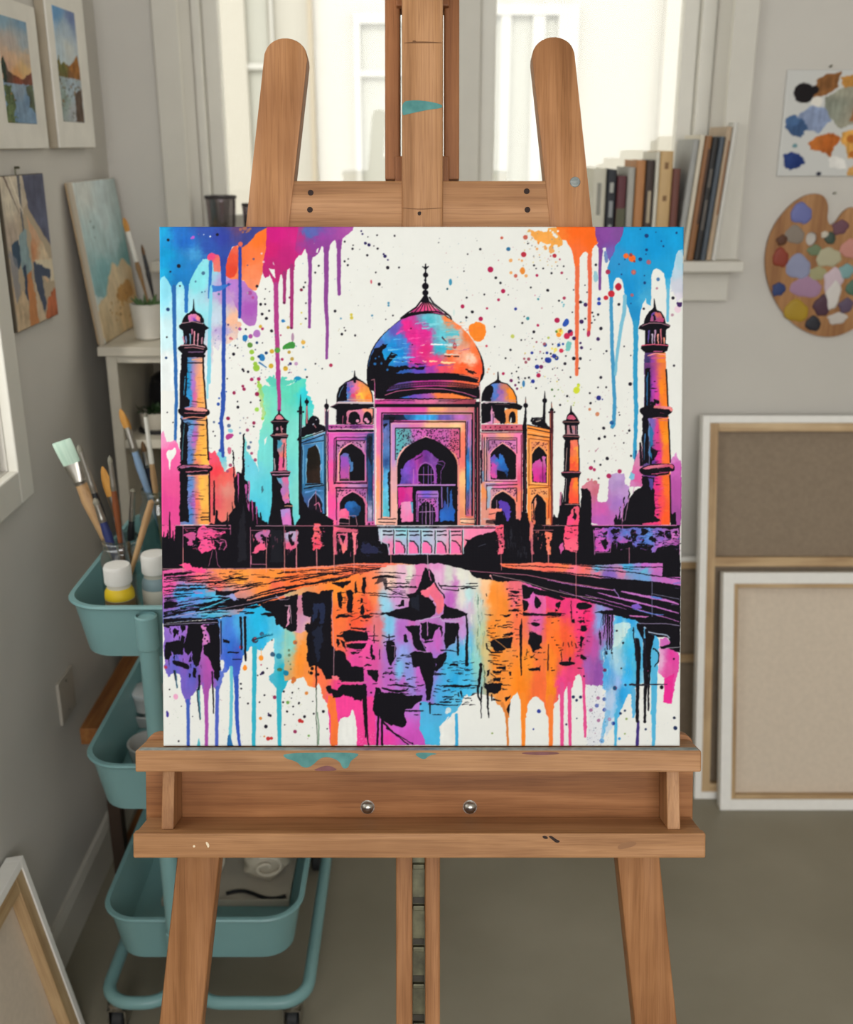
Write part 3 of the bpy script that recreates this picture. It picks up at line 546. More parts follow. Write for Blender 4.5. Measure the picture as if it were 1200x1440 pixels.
# ---- washes behind the skyline, left
O(220,540)
F('100,600,e85c9c 80,1000,d8448c 150,900,e0508e 60,450,e48cb8','20,430 55,400 70,440 90,490 120,480 160,470 190,520 200,560 200,1400 20,1400',w=1.2,tex=.05)
F(W,'80,600 100,555 130,560 160,530 170,580 150,620 120,640 115,730 100,700 105,650',1,w=.8)
F('500,750,e8404c 450,650,e8506c 560,1100,e06a64 480,1000,d8505c 600,900,d48478 620,1100,d07868 560,800,e06058','440,560 470,580 500,560 520,600 545,670 570,700 590,740 640,700 665,700 680,800 680,1200 440,1200',w=1.6,tex=.06)
F('560,620,70c0d4 580,700,a0c8cc','505,590 530,560 560,570 590,620 600,700 580,740 540,660',w=1.5)
F('1000,200,70d0bc 1100,100,5cccb0 900,200,84d8b4 800,700,68c4d8 900,600,70d0cc 1100,400,78d0c4 850,1100,48bcd8 950,900,58c4d4 1250,90,30c4d0 1200,400,78d4c8 1240,900,7cd0c8 1190,30,5cccb0','735,420 760,560 800,590 830,640 858,700 865,740 862,560 865,400 900,320 900,160 880,60 910,10 950,40 1000,-30 1050,-10 1100,20 1140,0 1180,-20 1230,-50 1260,-40 1262,30 1280,100 1310,120 1325,180 1325,300 1325,1200 740,1200',w=2.6,tex=.06)
F('98c868','870,0 900,20 900,150 915,250 890,300 880,200 860,100',w=2.4,a=.7); DD('98c850','848,215,18 895,290,12 868,15,16'); F(W,'910,470 935,440 930,480 915,520',w=.6)
F('58c4b0','930,-40 1000,-70 1050,-40 1080,-80 1100,-30 1180,-40 1100,20 960,20',w=3)
L('a63a80','1030,-110 1032,-40 1035,100 1035,222',34,30,w=.6)
L('2c4ea2','565,0 560,180 546,300 556,500 562,605',34,28,w=.9); DD('2c4ea2','522,170,13 530,120,8 530,330,9 590,65,6 540,560,14')
DD('8c2048','850,85,18 655,75,14 742,45,12 605,290,16 822,328,14 730,18,10'); DD('9a4a6a','768,388,14 805,585,12 835,640,14 625,685,15 600,735,12'); F('a83a80','582,440 610,420 655,420 650,450 610,470 590,468',1); F('6ab4cc','600,380 640,380 655,410 610,412',1,a=.8)
DD('5a6a8a','612,352,16 780,535,16 795,492,10 707,415,9 485,322,10'); DD('1c1822','687,195,12 685,148,7 797,155,8 820,358,7 140,325,6 92,240,6 480,400,6 495,438,6 875,138,7'); DD('a08a8a','755,330,6 768,285,7 735,292,4'); F('b84a6c','600,530 640,540 625,600 605,590',1,a=.8)
spray('8a6a8a 607090 c07090',590,250,850,700,36,2,7,a=.7,seed=13); F('3a5a6a','885,870 900,860 905,900 890,930',w=.6,a=.8)
# trees, left
F(K,'645,560 655,560 662,800 680,760 690,740 712,750 725,700 728,420 740,420 745,700 740,800 770,820 780,980 800,1000 835,1000 840,1100 870,1120 890,1150 940,1165 940,1200 620,1200 610,1110 640,1070 660,1050 655,800',w=1.1)
for s in ('780,820 785,1060','810,990 815,1150','845,1040 850,1180','690,760 695,1000'): L('c05090',s,12,4,w=.6)
F('b05090','745,840 765,850 770,1000 790,1040 785,1080 760,1010',w=.8)
F(K,'500,1065 520,1075 515,1130 560,1165 595,1150 605,1170 625,1120 625,1200 440,1200 460,1170 490,1180',w=.8)
L(K,'487,820 485,1100',8,18,w=.6); L(K,'112,1080 115,1300',5,14,w=.4)
# ---- washes behind the skyline, right
O(770,540)
F('340,850,c87888 400,900,c06478 450,1050,c85aa8 450,1150,b45cb0 600,850,a888c0 600,1000,a070bc 580,780,b498c8 650,900,b890c8','290,880 320,830 370,800 400,830 440,840 430,900 415,980 440,1000 520,985 515,850 530,770 580,740 610,760 660,750 650,800 655,860 700,860 690,1200 360,1200 300,1000',1,w=1.6)
F('1080,700,c45cb0 1090,900,b050a0 1085,600,d088c0 1060,1100,a04c98','1040,640 1075,590 1085,580 1100,630 1125,650 1135,700 1130,1200 1040,1200',w=1.2)
F('780,600,d080a8 760,800,d05a98 720,850,c87ab0','745,620 775,560 795,490 805,640 800,860 700,870 700,780',w=1.)
F(W,'650,800 690,760 705,760 700,860 670,870',1,w=1.); F('78b8d4','690,790 705,740 740,760 735,800 710,810',w=.6)
DD('a82858','368,708,17 397,723,13 520,775,20 610,737,17'); DD('1c1822','505,630,14 447,682,9 475,372,13 437,462,12 485,445,11 168,102,9 108,177,9 692,393,10 707,607,9 365,162,10 358,78,8 570,437,6 610,262,6 605,240,5 497,30,7 435,795,7 397,650,6 645,497,6 675,415,5')
DD('242a78','433,118,20 465,130,6'); DD('c8805c','422,255,17 357,215,12'); DD('c07078','345,805,10 375,805,8 405,830,18'); spray('907080 606878 b090a0 a88',300,50,700,760,70,2,6,a=.7,seed=15); spray('d8d890 a8b850 888',20,20,300,180,25,2,7,a=.8,seed=16); DD('c8d038','245,55,26 262,15,12'); DD('406a30','38,48,9 92,48,5 60,103,6')
L('a87088','405,570 430,540',6,4)
F(K,'285,880 310,885 335,878 360,910 368,960 372,1100 372,1200 384,1300 396,1440 400,1560 250,1560 255,1440 275,1250 280,1000 290,930',w=.6)
F(K,'560,1150 580,1105 590,1140 610,1100 610,1040 620,1040 615,1150 640,1110 645,1000 640,960 655,950 650,1060 680,990 690,880 700,960 740,900 760,890 800,860 830,850 960,860 960,1200 560,1200',w=1.2)
F(K,'1040,1080 1060,1100 1070,1080 1085,1080 1090,1190 1040,1190',w=.6)
for s in ('735,860 725,920','610,1040 640,1160','820,850 808,960','690,960 655,1150'): L('c890b8',s,6,4,w=.4)
L('c87ab0','645,1010 630,1180',8,4,w=.5); L(K,'785,500 790,680',18,22,w=.6)

# ---- large minarets
def minaret(bands,cols,sx):
    pass
O(220,310)
# left: dome and lantern
L(K,'315,665 315,780',4,20); F(K,'312,730 330,770 375,790 405,840 402,870 215,870 220,840 250,790 295,770',1,w=.4)
F('300,820,b860b8 270,800,e8889c 340,820,f09090 310,850,5838a0 370,850,e87060','265,800 300,785 340,790 370,820 365,855 320,850 270,850',w=.9)
F(K,'190,885 215,868 300,850 400,868 420,890 447,908 410,930 400,1040 425,1060 432,1085 400,1130 400,1160 235,1160 215,1120 180,1080 200,1060 235,1045 225,930 195,910',w=.4)
L('b08890','215,868 300,852 395,872',7,w=.3)
for s,c in (('250,980 250,1040','7080a8'),('285,960 285,1040','70a0b8'),('320,940 318,1050','e090a0'),('350,960 350,1050','d898a8'),('385,990 385,1040','b07888'),('300,920 300,960','c07090'),('230,985 235,1030','c08098')): L(c,s,14,9,w=.8)
L('c09098','210,1055 310,1048 410,1070',9,w=.4); L('c07a84','240,1075 310,1068 400,1085',7,w=.4); L('7a5a80','270,1110 390,1110',10,w=.6)
O(220,540)
AN=.28
F('265,-50,1d8fc0 290,100,2a8cc8 265,0,1d80b8 310,0,b070c8 320,100,d06098 350,0,f0a070 385,50,f5b060 370,150,f0a050 290,350,5a90c8 320,450,b060b0 380,450,f5ac48 400,600,f5b048 350,600,f0a040 290,600,4a78b8 340,700,e07a6c 290,850,5c88c8 310,1000,b060b8 380,850,f5b850 400,1000,f5b450 340,1000,f07060 290,1100,4a80c0 400,1100,e89848','235,-235 400,-235 402,-100 405,0 418,200 430,300 440,600 445,700 445,1185 200,1185 205,700 205,300 205,200 215,-90',w=.3,pw=4,tex=.08); AN=1.
F(K,'215,-240 262,-235 262,-95 255,60 250,100 285,130 280,190 240,200 200,220 205,-90',w=.9); F(K,'205,290 235,320 262,330 262,640 270,700 262,780 262,1000 275,1100 275,1165 195,1165 200,700',w=1.2)
L('3080a8','245,-60 232,90',9,w=.5); L('3a6a78','235,340 215,640',8,w=.4)
L(K,'395,-240 398,-100 405,0 420,200',13,w=.4); L(K,'225,-240 400,-235',26,w=.5); L('f0a868','300,-205 385,-205',6,w=.6); L(K,'250,-180 395,-178',9,w=.5); L(K,'425,300 432,450 440,640',13,w=.4); L(K,'445,740 450,1160',12,w=.4); L(K,'205,-90 200,200',10,w=.3)
LL(K,5,'300,145 400,160','310,598 420,598','300,440 400,436','330,968 392,968','300,640 330,640','290,-100 300,-100',w=.5); LL(K,7,'385,1090 445,1088','375,1125 440,1120','380,1145 440,1145',w=.7)
rr=np.random.RandomState(3)
for i in range(46):
    y=rr.uniform(-60,1140); x=rr.uniform(262,300); L(K,'%f,%f %f,%f'%(x,y,x+rr.uniform(10,60),y+rr.uniform(-4,4)),3,1,w=.5,a=.8)
for i in range(34):
    y=rr.uniform(-60,1140); x=rr.uniform(330,400); L('a05a30','%f,%f %f,%f'%(x,y,x+rr.uniform(20,50),y),2.5,1,w=.5,a=.8)
F(K,'180,215 215,200 300,215 330,195 410,200 440,215 455,240 440,265 410,275 400,295 300,300 240,290 215,270 190,250',1,w=.4); F('250,205,c87888 400,220,e09088','235,215 240,200 330,195 410,205 440,220 420,235 300,225',1,w=.4); L('c8707c','235,248 410,245',6,w=.6)
L('d08070','225,290 300,278 410,285',10,w=.5); L('4a80b0','240,325 300,318',9,w=.4); L('f0a860','340,315 400,320',8,w=.4); L(K,'220,305 300,300 420,310',6,w=.4); LL(K,10,'260,350 300,340 400,345',w=.4)
F(K,'170,700 210,680 440,680 475,705 470,730 440,745 430,770 250,765 215,745 180,730',1,w=.4); F('250,700,a05a80 400,700,d07078','185,700 220,685 300,690 430,683 465,708 440,715 300,700 210,715',w=.4); L('c06a80','250,740 430,735',7,w=.7); L('d89078','260,775 440,765',8,w=.5); L('c06a80','185,710 175,725',8)
L('d08090','155,1193 625,1193',6,w=.15)
# right
O(770,310)
L(K,'900,660 908,740',4,22); F(K,'905,720 925,755 960,770 990,820 1000,870 1040,885 1030,905 1005,920 1000,1035 1025,1050 1015,1100 990,1110 985,1140 830,1140 820,1110 790,1080 795,1060 825,1045 825,930 770,912 780,890 815,870 820,830 860,770 885,750',w=.4)
F('940,800,f07860 900,810,5a4ac0 970,850,d04880 880,850,c86898','880,790 900,770 950,775 985,830 975,860 900,855 870,850',w=1.,a=.85); F(K,'890,800 905,790 920,840 900,850',w=.9); L('c08898','800,890 860,865 960,868 1030,890',6,w=.3)
for s,c in (('860,930 850,1030','5a4a90'),('885,960 885,1040','c0b0c8'),('910,930 905,1040','b890b0'),('935,960 935,1040','e89a8c'),('960,920 962,1040','c86a78'),('985,990 990,1040','f0987c')): L(c,s,16,8,w=1.)
L('e05a78','800,1055 900,1045 1020,1055',9,w=.4); L('c8608c','900,1105 970,1105',9,w=.6)
AN=.28
F('850,1200,30305c 880,1250,9c40b0 910,1350,c040a8 960,1250,f08a28 990,1400,f57820 950,1420,f0801e','820,1115 1000,1115 1004,1300 815,1300',w=.3)
AN=1.; L('f09890','850,1140 920,1120 1000,1135',9,w=.4); L('d05a88','880,1160 990,1160',8,w=.5)
O(770,540)
AN=.28
F('860,50,242450 890,50,b040b0 920,100,d04098 960,50,f5881e 1000,150,f07a28 890,350,7060b0 930,400,d83a8c 970,330,f5801e 1000,450,f09020 1010,600,f07030 930,600,d8308c 860,500,2a5a84 890,700,5a3a90 930,850,e0307c 1000,850,f57028 960,1000,f04a50 1000,1120,f55a28 920,1050,e83880','822,-180 1000,-180 1015,200 1025,300 1035,680 1040,780 1035,1188 800,1188 805,680 805,300 815,200',w=.3,pw=4,tex=.07); AN=1.
F(K,'825,-130 865,-130 868,180 895,150 900,130 915,140 905,190 850,300 870,340 880,420 885,520 900,640 870,680 840,660 800,690 805,300 815,200',w=1.2); F('2a5c88','835,-60 850,-110 845,180 835,180',w=.8); F('2c6c9c','862,350 895,380 895,500 870,560 880,640 850,600 868,500 850,400',w=1.3); L('8890c0','860,290 860,670',5,w=.3); L('3a6a98','825,420 815,640',10,5,w=.7)
DD(K,'930,152,16 880,160,12 905,148,8'); F(K,'800,770 900,790 900,870 915,900 900,960 910,1040 905,1110 960,1150 800,1175',w=1.4); F('5a50a8','850,790 890,800 900,870 880,900 860,850',w=1.2,a=.8)
F(K,'890,540 930,570 915,610 890,640',w=1.,a=.9)
L(K,'1003,-120 1020,200',12,w=.3); L(K,'1022,300 1038,660',11,w=.3); L(K,'1035,770 1042,1165',11,w=.3)
LL('7a1c4a',4,'910,940 960,945','900,1010 950,1020','915,1070 960,1075','930,1110 945,1112','905,970 935,975','910,1040 960,1045',w=.5)
F(K,'778,215 800,195 900,180 1050,195 1060,215 1050,240 1020,260 1010,290 850,290 810,270 780,240',1,w=.4); F('900,190,d07078 1030,210,e08080','895,200 900,180 1040,190 1062,215 1045,235 1030,215',w=.4); L('e07a88','890,290 940,282 1020,290',8,w=.4); L('d06a70','930,305 1020,310',6,w=.3); L(K,'890,270 1020,270',8)
F(K,'775,715 830,690 900,670 1050,672 1075,690 1078,720 1060,740 1030,735 1025,770 840,775 800,760 780,740',1,w=.4); F('900,690,d07088 1040,700,c85070','800,712 850,690 1000,675 1050,678 1070,695 1060,720 1030,700 900,710 830,722',w=.4); L('d05080','880,760 1020,745',7,w=.5); L('e06a60','930,775 1030,770',6,w=.4)

O(220,540)
scrib(K,206,-200,262,1150,60,30,5,seed=75,w=.8); scrib('3a7ab0 5a90c8',262,-150,310,1150,26,34,4,seed=76,a=.6); scrib(K,250,330,440,1150,26,50,3,seed=77,w=.6)
O(770,540)
scrib(K,870,-100,930,1150,34,34,6,seed=78,w=.9); scrib('c03080 f06090',900,-60,960,1120,20,40,4,seed=79,a=.6); scrib('c04a20 f8a040',950,-80,1010,1120,24,40,3,seed=80,a=.7)
# ---- small minarets
O(220,540)
L(K,'1035,222 1035,260',10,22); F(K,'1035,245 1060,260 1085,290 1118,312 1110,328 1100,345 1098,420 1115,430 1110,448 1098,465 1100,600 1103,730 1132,740 1125,765 1112,790 1120,920 1130,1000 1150,1020 1150,1045 1150,1100 1165,1200 940,1200 960,1100 975,1000 975,780 960,745 985,735 985,460 960,435 985,415 985,340 962,320 990,300 1010,265',w=.4)
F('1030,275,d07888','1000,300 1015,270 1035,258 1060,272 1080,300',1,w=.4); L('9a6a70','965,315 1115,315',5,w=.2); DD('a8788c','1020,380,11 1062,378,9 1020,370,8'); L('c87a80','1050,360 1060,410',12,8,w=.6); L('b87a78','1010,425 1100,422',12,w=.5); L('a87480','970,432 1110,440',7,w=.3)
F('1040,500,2a90b0 1070,500,f08080 1050,650,e05a90 1090,600,f07868','1020,470 1040,480 1050,460 1095,460 1098,600 1100,730 1030,730 1028,680 1040,600 1022,560',w=.5); L(K,'1078,500 1070,700',6,12,w=.6); LL('b8a8b0',10,'995,630 1000,725','1090,620 1095,720',w=.4)
L('b87890','965,745 1000,740 1130,742',8,w=.3); L('c890b0','985,765 1120,765',8,w=.5)
F('1040,800,5a98b8 1090,800,d86a9c 1060,900,b070b8 1100,980,c06ab0 1110,950,e07890','1018,790 1112,785 1118,920 1130,1000 1090,1010 1060,950 1045,900 1060,860 1030,830',w=1.2); L('c89078','1085,1030 1150,1030',10,w=.4)
F('1060,1090,a888cc 1100,1150,d070b8','1045,1060 1130,1050 1145,1190 1065,1190',w=.6)
O(770,540)
L(K,'200,185 200,240',5,20); F(K,'200,225 225,245 250,275 262,305 272,320 270,335 258,345 256,425 272,440 270,455 262,475 270,540 270,735 285,748 275,770 265,800 268,860 270,1015 280,1050 280,1200 95,1200 100,1030 130,1010 140,900 150,795 120,770 115,745 140,735 140,560 150,475 130,450 130,435 148,425 146,345 125,325 130,312 155,305 170,260',w=.4)
F('200,290,d05a78 180,300,b04868','160,300 170,275 190,255 230,270 250,300',1,w=.5); L('c88a80','130,320 270,320',5,w=.2); F('200,400,9a8098 190,400,c07a78','165,350 250,350 250,425 165,425',w=.4); F(K,'185,350 200,345 215,420 195,415',w=.6); L(K,'240,350 240,420',8); DD('d07060','225,380,8 215,365,6'); L('a06a70','150,425 260,428',6); L('b07070','135,440 270,445',6)
F('200,550,e05a50 240,550,f5a840 245,650,f09030 200,680,f05038 230,500,e8705c','195,475 255,470 260,540 260,735 185,735 190,600',w=.6); L('c8a8a0','165,540 155,730',5,w=.3); L('c86a80','125,745 275,745',8,w=.3)
F('200,850,e84a48 240,850,f88a30 220,980,f05038','200,795 255,790 262,860 265,1010 180,1010 185,880',w=.6); L('b0a0a0','160,800 150,990',5,w=.3); L('b88080','150,1015 275,1018',6)
F('200,1150,f04a80 230,1080,e05a70 240,1200,f05070','200,1060 250,1030 270,1050 265,1200 165,1200 170,1120 195,1090',w=1.2); F(K,'215,1060 235,1050 230,1080 250,1110 235,1150 215,1130 225,1090',w=1.)
F(K,'95,1190 0,1190 10,1120 45,1130 55,1100 70,1120 90,1130 98,1060 110,960 130,920 130,1010',w=.8); L('b06a88','115,920 105,1020',14,w=.6)

# ---- main building
O(400,540)
def PO(s): return s
# drum and great dome
F(K,'695,-95 697,-20 715,50 765,60 765,140 1650,140 1650,80 1640,0 1686,-60 1690,-150 1660,-250 1600,-360 1500,-460 1405,-552 1330,-600 1250,-660 1195,-700 1130,-640 1060,-600 985,-548 900,-480 830,-420 760,-330 720,-250 700,-170',1,w=.3)
O(400,310)
F('830,950,4a90d4 780,1040,4a6ab8 900,1060,1c8ed8 950,1120,0f8edc 870,1150,1c90cc 940,900,6058b8 1050,900,e62a8c 1090,1000,e0288a 1000,1190,2a74c0 1100,1180,d03090 1150,1260,5a48b8 1020,1270,2a58a8 1000,1040,3a80cc 1230,860,50b8c8 1300,840,7cc8d4 1190,950,d82a8c 1180,1100,e02a7c 1340,960,60c0d0 1440,960,70c0c8 1330,1080,3ab0cc 1420,1020,b0bcc0 1400,800,f07840 1480,870,f07a48 1560,960,f07a40 1620,1100,f0703c 1650,1250,f05530 1500,1230,f05a2c 1400,1130,f07040 1250,1200,e83a78 1250,1260,a03aa0 1350,1250,d84860 1450,1000,d0c4b8 1500,1100,e8987c 1480,960,d8a898 1560,1170,ecc0a8 1520,1190,f0a080 1480,1280,f05a30',
 '708,1290 712,1190 735,1120 775,1040 840,960 910,895 990,835 1060,808 1150,790 1250,785 1350,800 1400,835 1480,885 1555,960 1610,1040 1650,1130 1672,1220 1672,1290 1640,1330 1500,1295 1350,1285 1150,1290 950,1300',w=.3,pw=4.5,tex=.12)
F(K,'700,1300 712,1200 740,1130 760,1085 800,1070 830,1040 845,1045 870,1040 850,1065 830,1085 820,1120 860,1180 880,1150 900,1110 935,1125 955,1135 920,1160 895,1200 880,1230 950,1240 1000,1230 1080,1240 1180,1230 1180,1250 1000,1262 940,1290 1180,1295 1340,1300 1340,1340 700,1345',w=1.4)
DD('2a6aa8','770,1165,8 765,1210,12 820,1205,10 870,1260,10 850,1170,6 800,1150,6')
for s,c,a,b in (('1240,1050 1340,1052 1480,1052','dfe8ea',20,6),('1300,1085 1420,1092','3aa8c0',22,6),('1235,1120 1270,1112','f0a8b0',12,3),('1235,1190 1290,1188','f8c8a0',18,8),('1330,1195 1440,1198','f8d8a0',18,8),('1010,1155 1110,1155','70c0ec',16,5),('880,1090 1000,1085','60b4e8',12,4),('1110,870 1200,860','90a8d0',12,4),('1160,910 1230,905','80d0dc',14,3),('1230,880 1310,870','78ccd8',26,8),('1380,965 1470,965','58b8c8',30,8),('1350,1130 1480,1125','d8d8d0',14,3),('1380,830 1460,880','f08a50',24,8),('1300,1220 1420,1216','6050b0',8,3),('1180,1050 1140,1052','f0b0c0',10,4),('1170,1120 1140,1115','f0b0c0',8,3),('1170,1185 1200,1190','f0b0b0',9,5),('940,1200 1040,1195','3a80d0',9,3),('1560,1200 1520,1190','f8b898',16,9),('1560,1080 1470,1100','c87080',14,4),('1060,1005 1150,990','e8409a',20,6),('960,960 1010,930','d84aa8',18,6)): L(c,s,a,b,w=1.2)
F('a07888','1380,1005 1440,1000 1445,1040 1385,1035',w=.9,a=.8); L('3a2a40','1335,985 1365,1025',16,5,w=.8); D('b04048',1438,1058,17,25); D('d07880',1440,1055,8,12)
LL(K,9,'1430,1142 1475,1148','1530,1260 1620,1288','1550,1275 1590,1290',w=1.); L(K,'1350,1150 1400,1145',5,10,w=.8); DD(K,'1070,910,6 1080,1050,5')
scrib('60b4e8 2a70c0 90d0f0',860,1000,1040,1220,26,60,6,seed=70,w=.8); scrib('e8409a c02080 f070b0',1040,830,1230,1260,30,60,6,seed=71,w=.8,a=.7); scrib('7cd0dc 48b0c8',1240,830,1460,1100,26,70,7,seed=72,w=.8,a=.8); scrib('f09058 f8b080 e86040',1350,860,1650,1280,40,50,6,seed=73,w=.8,a=.7); scrib(K,720,1180,1180,1260,20,70,6,seed=74,w=.8)
# lotus cap and finial
F('1190,730,e04a84 1100,770,b83a78 1300,770,c04080 1240,700,e87088','1060,775 1130,725 1160,690 1225,690 1270,735 1330,770 1370,800 1200,768 1090,790',w=.4)
for x0,x1 in ((1180,1100),(1186,1140),(1192,1180),(1200,1215),(1206,1250),(1214,1290),(1220,1330)): L(K,'%d,680 %d,%d'%(x0,x1,775),8,5,w=.3)
L(K,'985,825 1040,780 1110,735 1160,670 1180,640',12,w=.3); L(K,'1225,650 1260,700 1330,755 1400,810 1410,835',12,w=.3); L(K,'1090,785 1200,766 1300,772 1380,800',16,6,w=.5); F(K,'985,830 1000,800 1090,770 1080,790 1010,815',w=.4)
L(K,'1192,368 1192,690',9,14); DD(K,'1192,400,14 1192,460,21 1190,505,10 1190,555,28 1190,610,25'); L(K,'1168,390 1192,408 1215,390',9,9); F(K,'1180,630 1205,630 1230,690 1150,690 1165,660',w=.3)
# drum pattern
F('1000,1400,5a4a98 1150,1370,c03a98 1250,1370,b83090 1350,1380,d04a90 1500,1370,e86048 1600,1380,f07048 1400,1420,e06a60 1600,1340,f06030','860,1440 900,1400 960,1370 1100,1352 1300,1345 1480,1350 1620,1370 1640,1340 1645,1300 1660,1310 1640,1400 1600,1420 1300,1402 1050,1408 920,1436',w=.3)
for i in range(64):
    x=880+i*11.8; y=1385+40*((x-1270)/400)**2; LL(K if i%2 else '2a1020',4.2,'%f,%f %f,%f'%(x,y-25,x+9,y+5),'%f,%f %f,%f'%(x+9,y-25,x,y+5),w=.2)
L(K,'880,1445 1000,1415 1270,1402 1500,1408 1620,1425',6,w=.2); L('e8785c','1480,1300 1560,1312 1640,1340',7,w=.3); L(K,'1250,1330 1500,1335 1640,1368',7,w=.3); L('c07888','735,1345 760,1340 765,1440',6,w=.3)
O(400,540)
L('d86a98','850,95 950,60 1150,38 1350,42 1520,75 1620,110',6,w=.2); L(K,'760,95 900,70',8)
F('1010,105,3a68c0 1100,105,6a4ab8 1200,110,a050b0 1300,100,f07a40 1450,100,f5803c','965,118 1100,88 1270,75 1420,80 1560,112 1600,125 1300,122',w=.4)
R('800,150,d84a98 1000,150,c050a0 1250,150,e0709c 1300,150,b06a80 1500,150,a8485c 1600,150,904050',765,130,1620,168,tex=.15)
LL(K,4,'780,140 1100,140','1300,145 1500,140',w=.8); R(K,760,168,1650,200); L('c05a90','762,-10 764,180 760,1190',7,w=.2)
# portal block
AN=.5
R('790,250,e060b0 800,500,e878a8 800,700,f08c80 800,900,f8a070 800,1150,f5a890 1000,220,d04c9c 1150,215,d850a0 1250,215,f0a870 1500,215,c88878 1610,400,d05a70 1620,700,b04a58 1600,1000,c86060 1560,600,d87080 1580,1000,e07050',775,195,1605,1190,pw=4)
R(K,1612,150,1655,1195); L('a84c58','1632,200 1630,1195',9,w=.3); L('b07080','1650,0 1652,1195',5,w=.2)
L(K,'820,1140 822,245 1590,245 1588,1110',9,w=.15); L('d878a8','808,1140 808,232 1600,232 1600,1150',4,w=.1); L(K,'1608,195 1606,1190',6)
R('850,330,3c4c88 850,420,6878b8 860,560,5a88c8 860,650,2a4a84 860,760,50a0d0 860,950,60b8d8 860,1050,58b8cc',832,255,893,1120,tex=.2); R('850,285,2a2a48 950,285,2a3058 1040,290,2a6cb0 1150,285,3aa0e0 1250,285,3898d8 1340,290,6a58b0 1480,300,a860a8 1560,300,b06a98',832,258,1580,305,tex=.25)
R('1560,400,a868b0 1545,500,9a7ac0 1560,600,2a60a0 1560,700,2488c8 1555,850,2a70b0 1555,1000,7060a0 1570,1080,c05878',1535,305,1582,1115,tex=.2)
F(K,'880,280 930,275 930,310 900,330 900,560 885,520 890,400',w=1.2,a=.8); F(K,'875,760 893,740 895,1080 880,1060 882,900',w=1.2,a=.9); F(K,'835,260 1000,258 1040,300 940,308 838,300',w=1.2,a=.6); F(K,'835,330 875,340 840,380',w=1.2)
LL('e08080',5,'1568,310 1570,1110',w=.4); LL(K,5,'1582,300 1582,1110','1545,320 1540,600','1548,900 1552,1090',w=.5)
L(K,'893,1120 893,318 1530,318 1532,1100',8,w=.2)
R('920,450,c088c8 920,600,b88cc8 920,800,d8a0a8 920,1000,ecaca0 1000,345,c080c0 1100,345,d870a8 1250,345,f0b890 1450,350,f5c890 1510,500,f07860 1505,650,e87068 1508,800,f8c080 1508,1000,f0a070 1500,1080,e08868',897,328,1528,1185)
LL('e8a8a8',4,'905,1130 905,335 1520,335',w=.1); L(K,'938,640 938,372 1482,372 1482,620',7,w=.2)
sp=lambda sl:True
R('960,440,58b0b4 980,520,58a8b0 1040,430,60a0a8 1100,400,c860b8 1180,400,d060b0 1250,430,c85aa8 1350,430,c060a8 1450,430,c85a88 1450,520,d05a78',943,378,1478,700)
for i in range(520):
    x=rr.uniform(945,1476); y=rr.uniform(382,640); D('241428',x,y,rr.uniform(2.5,6),rr.uniform(2.5,6),w=.8)
arch='955,1190 955,690 962,640 985,590 1020,545 1070,505 1130,472 1195,448 1260,468 1330,505 1390,550 1430,600 1455,650 1462,700 1462,1190'
F('960,700,e0a0a0 1200,450,e090b0 1460,700,e08878 1000,560,e8a8a0 1000,1100,e8b0a0',arch.replace('955,','944,').replace('1462,','1474,').replace('448','436').replace('962,640 985,590 1020,545','950,635 972,580 1010,534').replace('1430,600 1455,650','1442,590 1467,645'),w=.15)
F(K,arch,w=.15); L('d88a8c','1474,1190 1474,690',6,w=.2)
F('1000,750,6a4ab0 1040,700,7848b8 1080,700,8a40b0 1120,680,b040a0 1150,620,8a3090 1200,600,6a3090 1230,620,7a48a0 1170,780,a03aa0 1000,820,5a48a8','985,845 985,720 1020,680 1050,650 1100,620 1150,580 1200,560 1250,590 1300,640 1280,700 1300,845',w=2.2,tex=.3)
LL(K,10,'1060,600 1150,560 1220,560','1100,640 1160,600',w=2.,a=.7); F(K,'1290,640 1340,680 1320,845 1285,845',w=1.4)
F(K,'1130,845 1130,730 1150,690 1190,668 1240,690 1260,740 1262,845',1,w=.3); L('a060b0','1125,845 1125,730 1150,682 1190,660 1240,680 1268,740 1270,845',7,w=.3)
LL('8a5ac0',5,'1175,845 1175,700','1215,845 1215,690','1240,845 1240,710',w=.2); LL('c070b8',6,'1130,765 1260,765','1090,845 1090,720',w=.2); L('8a50a0','1260,660 1330,650 1360,670 1320,740 1320,845',8,5,w=1.); L('7a4aa8','1280,660 1345,700',6,3,w=1.)
L('c088d0','955,855 1440,852',12,w=.2); L('d070a0','960,846 1200,846',4); LL('8a6ab8',10,'1328,870 1330,1040',w=.3); LL('506aa8',8,'1378,870 1378,1080',w=.5)
F('1000,930,cc2484 1060,900,d04090 1040,980,b83090','960,870 1085,870 1085,990 990,1000 965,1060 960,1060',w=.8); F('1030,1050,e090bc 1060,1140,f07ab0 1000,1100,e880b0','985,1000 1060,990 1085,1000 1085,1160 975,1165 980,1080',w=.7); F(K,'965,1120 990,1130 985,1170 960,1165',w=1.); F('5aa0c0','1065,995 1085,1000 1085,1100 1072,1080',w=.6)
F(K,'1085,880 1110,880 1110,1170 1095,1170',w=.4)
F('1130,950,b060c0 1200,920,7a60d0 1280,930,a070c0 1300,1100,9a58b0 1120,1100,b05ab0','1112,1160 1112,910 1125,900 1295,900 1300,920 1302,1160',w=.3); R('1200,1000,c060b8 1150,1000,9a58a8',1130,965,1285,1160); L(K,'1120,1150 1122,930 1290,930',5,w=.3); L(K,'1130,960 1290,960',4)
F(K,'1130,1185 1130,1060 1150,1020 1200,985 1250,1020 1275,1060 1275,1185',1,w=.4); LL('c890d0',6,'1195,990 1195,1185','1230,1000 1230,1185','1140,1080 1270,1075',w=.3); LL('8a58a0',5,'1165,1030 1165,1185','1250,1040 1250,1185',w=.4)
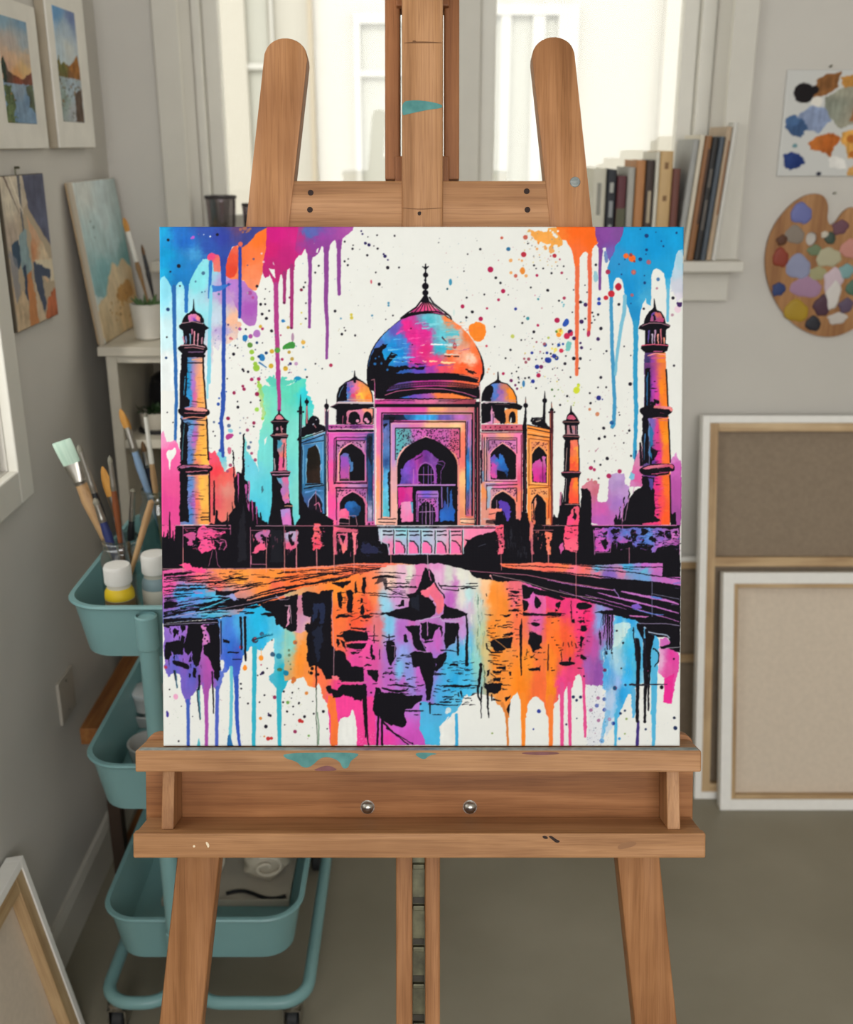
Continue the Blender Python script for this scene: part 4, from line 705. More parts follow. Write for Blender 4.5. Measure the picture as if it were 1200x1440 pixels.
for i in range(60): D(K,rr.uniform(1132,1285),rr.uniform(970,1050),4,w=.8)
F('1340,1100,2868c0 1400,1000,2a5aa8 1420,1120,1f5cb8 1330,1020,3a3a88','1310,1160 1312,1060 1335,1050 1350,960 1380,1060 1400,900 1412,880 1420,1020 1432,1060 1432,1155',w=1.6); L(K,'1390,870 1392,1000',12,w=.8)
R('860,1160,e8a898 840,1140,f0b8a0',785,1130,940,1188); LL(K,7,'790,1140 940,1138','800,1165 935,1170',w=.6); R('1520,1150,f0c0a0 1600,1150,d89880',1485,1130,1605,1180); LL(K,5,'1485,1140 1605,1140','1490,1170 1610,1178',w=.4); L('f0b8a8','820,1155 900,1155',8,w=.5)
AN=1.
# left pavilion
F('480,60,1c2430 540,30,3a60c8 535,100,3c88d0 570,50,d060b0 595,100,e04068 600,30,e87098 640,40,f09040 650,100,f8c840 690,60,f5a040 720,110,f07a30','445,150 445,100 460,40 500,0 540,-25 590,-45 650,-25 700,0 730,50 745,110 745,150',w=.3,tex=.15)
L(K,'592,-110 595,-20',6,22); F(K,'540,-25 575,-50 600,-70 625,-45 665,-22 640,-28 600,-35 560,-25',w=.4); F(K,'445,150 445,90 470,30 510,0 530,-10 525,60 528,140',w=1.); L(K,'445,150 447,90 470,30 520,-15 590,-45 660,-20 715,25 742,90 748,150',8,w=.2); L('7098b8','460,110 475,60 500,20',5,w=.2)
L('d0a090','530,132 740,135',6,w=.2); L('b890a0','440,158 750,160',7,w=.2); F(K,'385,192 440,165 755,168 755,195 700,205 440,215',w=.4); L('8a5a70','395,188 450,170',4)
R(K,440,205,755,340); L('a0a0a8','437,220 437,340',3); F('570,220,e088a0 640,250,d070a0 560,300,c07090 700,215,f09878','525,335 525,235 545,222 640,215 660,205 745,210 748,335',w=.4)
F(K,'542,335 542,270 560,240 590,230 620,240 640,275 640,335',1,w=.3); F(K,'665,335 665,275 680,240 705,230 730,250 742,280 742,335',1,w=.3); DD('d890b0','618,310,14 690,300,16 705,318,14'); L('c05a80','495,270 492,335',8,4)
F('380,360,c050a0 500,360,b85a9c 700,355,c05aa8 600,355,7a3a80','372,345 600,340 755,345 755,378 372,378',w=.5); LL(K,4,'380,358 480,360','500,365 620,355','640,352 740,360',w=1.); DD('2a1030','400,365,7 440,360,6 480,366,7 520,358,6 560,362,7'); L('c05a88','372,385 750,388',5,w=.2)
L(K,'357,130 357,420',6,12); DD(K,'357,185,20 357,200,14'); LL('b05a78',6,'345,210 345,340','372,220 370,340',w=.3); R('3a3048',345,230,372,420)
# left front face
F('400,450,e058b0 390,700,e8509c 390,1000,f05098 420,600,d060b0 550,430,c850b0 650,420,a058b0 730,450,284878 735,700,3a6898 725,1000,8098c0 700,850,a04a88 560,860,c060a8 430,860,f06090 720,600,2a3c68','358,392 755,392 755,1198 370,1198',w=.3)
R(K,365,388,755,404); L(K,'368,420 366,700 372,900',6,w=.5); L(K,'420,850 420,460 440,450',6,w=.3); L('e888b8','360,410 755,410',5,w=.2); LL(K,6,'700,430 700,1190','690,450 435,450 432,830','740,430 745,1190',w=.4); L('d080b8','412,440 690,438',5,w=.3)
R('720,500,20304c 720,700,20406c 730,900,1c3c6c 720,1100,b0a8c8',706,420,740,1130,tex=.3); F(K,'708,440 738,440 735,700 712,640',w=1.2,a=.7); L('9ab0d0','758,400 758,700',4,w=.3)
R('550,500,a85a90 470,500,b878a8 660,500,c080b0',440,478,680,600); L(K,'440,820 440,478 685,478',6,w=.3)
for i in range(70): D('241428',rr.uniform(442,680),rr.uniform(484,570),rr.uniform(2.5,6),w=.8)
F('470,600,f0a890 550,500,e890b0 670,580,c870b0','452,820 455,590 478,545 530,505 565,492 610,520 660,545 690,590 690,820',w=.2)
F(K,'465,820 465,595 490,550 535,520 570,503 610,530 655,560 678,600 678,820',w=.3); F('510,650,9c4cb8 500,760,b850a0 540,600,5c6ab0','475,795 472,610 500,580 545,590 550,700 548,795',w=1.); F('4a78b0','550,600 560,650 578,655 575,735 560,740 548,680',w=1.2); LL('e0a0a8',5,'445,820 690,818','450,600 450,815',w=.2); LL('c87090',6,'470,800 545,800','548,700 548,812',w=.3); L('c86aa0','685,480 688,820',6,w=.2)
R(K,420,832,700,842); R('450,860,e87098 600,860,c888b8 690,860,8a70a8',410,846,700,870); R(K,430,872,695,882)
R('550,900,c86098 470,920,d878a0 660,900,9a5a98',440,886,690,1000); L(K,'440,1180 440,884',6,w=.3)
for i in range(70): D('241428',rr.uniform(442,688),rr.uniform(890,960),rr.uniform(2.5,6),w=.8)
F('470,980,e06a98 560,900,e080a8 680,980,d87098','452,1190 455,1000 485,950 545,915 575,898 620,920 680,960 700,1010 700,1190',w=.2)
F(K,'465,1190 468,1005 500,955 550,925 575,912 620,932 665,970 682,1020 682,1190',w=.3)
F('550,1030,2a6cb0 520,1060,2050a0 600,1080,184070','500,1060 520,1000 560,980 600,990 630,1040 630,1110 580,1120 540,1100',w=2.6); F('500,1080,e86890 530,1100,e85888','455,1120 470,1060 510,1040 530,1060 550,1080 545,1140 460,1130',w=1.2); LL('e8a0b0',4,'460,1130 545,1135','550,1110 548,1190','550,1112 605,1112 615,1190','460,1172 545,1178',w=.3); F(K,'470,1135 540,1140 540,1168 460,1165',w=.5)
F('430,1160,f06090 740,1170,d05aa0','412,1140 440,1150 440,1210 412,1210',w=.8); F('d05aa0','700,1160 760,1160 780,1200 690,1200',w=1.2); DD(K,'715,1180,8 745,1175,6')
# left side face, blue
F('200,450,2a5a8c 300,420,6aa0d0 150,600,3a78a8 170,800,2c6a94 340,700,3a80b0 250,880,30628c 340,1000,4a88c0 180,1000,3a5890 330,500,4888b8','128,480 345,405 352,1130 300,1100 130,1100',w=.3,tex=.15)
LL(K,8,'130,470 340,398','135,500 340,425',w=.3); LL(K,6,'150,530 145,1000','340,430 342,1120','160,510 330,478',w=.4); L('7ab0d8','140,488 342,415',4,w=.2); LL('8ab8d8',4,'155,515 330,485','160,520 158,840','325,490 325,840','180,860 325,848',w=.3); L('a0b0c0','135,455 340,390',3)
F('240,650,1a1612 260,750,2a1e18','190,835 192,600 200,545 240,525 262,512 290,560 305,620 305,835',w=.6,tex=.3); L('a0b8d0','270,515 295,560 308,640',8,3,w=.5); L('80a8d0','310,680 305,790',14,5,w=1.2); L('70a8c8','188,630 185,830',12,6,w=.8); LL(K,9,'165,880 330,850','175,850 320,838',w=.6)
F('260,960,181420','205,1080 208,990 230,950 262,925 300,960 320,1020 320,1100',w=.8); L('9098c8','200,1060 205,985 235,940 262,915 300,945 325,1000',8,4,w=.6); L('5a90d0','180,910 260,890 330,900',14,5,w=1.2); L('d07098','250,1020 285,1000 312,1080',12,6,w=1.2); L('e08098','265,900 268,1190',4,w=.4)
F(K,'128,480 110,470 115,460 128,440 150,450 220,425 345,395 342,350 300,340 300,310 280,275 240,270 210,290 190,350 150,370 130,400',w=1.1); DD('aab','245,340,8 270,300,6 160,355,9'); L('e08a90','255,350 268,370',6)
L(K,'137,90 137,230',3,20); L(K,'137,200 132,600 130,1100',28,16,w=.3); DD(K,'115,232,8 160,236,8 118,470,10'); L('7a90a0','140,260 138,440',7,3,w=.3); L(K,'190,120 190,380',8,26,w=.3); DD(K,'190,150,18'); L('c87880','190,190 190,330',12,w=.4); L(K,'352,420 352,1100',8)
F(K,'128,900 150,930 175,1000 215,1060 250,1050 300,1085 345,1100 400,1140 412,1150 412,1200 95,1200 100,1165 128,1130',w=1.3)
# right pavilion and wing
O(590,540)
F('560,60,1a1424 640,30,4a80d0 650,90,4878c8 690,60,9a60b0 700,110,b070b0 760,60,f08a28 790,110,f58a20 720,10,d07a60','528,145 530,90 555,35 600,0 670,-20 740,0 790,50 815,100 820,160 700,150',w=.3,tex=.15)
L(K,'662,-100 665,-15',8,20); L('a05a60','662,-40 664,-12',5); F(K,'600,0 640,-25 665,-45 690,-20 740,0 680,-10',w=.3); F(K,'528,145 530,85 560,30 600,0 620,20 625,70 600,120 610,145',w=1.2); L(K,'528,145 532,85 560,30 620,-8 670,-20 740,0 790,50 818,110 822,160',8,w=.2)
L('c88a7a','720,135 820,140',6,w=.3); L('a88898','540,160 640,148 700,150 800,158',8,w=.3); F(K,'525,165 640,158 820,162 870,188 850,218 820,222 720,200 720,335 525,335',w=.6); L('7a5a60','640,170 760,172',4)
F('800,250,f09848 740,250,e08a50','718,335 718,225 740,210 780,205 828,215 830,335',w=.4); F(K,'640,335 640,260 660,235 690,215 720,230 730,280 728,335',1,w=.4); F(K,'755,330 755,265 770,238 790,228 808,245 815,290 812,330',1,w=.3); F(W,'768,300 775,270 780,330 765,328',1,w=.4); F('610,290,c888c0 650,300,e89088','545,335 600,310 600,230 612,180 618,230 632,240 630,280 680,320 680,335',w=.8); L(K,'622,250 622,330',5)
F('560,360,c85a78 700,360,b04a60 850,360,c86070','522,342 870,342 872,388 522,385',w=.4); DD('401428','560,362,6 600,366,7 640,360,6 680,366,6 740,362,6 780,366,7 820,360,6'); R('3a1828',525,388,880,402); L('d07068','700,400 880,395',4)
F('560,430,f08a90 700,420,f0a080 840,450,f07ab0 845,600,f080a8 840,800,e05a80 840,950,f08060 540,600,c88890 540,900,f09050 550,1100,d89080 700,850,e870a8 600,850,b090b8 570,500,a888a8 600,450,d080a8','520,408 870,408 870,1198 520,1198',w=.3)
LL('5a1c30',6,'525,412 870,410','530,430 528,830','860,430 862,1140',w=.3); LL(K,6,'548,450 548,820','565,455 815,455','570,460 568,815','570,850 568,1060','568,855 825,850',w=.3); L('f0b890','555,450 555,810',4,w=.2); R('1c1020',518,560,530,840,w=.8)
R('600,500,b070a0 780,500,d078b0',585,475,815,600); L(K,'585,560 585,472 812,472',6,w=.3); L(K,'822,455 822,815',5)
for i in range(80): D('3a1838',rr.uniform(588,812),rr.uniform(482,570),rr.uniform(2.5,5.5),w=.8)
F('700,490,f0a0a0 600,700,d888b0 815,600,f07a98','590,815 590,590 610,560 650,530 700,490 740,515 790,555 825,590 825,815',w=.2); F(K,'602,805 602,595 620,565 655,535 700,503 740,528 785,562 815,598 815,805',w=.3)
F('620,700,d048a8 640,600,6a50b0 680,650,2878c8 720,700,2060b0 620,780,d850a0 740,740,1a3c70','606,795 606,620 640,600 670,640 690,590 705,610 720,650 740,690 750,740 740,790 720,740 660,730 655,795',w=1.8); LL('e0a0c0',5,'595,815 825,812',w=.2); L('7a98b8','535,740 540,820',14,w=.8); L('f0b0a0','560,830 700,828',8,w=.3); R('3a1828',555,818,825,824)
R('650,890,c890a0 780,900,e08890',600,880,815,960); L(K,'600,885 815,878',7,w=.3); F('600,950,98a8c0 590,880,b0b8c8','572,865 620,870 600,900 600,1040 572,1050',w=.6); L(K,'820,880 822,1000',5)
for i in range(60): D('3a1838',rr.uniform(620,812),rr.uniform(885,950),rr.uniform(2.5,5.5),w=.8)
F('700,900,f0a890 600,960,e0a0a0 815,980,f08870','590,1100 595,985 620,945 660,915 705,892 750,920 800,960 825,1000 825,1140 700,1140',w=.2); F(K,'605,1130 608,985 640,940 705,907 760,940 800,975 815,1020 815,1190 640,1190',w=.3)
F('720,1020,5a3aa8 700,1100,4a38a0 740,1120,5840b0','660,990 690,975 740,990 760,1060 770,1120 750,1180 720,1150 700,1070 670,1040',w=2.); F('620,1080,f08a78 600,1120,e88070','575,1150 600,1050 690,1045 690,1070 650,1080 640,1160',w=1.1); L(K,'590,1100 640,1090',5); F(K,'560,1150 650,1140 650,1180 560,1180',w=.8,a=.7); L('c8a0a0','540,1140 590,1140',14,w=.8); L('c890b8','652,980 652,1050',4)
F(K,'870,360 872,1080 905,1080 905,300 900,180 893,180 880,300',w=.5); LL('7a3a48',5,'880,420 880,640','895,640 890,1060',w=.4)
L(K,'897,110 897,250',3,16); DD(K,'897,182,20'); L('9a5040','897,130 897,160',4)
F('960,400,f5903c 1080,420,f08a3c 930,600,f5a050 930,1000,f58c40 1100,800,f08438 1090,1100,f07038 1000,860,f5a048 1000,470,f09a58','908,345 1112,378 1120,1190 912,1190',w=.3)
LL(K,7,'912,345 1110,385','915,372 1110,412','915,425 1110,455',w=.3); LL('5a2018',5,'925,460 925,860','935,460 1095,480','1095,480 1092,860','930,880 1095,870','1095,880 1090,1180',w=.3); L('f8b878','915,400 1110,440',5)
R('1000,510,e89060',945,490,1080,580)
for i in range(40): D('4a1c20',rr.uniform(945,1080),rr.uniform(492,560),rr.uniform(2.5,5),w=.8)
F('f0a060','940,830 940,590 965,545 1010,515 1050,545 1085,590 1085,840',w=.2); F(K,'952,828 952,595 975,555 1010,527 1045,555 1075,600 1075,835',w=.3)
F('990,750,d03a98 1000,650,c850a0 1050,640,c86aa8 1060,780,a02a80 980,800,e0308c','957,822 958,680 985,650 1020,630 1050,600 1068,620 1070,830',w=1.8); L(K,'1030,600 1030,650',14,w=1.); L('3a1420','1040,640 1042,830',4); L('f8b080','945,835 1085,848',7,w=.2); L('5a2018','920,850 1110,858',4)
R('1000,900,e89a60',935,885,1085,960); 
for i in range(30): D('4a1c20',rr.uniform(940,1080),rr.uniform(888,935),rr.uniform(2.5,5),w=.8)
F('f0985c','930,1190 932,990 955,950 995,912 1040,945 1075,990 1078,1190',w=.2); F(K,'945,1190 945,995 965,955 995,925 1035,960 1068,1005 1068,1190',w=.4); F('960,1050,e88858 975,1150,e07058 980,1000,e8987c','950,1190 950,1010 975,960 990,960 985,1040 970,1070 975,1190',w=1.6); L(K,'960,1000 965,1150',8,w=1.5)
F('e8986c','1075,1150 1100,1130 1110,1190 1070,1190',w=.8)
L(K,'1057,60 1057,150',3,18); DD(K,'1057,140,20'); L(K,'1055,150 1052,360',18,26,w=.3); L(K,'945,320 950,290 1020,290 1060,285',14,w=1.); F(K,'945,330 960,300 1050,300 1080,350 1110,375 1100,385 960,345',w=1.2); L('a8a098','985,320 1020,315',10,w=1.); L(K,'1115,150 1117,240',4,14); DD(K,'1117,220,16 1097,238,8 1140,238,8'); L('401820','1115,240 1115,700 1120,1200',32,14,w=.3); L('d07858','1105,250 1105,370',5,w=.3); L('a04838','1118,420 1118,1180',7,w=.3); L('c06a4c','1118,165 1118,200',5)

# ---- terrace band
O(220,770)
R(K,20,-190,4420,170); 
F(K,'20,-190 20,180 4400,180 4400,-60',w=.5)
O(220,540)
L('d890a8','160,1193 625,1193',6,w=.15); L('c890a8','840,1196 1180,1196',6,w=.15)
F('80,1250,e05090 100,1280,e05090','20,1190 160,1190 160,1230 150,1330 130,1290 110,1310 90,1280 60,1300 20,1280',w=1.2); L(K,'112,1150 115,1310',12,14)
F('430,1300,e8508c 470,1350,e84c84 380,1240,e0508c','360,1215 400,1190 430,1215 500,1240 580,1240 590,1260 520,1270 500,1300 470,1290 480,1330 500,1400 470,1390 440,1420 370,1425 350,1380 365,1330 340,1290',w=1.6); L(K,'430,1310 480,1310',10,w=1.); L(K,'460,1290 470,1340',10,w=1.); F('c05088','230,1270 290,1240 340,1260 330,1320 300,1310 310,1360 260,1360 270,1310',w=1.8)
L('c85a8c','540,1310 580,1320 592,1360 570,1400',8,w=.6); L('c85a8c','510,1320 540,1350 530,1390',8,w=1.); DD('c85a8c','545,1340,9'); LL('c86a94',5,'225,1200 225,1600','625,1193 625,1270','230,1215 330,1215',w=.2); L('c8608c','440,1215 620,1218',7,w=.8)
LL('c86a94',4,'485,1360 440,1540','500,1400 520,1530 540,1550',w=.5); LL('d07898',5,'795,1210 795,1560','930,1230 928,1570','800,1235 945,1232','800,1450 800,1520 925,1522',w=.3)
F('880,1280,b06aa0 880,1380,e85a80','840,1260 880,1240 950,1235 945,1300 900,1290 870,1310 910,1330 920,1390 880,1400 850,1420 805,1430 830,1380 870,1350 840,1310',w=1.8); DD(K,'890,1280,12 865,1340,10 905,1340,8')
F('1120,1280,a8a0c0 1100,1370,e85a88 1170,1360,e05a80','1085,1250 1170,1240 1190,1260 1185,1380 1150,1400 1090,1390 1095,1330 1150,1340 1150,1300 1100,1310',w=1.6); F(K,'1110,1270 1160,1270 1150,1330 1120,1300',w=1.6); L('d07a90','1080,1200 1082,1560',5,w=.2); L('d07a90','1185,1230 1200,1260 1180,1300 1182,1560',6,w=.6)
O(400,540)
F('50,1290,a8a8c8 40,1370,e05a80','0,1250 60,1240 110,1240 100,1300 115,1340 90,1390 10,1390',w=1.6,a=.9); F(K,'30,1270 80,1260 60,1310 90,1340 70,1370 40,1330',w=1.6)
F('270,1250,e86068 270,1380,e84860','250,1180 300,1170 300,1270 320,1340 310,1400 240,1395 240,1300 250,1260',w=2.4); DD(K,'265,1300,9 290,1250,7 260,1350,8'); L('e08098','105,1196 790,1198',6,w=.15)
LL('d87090',5,'100,1230 105,1600','270,1390 275,1570','415,1200 420,1590','430,1230 620,1235',w=.25)
F('430,1220,f06080 480,1260,b8586c','412,1200 470,1210 620,1225 615,1250 440,1248 440,1440 412,1440',w=.6); F('490,1300,d06080 510,1400,f07878','445,1270 530,1250 530,1400 500,1440 480,1400 470,1330',w=1.5); F(K,'470,1270 510,1290 490,1350 475,1300',w=1.4); F('600,1350,f07888','570,1250 620,1255 605,1330 605,1440 585,1440 580,1320',w=.9)
F('2a2c48','640,1370 780,1350 800,1440 650,1440',w=2.5,a=.5)
F('830,1240,b0c0d0 1000,1240,90d0dc 1150,1240,a0c8d8 1300,1240,c0b8d0 1450,1240,e090b0 1600,1260,f080a8 900,1380,e880b0 1100,1300,a0a8d0 1500,1380,f08098','790,1205 1850,1205 1850,1260 1720,1275 1660,1270 1600,1290 1540,1330 1510,1400 1500,1440 880,1440 885,1350 800,1320',w=.6)
L('d8d0d8','785,1196 1850,1196',9,w=.15); L(K,'790,1212 1850,1214',9,w=.2); L('e06080','1700,1200 1850,1200',7)
for i,x in enumerate((820,930,1045,1160,1280,1400,1510)):
    if i<6: LL(K,10,'%d,1243 %d,1243'%(x+10,x+85),'%d,1275 %d,1275'%(x+15,x+88),w=.9)
    if i in(1,2,3,4,5): F('f070a8','%d,1430 %d,1340 %d,1330 %d,1380 %d,1430'%(x,x+5,x+40,x+80,x+85),w=.6); L(K,'%d,1325 %d,1330 %d,1365 %d,1420'%(x+15,x+45,x+82,x+88),9,w=.8)
    L('b8d0d8','%d,1230 %d,1430'%(x,x),9,w=.3); 
    if i>0: L(K,'%d,1235 %d,1430'%(x-8,x-8),7,w=.5)
L('b8b0c8','800,1320 870,1350 890,1440',9,w=.3); F(K,'620,1180 640,1230 700,1230 790,1290 800,1340 870,1370 875,1440 625,1440',w=.8); F('2c3058','660,1350 720,1360 780,1380 790,1430 650,1430',w=2.6,a=.7)
O(590,540)
F(K,'380,1310 440,1320 480,1330 560,1260 620,1250 660,1240 665,1440 400,1440 420,1350',w=1.2); LL('9098b0',4,'500,1370 560,1350',w=.6,a=.6)
F('690,1220,f05870 690,1400,e86078 680,1300,c04868','640,1195 715,1190 718,1260 710,1440 670,1440 665,1280 640,1240',w=1.6); DD(K,'690,1270,7 680,1330,9 700,1370,8 690,1220,6'); F(K,'712,1080 740,1160 800,1150 830,1140 850,1150 870,1075 910,1085 930,1180 935,1300 945,1440 715,1440',w=1.)
F('940,1250,d87068 940,1350,a85060','930,1150 960,1190 965,1440 945,1440 930,1300',w=1.4); L('d890a0','950,1200 952,1600',4,w=.2); L('d88088','955,1233 1130,1233',5,w=.2); LL('c8808c',5,'1040,1195 1280,1195',w=.3)
F('1090,1280,f07860 1090,1400,f08060','1060,1245 1130,1250 1120,1300 1100,1340 1115,1440 1080,1440 1075,1340',w=1.6); DD(K,'1090,1300,8 1110,1330,8'); L('e08870','1090,1400 1090,1560',7,w=.3); 
O(770,540)
F('180,1250,f04a70 200,1380,f0607c','145,1200 265,1200 255,1420 150,1400 140,1300',w=1.4); F(K,'40,1260 110,1240 130,1300 100,1440 30,1440',w=1.); F('d05a9c','100,1380 130,1330 140,1380 120,1440',w=1.2)
L('d880b8','380,1193 1090,1193',6,w=.15); LL('c070b0',5,'390,1230 400,1440','635,1200 635,1330','690,1380 692,1560','1120,1215 1115,1440','540,1320 530,1420 400,1425',w=.3)
F('430,1270,c05ab8 420,1380,d050b0 560,1260,6a50b0 670,1270,5a78c8 650,1330,c060c0 760,1300,5a68c8 850,1270,5888d0 830,1330,4a70c0 960,1280,8060b8 950,1340,b060b8 1050,1290,c870b8 1080,1340,a050a0','395,1215 1115,1215 1110,1360 1000,1360 930,1370 915,1430 880,1425 890,1360 800,1340 740,1370 700,1330 650,1350 610,1340 560,1320 530,1350 515,1420 405,1420',w=2.,tex=.2)
for s in ('430,1250 500,1255 490,1310 470,1270','540,1240 620,1230 610,1270 545,1270','430,1320 480,1310 500,1340 490,1400 470,1390','720,1230 750,1240 750,1340 720,1360 700,1280','790,1220 850,1235 830,1265 790,1260','860,1280 910,1290 920,1330 870,1310','1010,1225 1050,1215 1050,1290 1020,1310 1000,1260','930,1240 1000,1235 990,1290 940,1270','640,1290 710,1300 700,1320','540,1290 600,1300 580,1330','780,1300 830,1310 810,1330','1060,1240 1110,1240 1100,1270'): F(K,s,w=2.6)

O(220,540)
scrib('e0588c c05090 d070a0 f05080',230,1220,600,1400,46,36,5,seed=31); scrib('c05a90 e06080',800,1225,1190,1420,40,30,5,vert=True,seed=32); scrib(K,350,1220,560,1400,40,30,6,seed=33)
for x,y,h in ((60,1290,90),(95,1270,60),(140,1280,80),(600,1120,130),(640,1040,200),(668,960,200),(700,900,260),(716,820,340),(745,900,250),(760,960,180),(800,1020,150),(830,1060,120),(855,1100,90),(880,1120,60)): L(K,'%d,%d %d,%d'%(x,y-40,x+2,y+h-40),4,16,w=.9)
F('2a2b33','700,1200 740,1000 760,1250 770,1500 690,1500',w=2.5,a=.5); F('22252c','960,1220 1060,1230 1070,1500 960,1500',w=2,a=.5)
O(400,540)
scrib('e8608c d06090 f07888',230,1200,330,1400,20,20,6,seed=34); scrib('d06088 e87890',420,1240,620,1420,34,34,5,vert=True,seed=35); scrib(K,235,1200,325,1400,16,20,6,seed=36); scrib('2c3044 3a3e58',640,1330,800,1430,16,40,8,seed=37,a=.6)
O(590,540)
scrib('e06078 f07880',645,1205,715,1430,26,18,6,seed=38); scrib('d87068 c06060',930,1190,1110,1420,24,22,5,vert=True,seed=39); scrib(K,650,1205,715,1430,18,14,6,seed=40); scrib('26262e 30323c',720,1200,930,1430,20,70,14,vert=True,seed=41,a=.5)
O(770,540)
scrib('b060c0 5878c8 d070b8 6a50b0',400,1220,1110,1400,80,38,5,seed=42); scrib(K,400,1220,1110,1360,70,34,7,seed=43); scrib('b060c0 5878c8',400,1230,1110,1360,30,40,4,vert=True,seed=44); scrib(K,150,1210,265,1420,18,24,7,seed=45)
L('d880b8','380,1193 1090,1193',6,w=.15)
# ---- paths and bank, left
O(220,770)
F(K,'40,170 2200,170 2000,200 1400,370 1180,440 900,520 700,560 500,600 40,640',w=.4)
F('100,210,d85898 300,190,e05a90 100,330,e05094 350,250,f06c78 600,210,f08a48 700,260,f5963a 1000,230,f58c38 500,320,f07060 700,340,e08878 900,300,f58a3c 1150,290,f57038 200,400,3aa0dc 350,390,30a0e0 120,480,9a60b8 300,480,6a80c8 150,560,5a78b8 500,430,48b0dc 450,530,40a8d0 620,430,8898c8 700,400,c08078 1000,320,f06a4c 1400,170,f07a50 1700,170,f06a48 1400,260,f57a38 1900,160,f06850 2100,170,f0a080',
 '45,195 200,175 600,180 1180,170 1700,130 2050,130 2250,150 2250,200 1800,250 1400,350 1180,400 900,480 760,560 400,600 50,640',w=.5,pw=4,tex=.08)
def wedge(c,*ss,ww=.8):
    """long brush wedges: 'x0,y0 x1,y1 t0 tm t1'"""
    for s in ss:
        a=s.split(); p=P(' '.join(a[:-3])); t=[float(q)/Z for q in a[-3:]]
        p=chaikin(p,2,False); n=len(p); k=np.linspace(0,1,n); tt=np.where(k<.5,t[0]+(t[1]-t[0])*k*2,t[1]+(t[2]-t[1])*(k*2-1))/2
        F(c,np.vstack([p+np.c_[np.zeros(n),tt],(p-np.c_[np.zeros(n),tt])[::-1]]),w=ww,tex=0)
wedge(K,'240,215 330,190 430,185 20 30 4','450,175 700,178 900,178 6 10 3','60,235 200,215 300,215 26 16 3','80,255 250,250 420,235 10 18 2','240,290 400,300 680,300 5 10 3','60,290 300,275 560,265 4 8 3','490,310 600,265 740,245 6 14 2','560,240 700,262 780,262 3 14 2','650,345 760,320 900,295 2 16 2','850,250 960,250 3 12 3','1020,215 1100,205 1190,210 3 10 3','990,265 1100,250 1200,238 3 12 2','60,360 300,345 480,350 500,372 6 10 3','60,380 200,360 450,345 800,300 6 8 3','60,480 110,470 180,470 36 44 6','180,470 300,440 520,420 3 14 2','400,500 550,450 700,440 2 16 4','60,585 350,510 700,450 960,380 14 16 6','60,620 300,600 600,600 42 16 3','480,520 700,500 900,440 1180,360 6 60 12','500,380 600,390 700,360 40 40 3','760,420 1000,380 1090,355 4 10 4','60,545 240,520 400,480 6 12 2','560,578 700,580 2 12 2','700,360 860,330 2 12 2','340,555 500,545 620,545 12 10 2','1090,350 1400,280 1700,220 20 10 3','1180,200 1400,185 1700,180 4 8 2','1180,235 1500,215 2 8 3','1130,290 1400,230 1700,190 1950,170 10 10 4','1180,330 1450,280 1800,215 2100,165 10 12 4','1100,400 1500,310 1800,240 2200,150 16 18 8','1180,410 1300,370 1500,320 30 14 3','1700,160 1900,170 3 6 2','1180,150 1900,150 3 6 2','1500,165 1850,185 2 6 2')
wedge(K,'60,235 160,225 260,222 14 24 4','60,270 160,268 330,262 10 8 2','45,330 200,325 420,318 6 10 3','60,400 200,392 330,380 5 8 2','60,430 160,420 300,405 8 12 2','60,505 200,490 330,468 20 14 3','60,560 200,545 420,515 16 12 3','200,510 420,480 560,440 8 26 6','330,535 560,500 700,470 8 22 6','470,520 600,480 760,450 30 60 30','520,420 640,440 740,430 8 30 8','380,300 560,285 760,270 2 7 2','760,330 900,310 1060,280 3 9 3','820,400 1000,350 1180,320 6 16 10','940,300 1100,270 1300,235 3 8 3','1300,330 1500,285 1700,230 8 12 4','1250,270 1500,215 1700,185 4 9 3','1700,210 1900,175 2080,160 6 10 3')
scrib(K,60,200,700,600,90,90,6,seed=46,w=.9); scrib(K,700,190,1700,330,60,110,5,seed=47,w=.9); scrib('d86098 e07898',60,200,500,400,24,90,5,seed=48,w=.7); scrib('48a8d8 7a70c0',80,420,560,600,26,100,5,seed=49,w=.7)
L('c0a8c0','60,600 400,540 800,470 1100,400',4,w=.4); L('80c0d0','360,560 500,560 620,548',7,4,w=.6); L('50b8d8','370,520 520,470 620,430',12,5,w=.8); L('e8a090','1180,420 1500,345 1700,290',5,w=.4)
DD('9098d0','640,410,24 660,430,18'); L('a0a0d0','620,400 690,440',6,w=.8)
L('d898a0','45,180 1180,176 1700,142 2000,150',5,w=.25); F('f04c88','230,130 290,130 310,165 380,170 430,190 400,215 330,205 240,180 190,150',w=2.4)
for x in (225,928,1082,1185,1355,1500,1668,1980): L('e89088','%d,0 %d,210'%(x,x),4.5,w=.2)
# ---- black path, right
O(590,770)
F('750,140,f07050 900,150,f07860 1100,150,f06a58 1250,150,f0784c 1400,160,f06a60 1300,200,f07088 1500,180,60a8d0 1500,210,e07090 1700,200,c878a0 1900,190,60b0d0 1750,170,48a8d8 2000,150,c868b8 1900,150,c060c0 2040,220,b868b8 2100,270,c068b8 1900,240,6a9ad0 1600,230,8060b8','680,135 850,135 1000,125 1300,140 1480,145 1900,130 2205,135 2205,330 1900,290 1500,260 1080,210 700,165',w=.6,pw=4)
F(K,'2055,130 2205,130 2205,250 2050,245',w=.6); F(K,'350,140 700,165 1080,205 1200,215 1500,255 1700,265 2000,290 2205,320 2205,660 2100,640 1920,600 1850,570 1500,550 1300,450 1080,370 860,300 700,290 560,290 450,240 420,200 330,185',w=.7)
wedge(K,'720,150 1100,165 1300,175 2 8 4','1330,155 1500,160 1850,185 4 10 3','1400,180 1800,210 2205,265 3 8 8','1200,140 1450,150 1600,140 3 6 2','1720,160 1900,165 2060,165 2 10 3','1080,200 1500,235 1660,262 2 12 3')
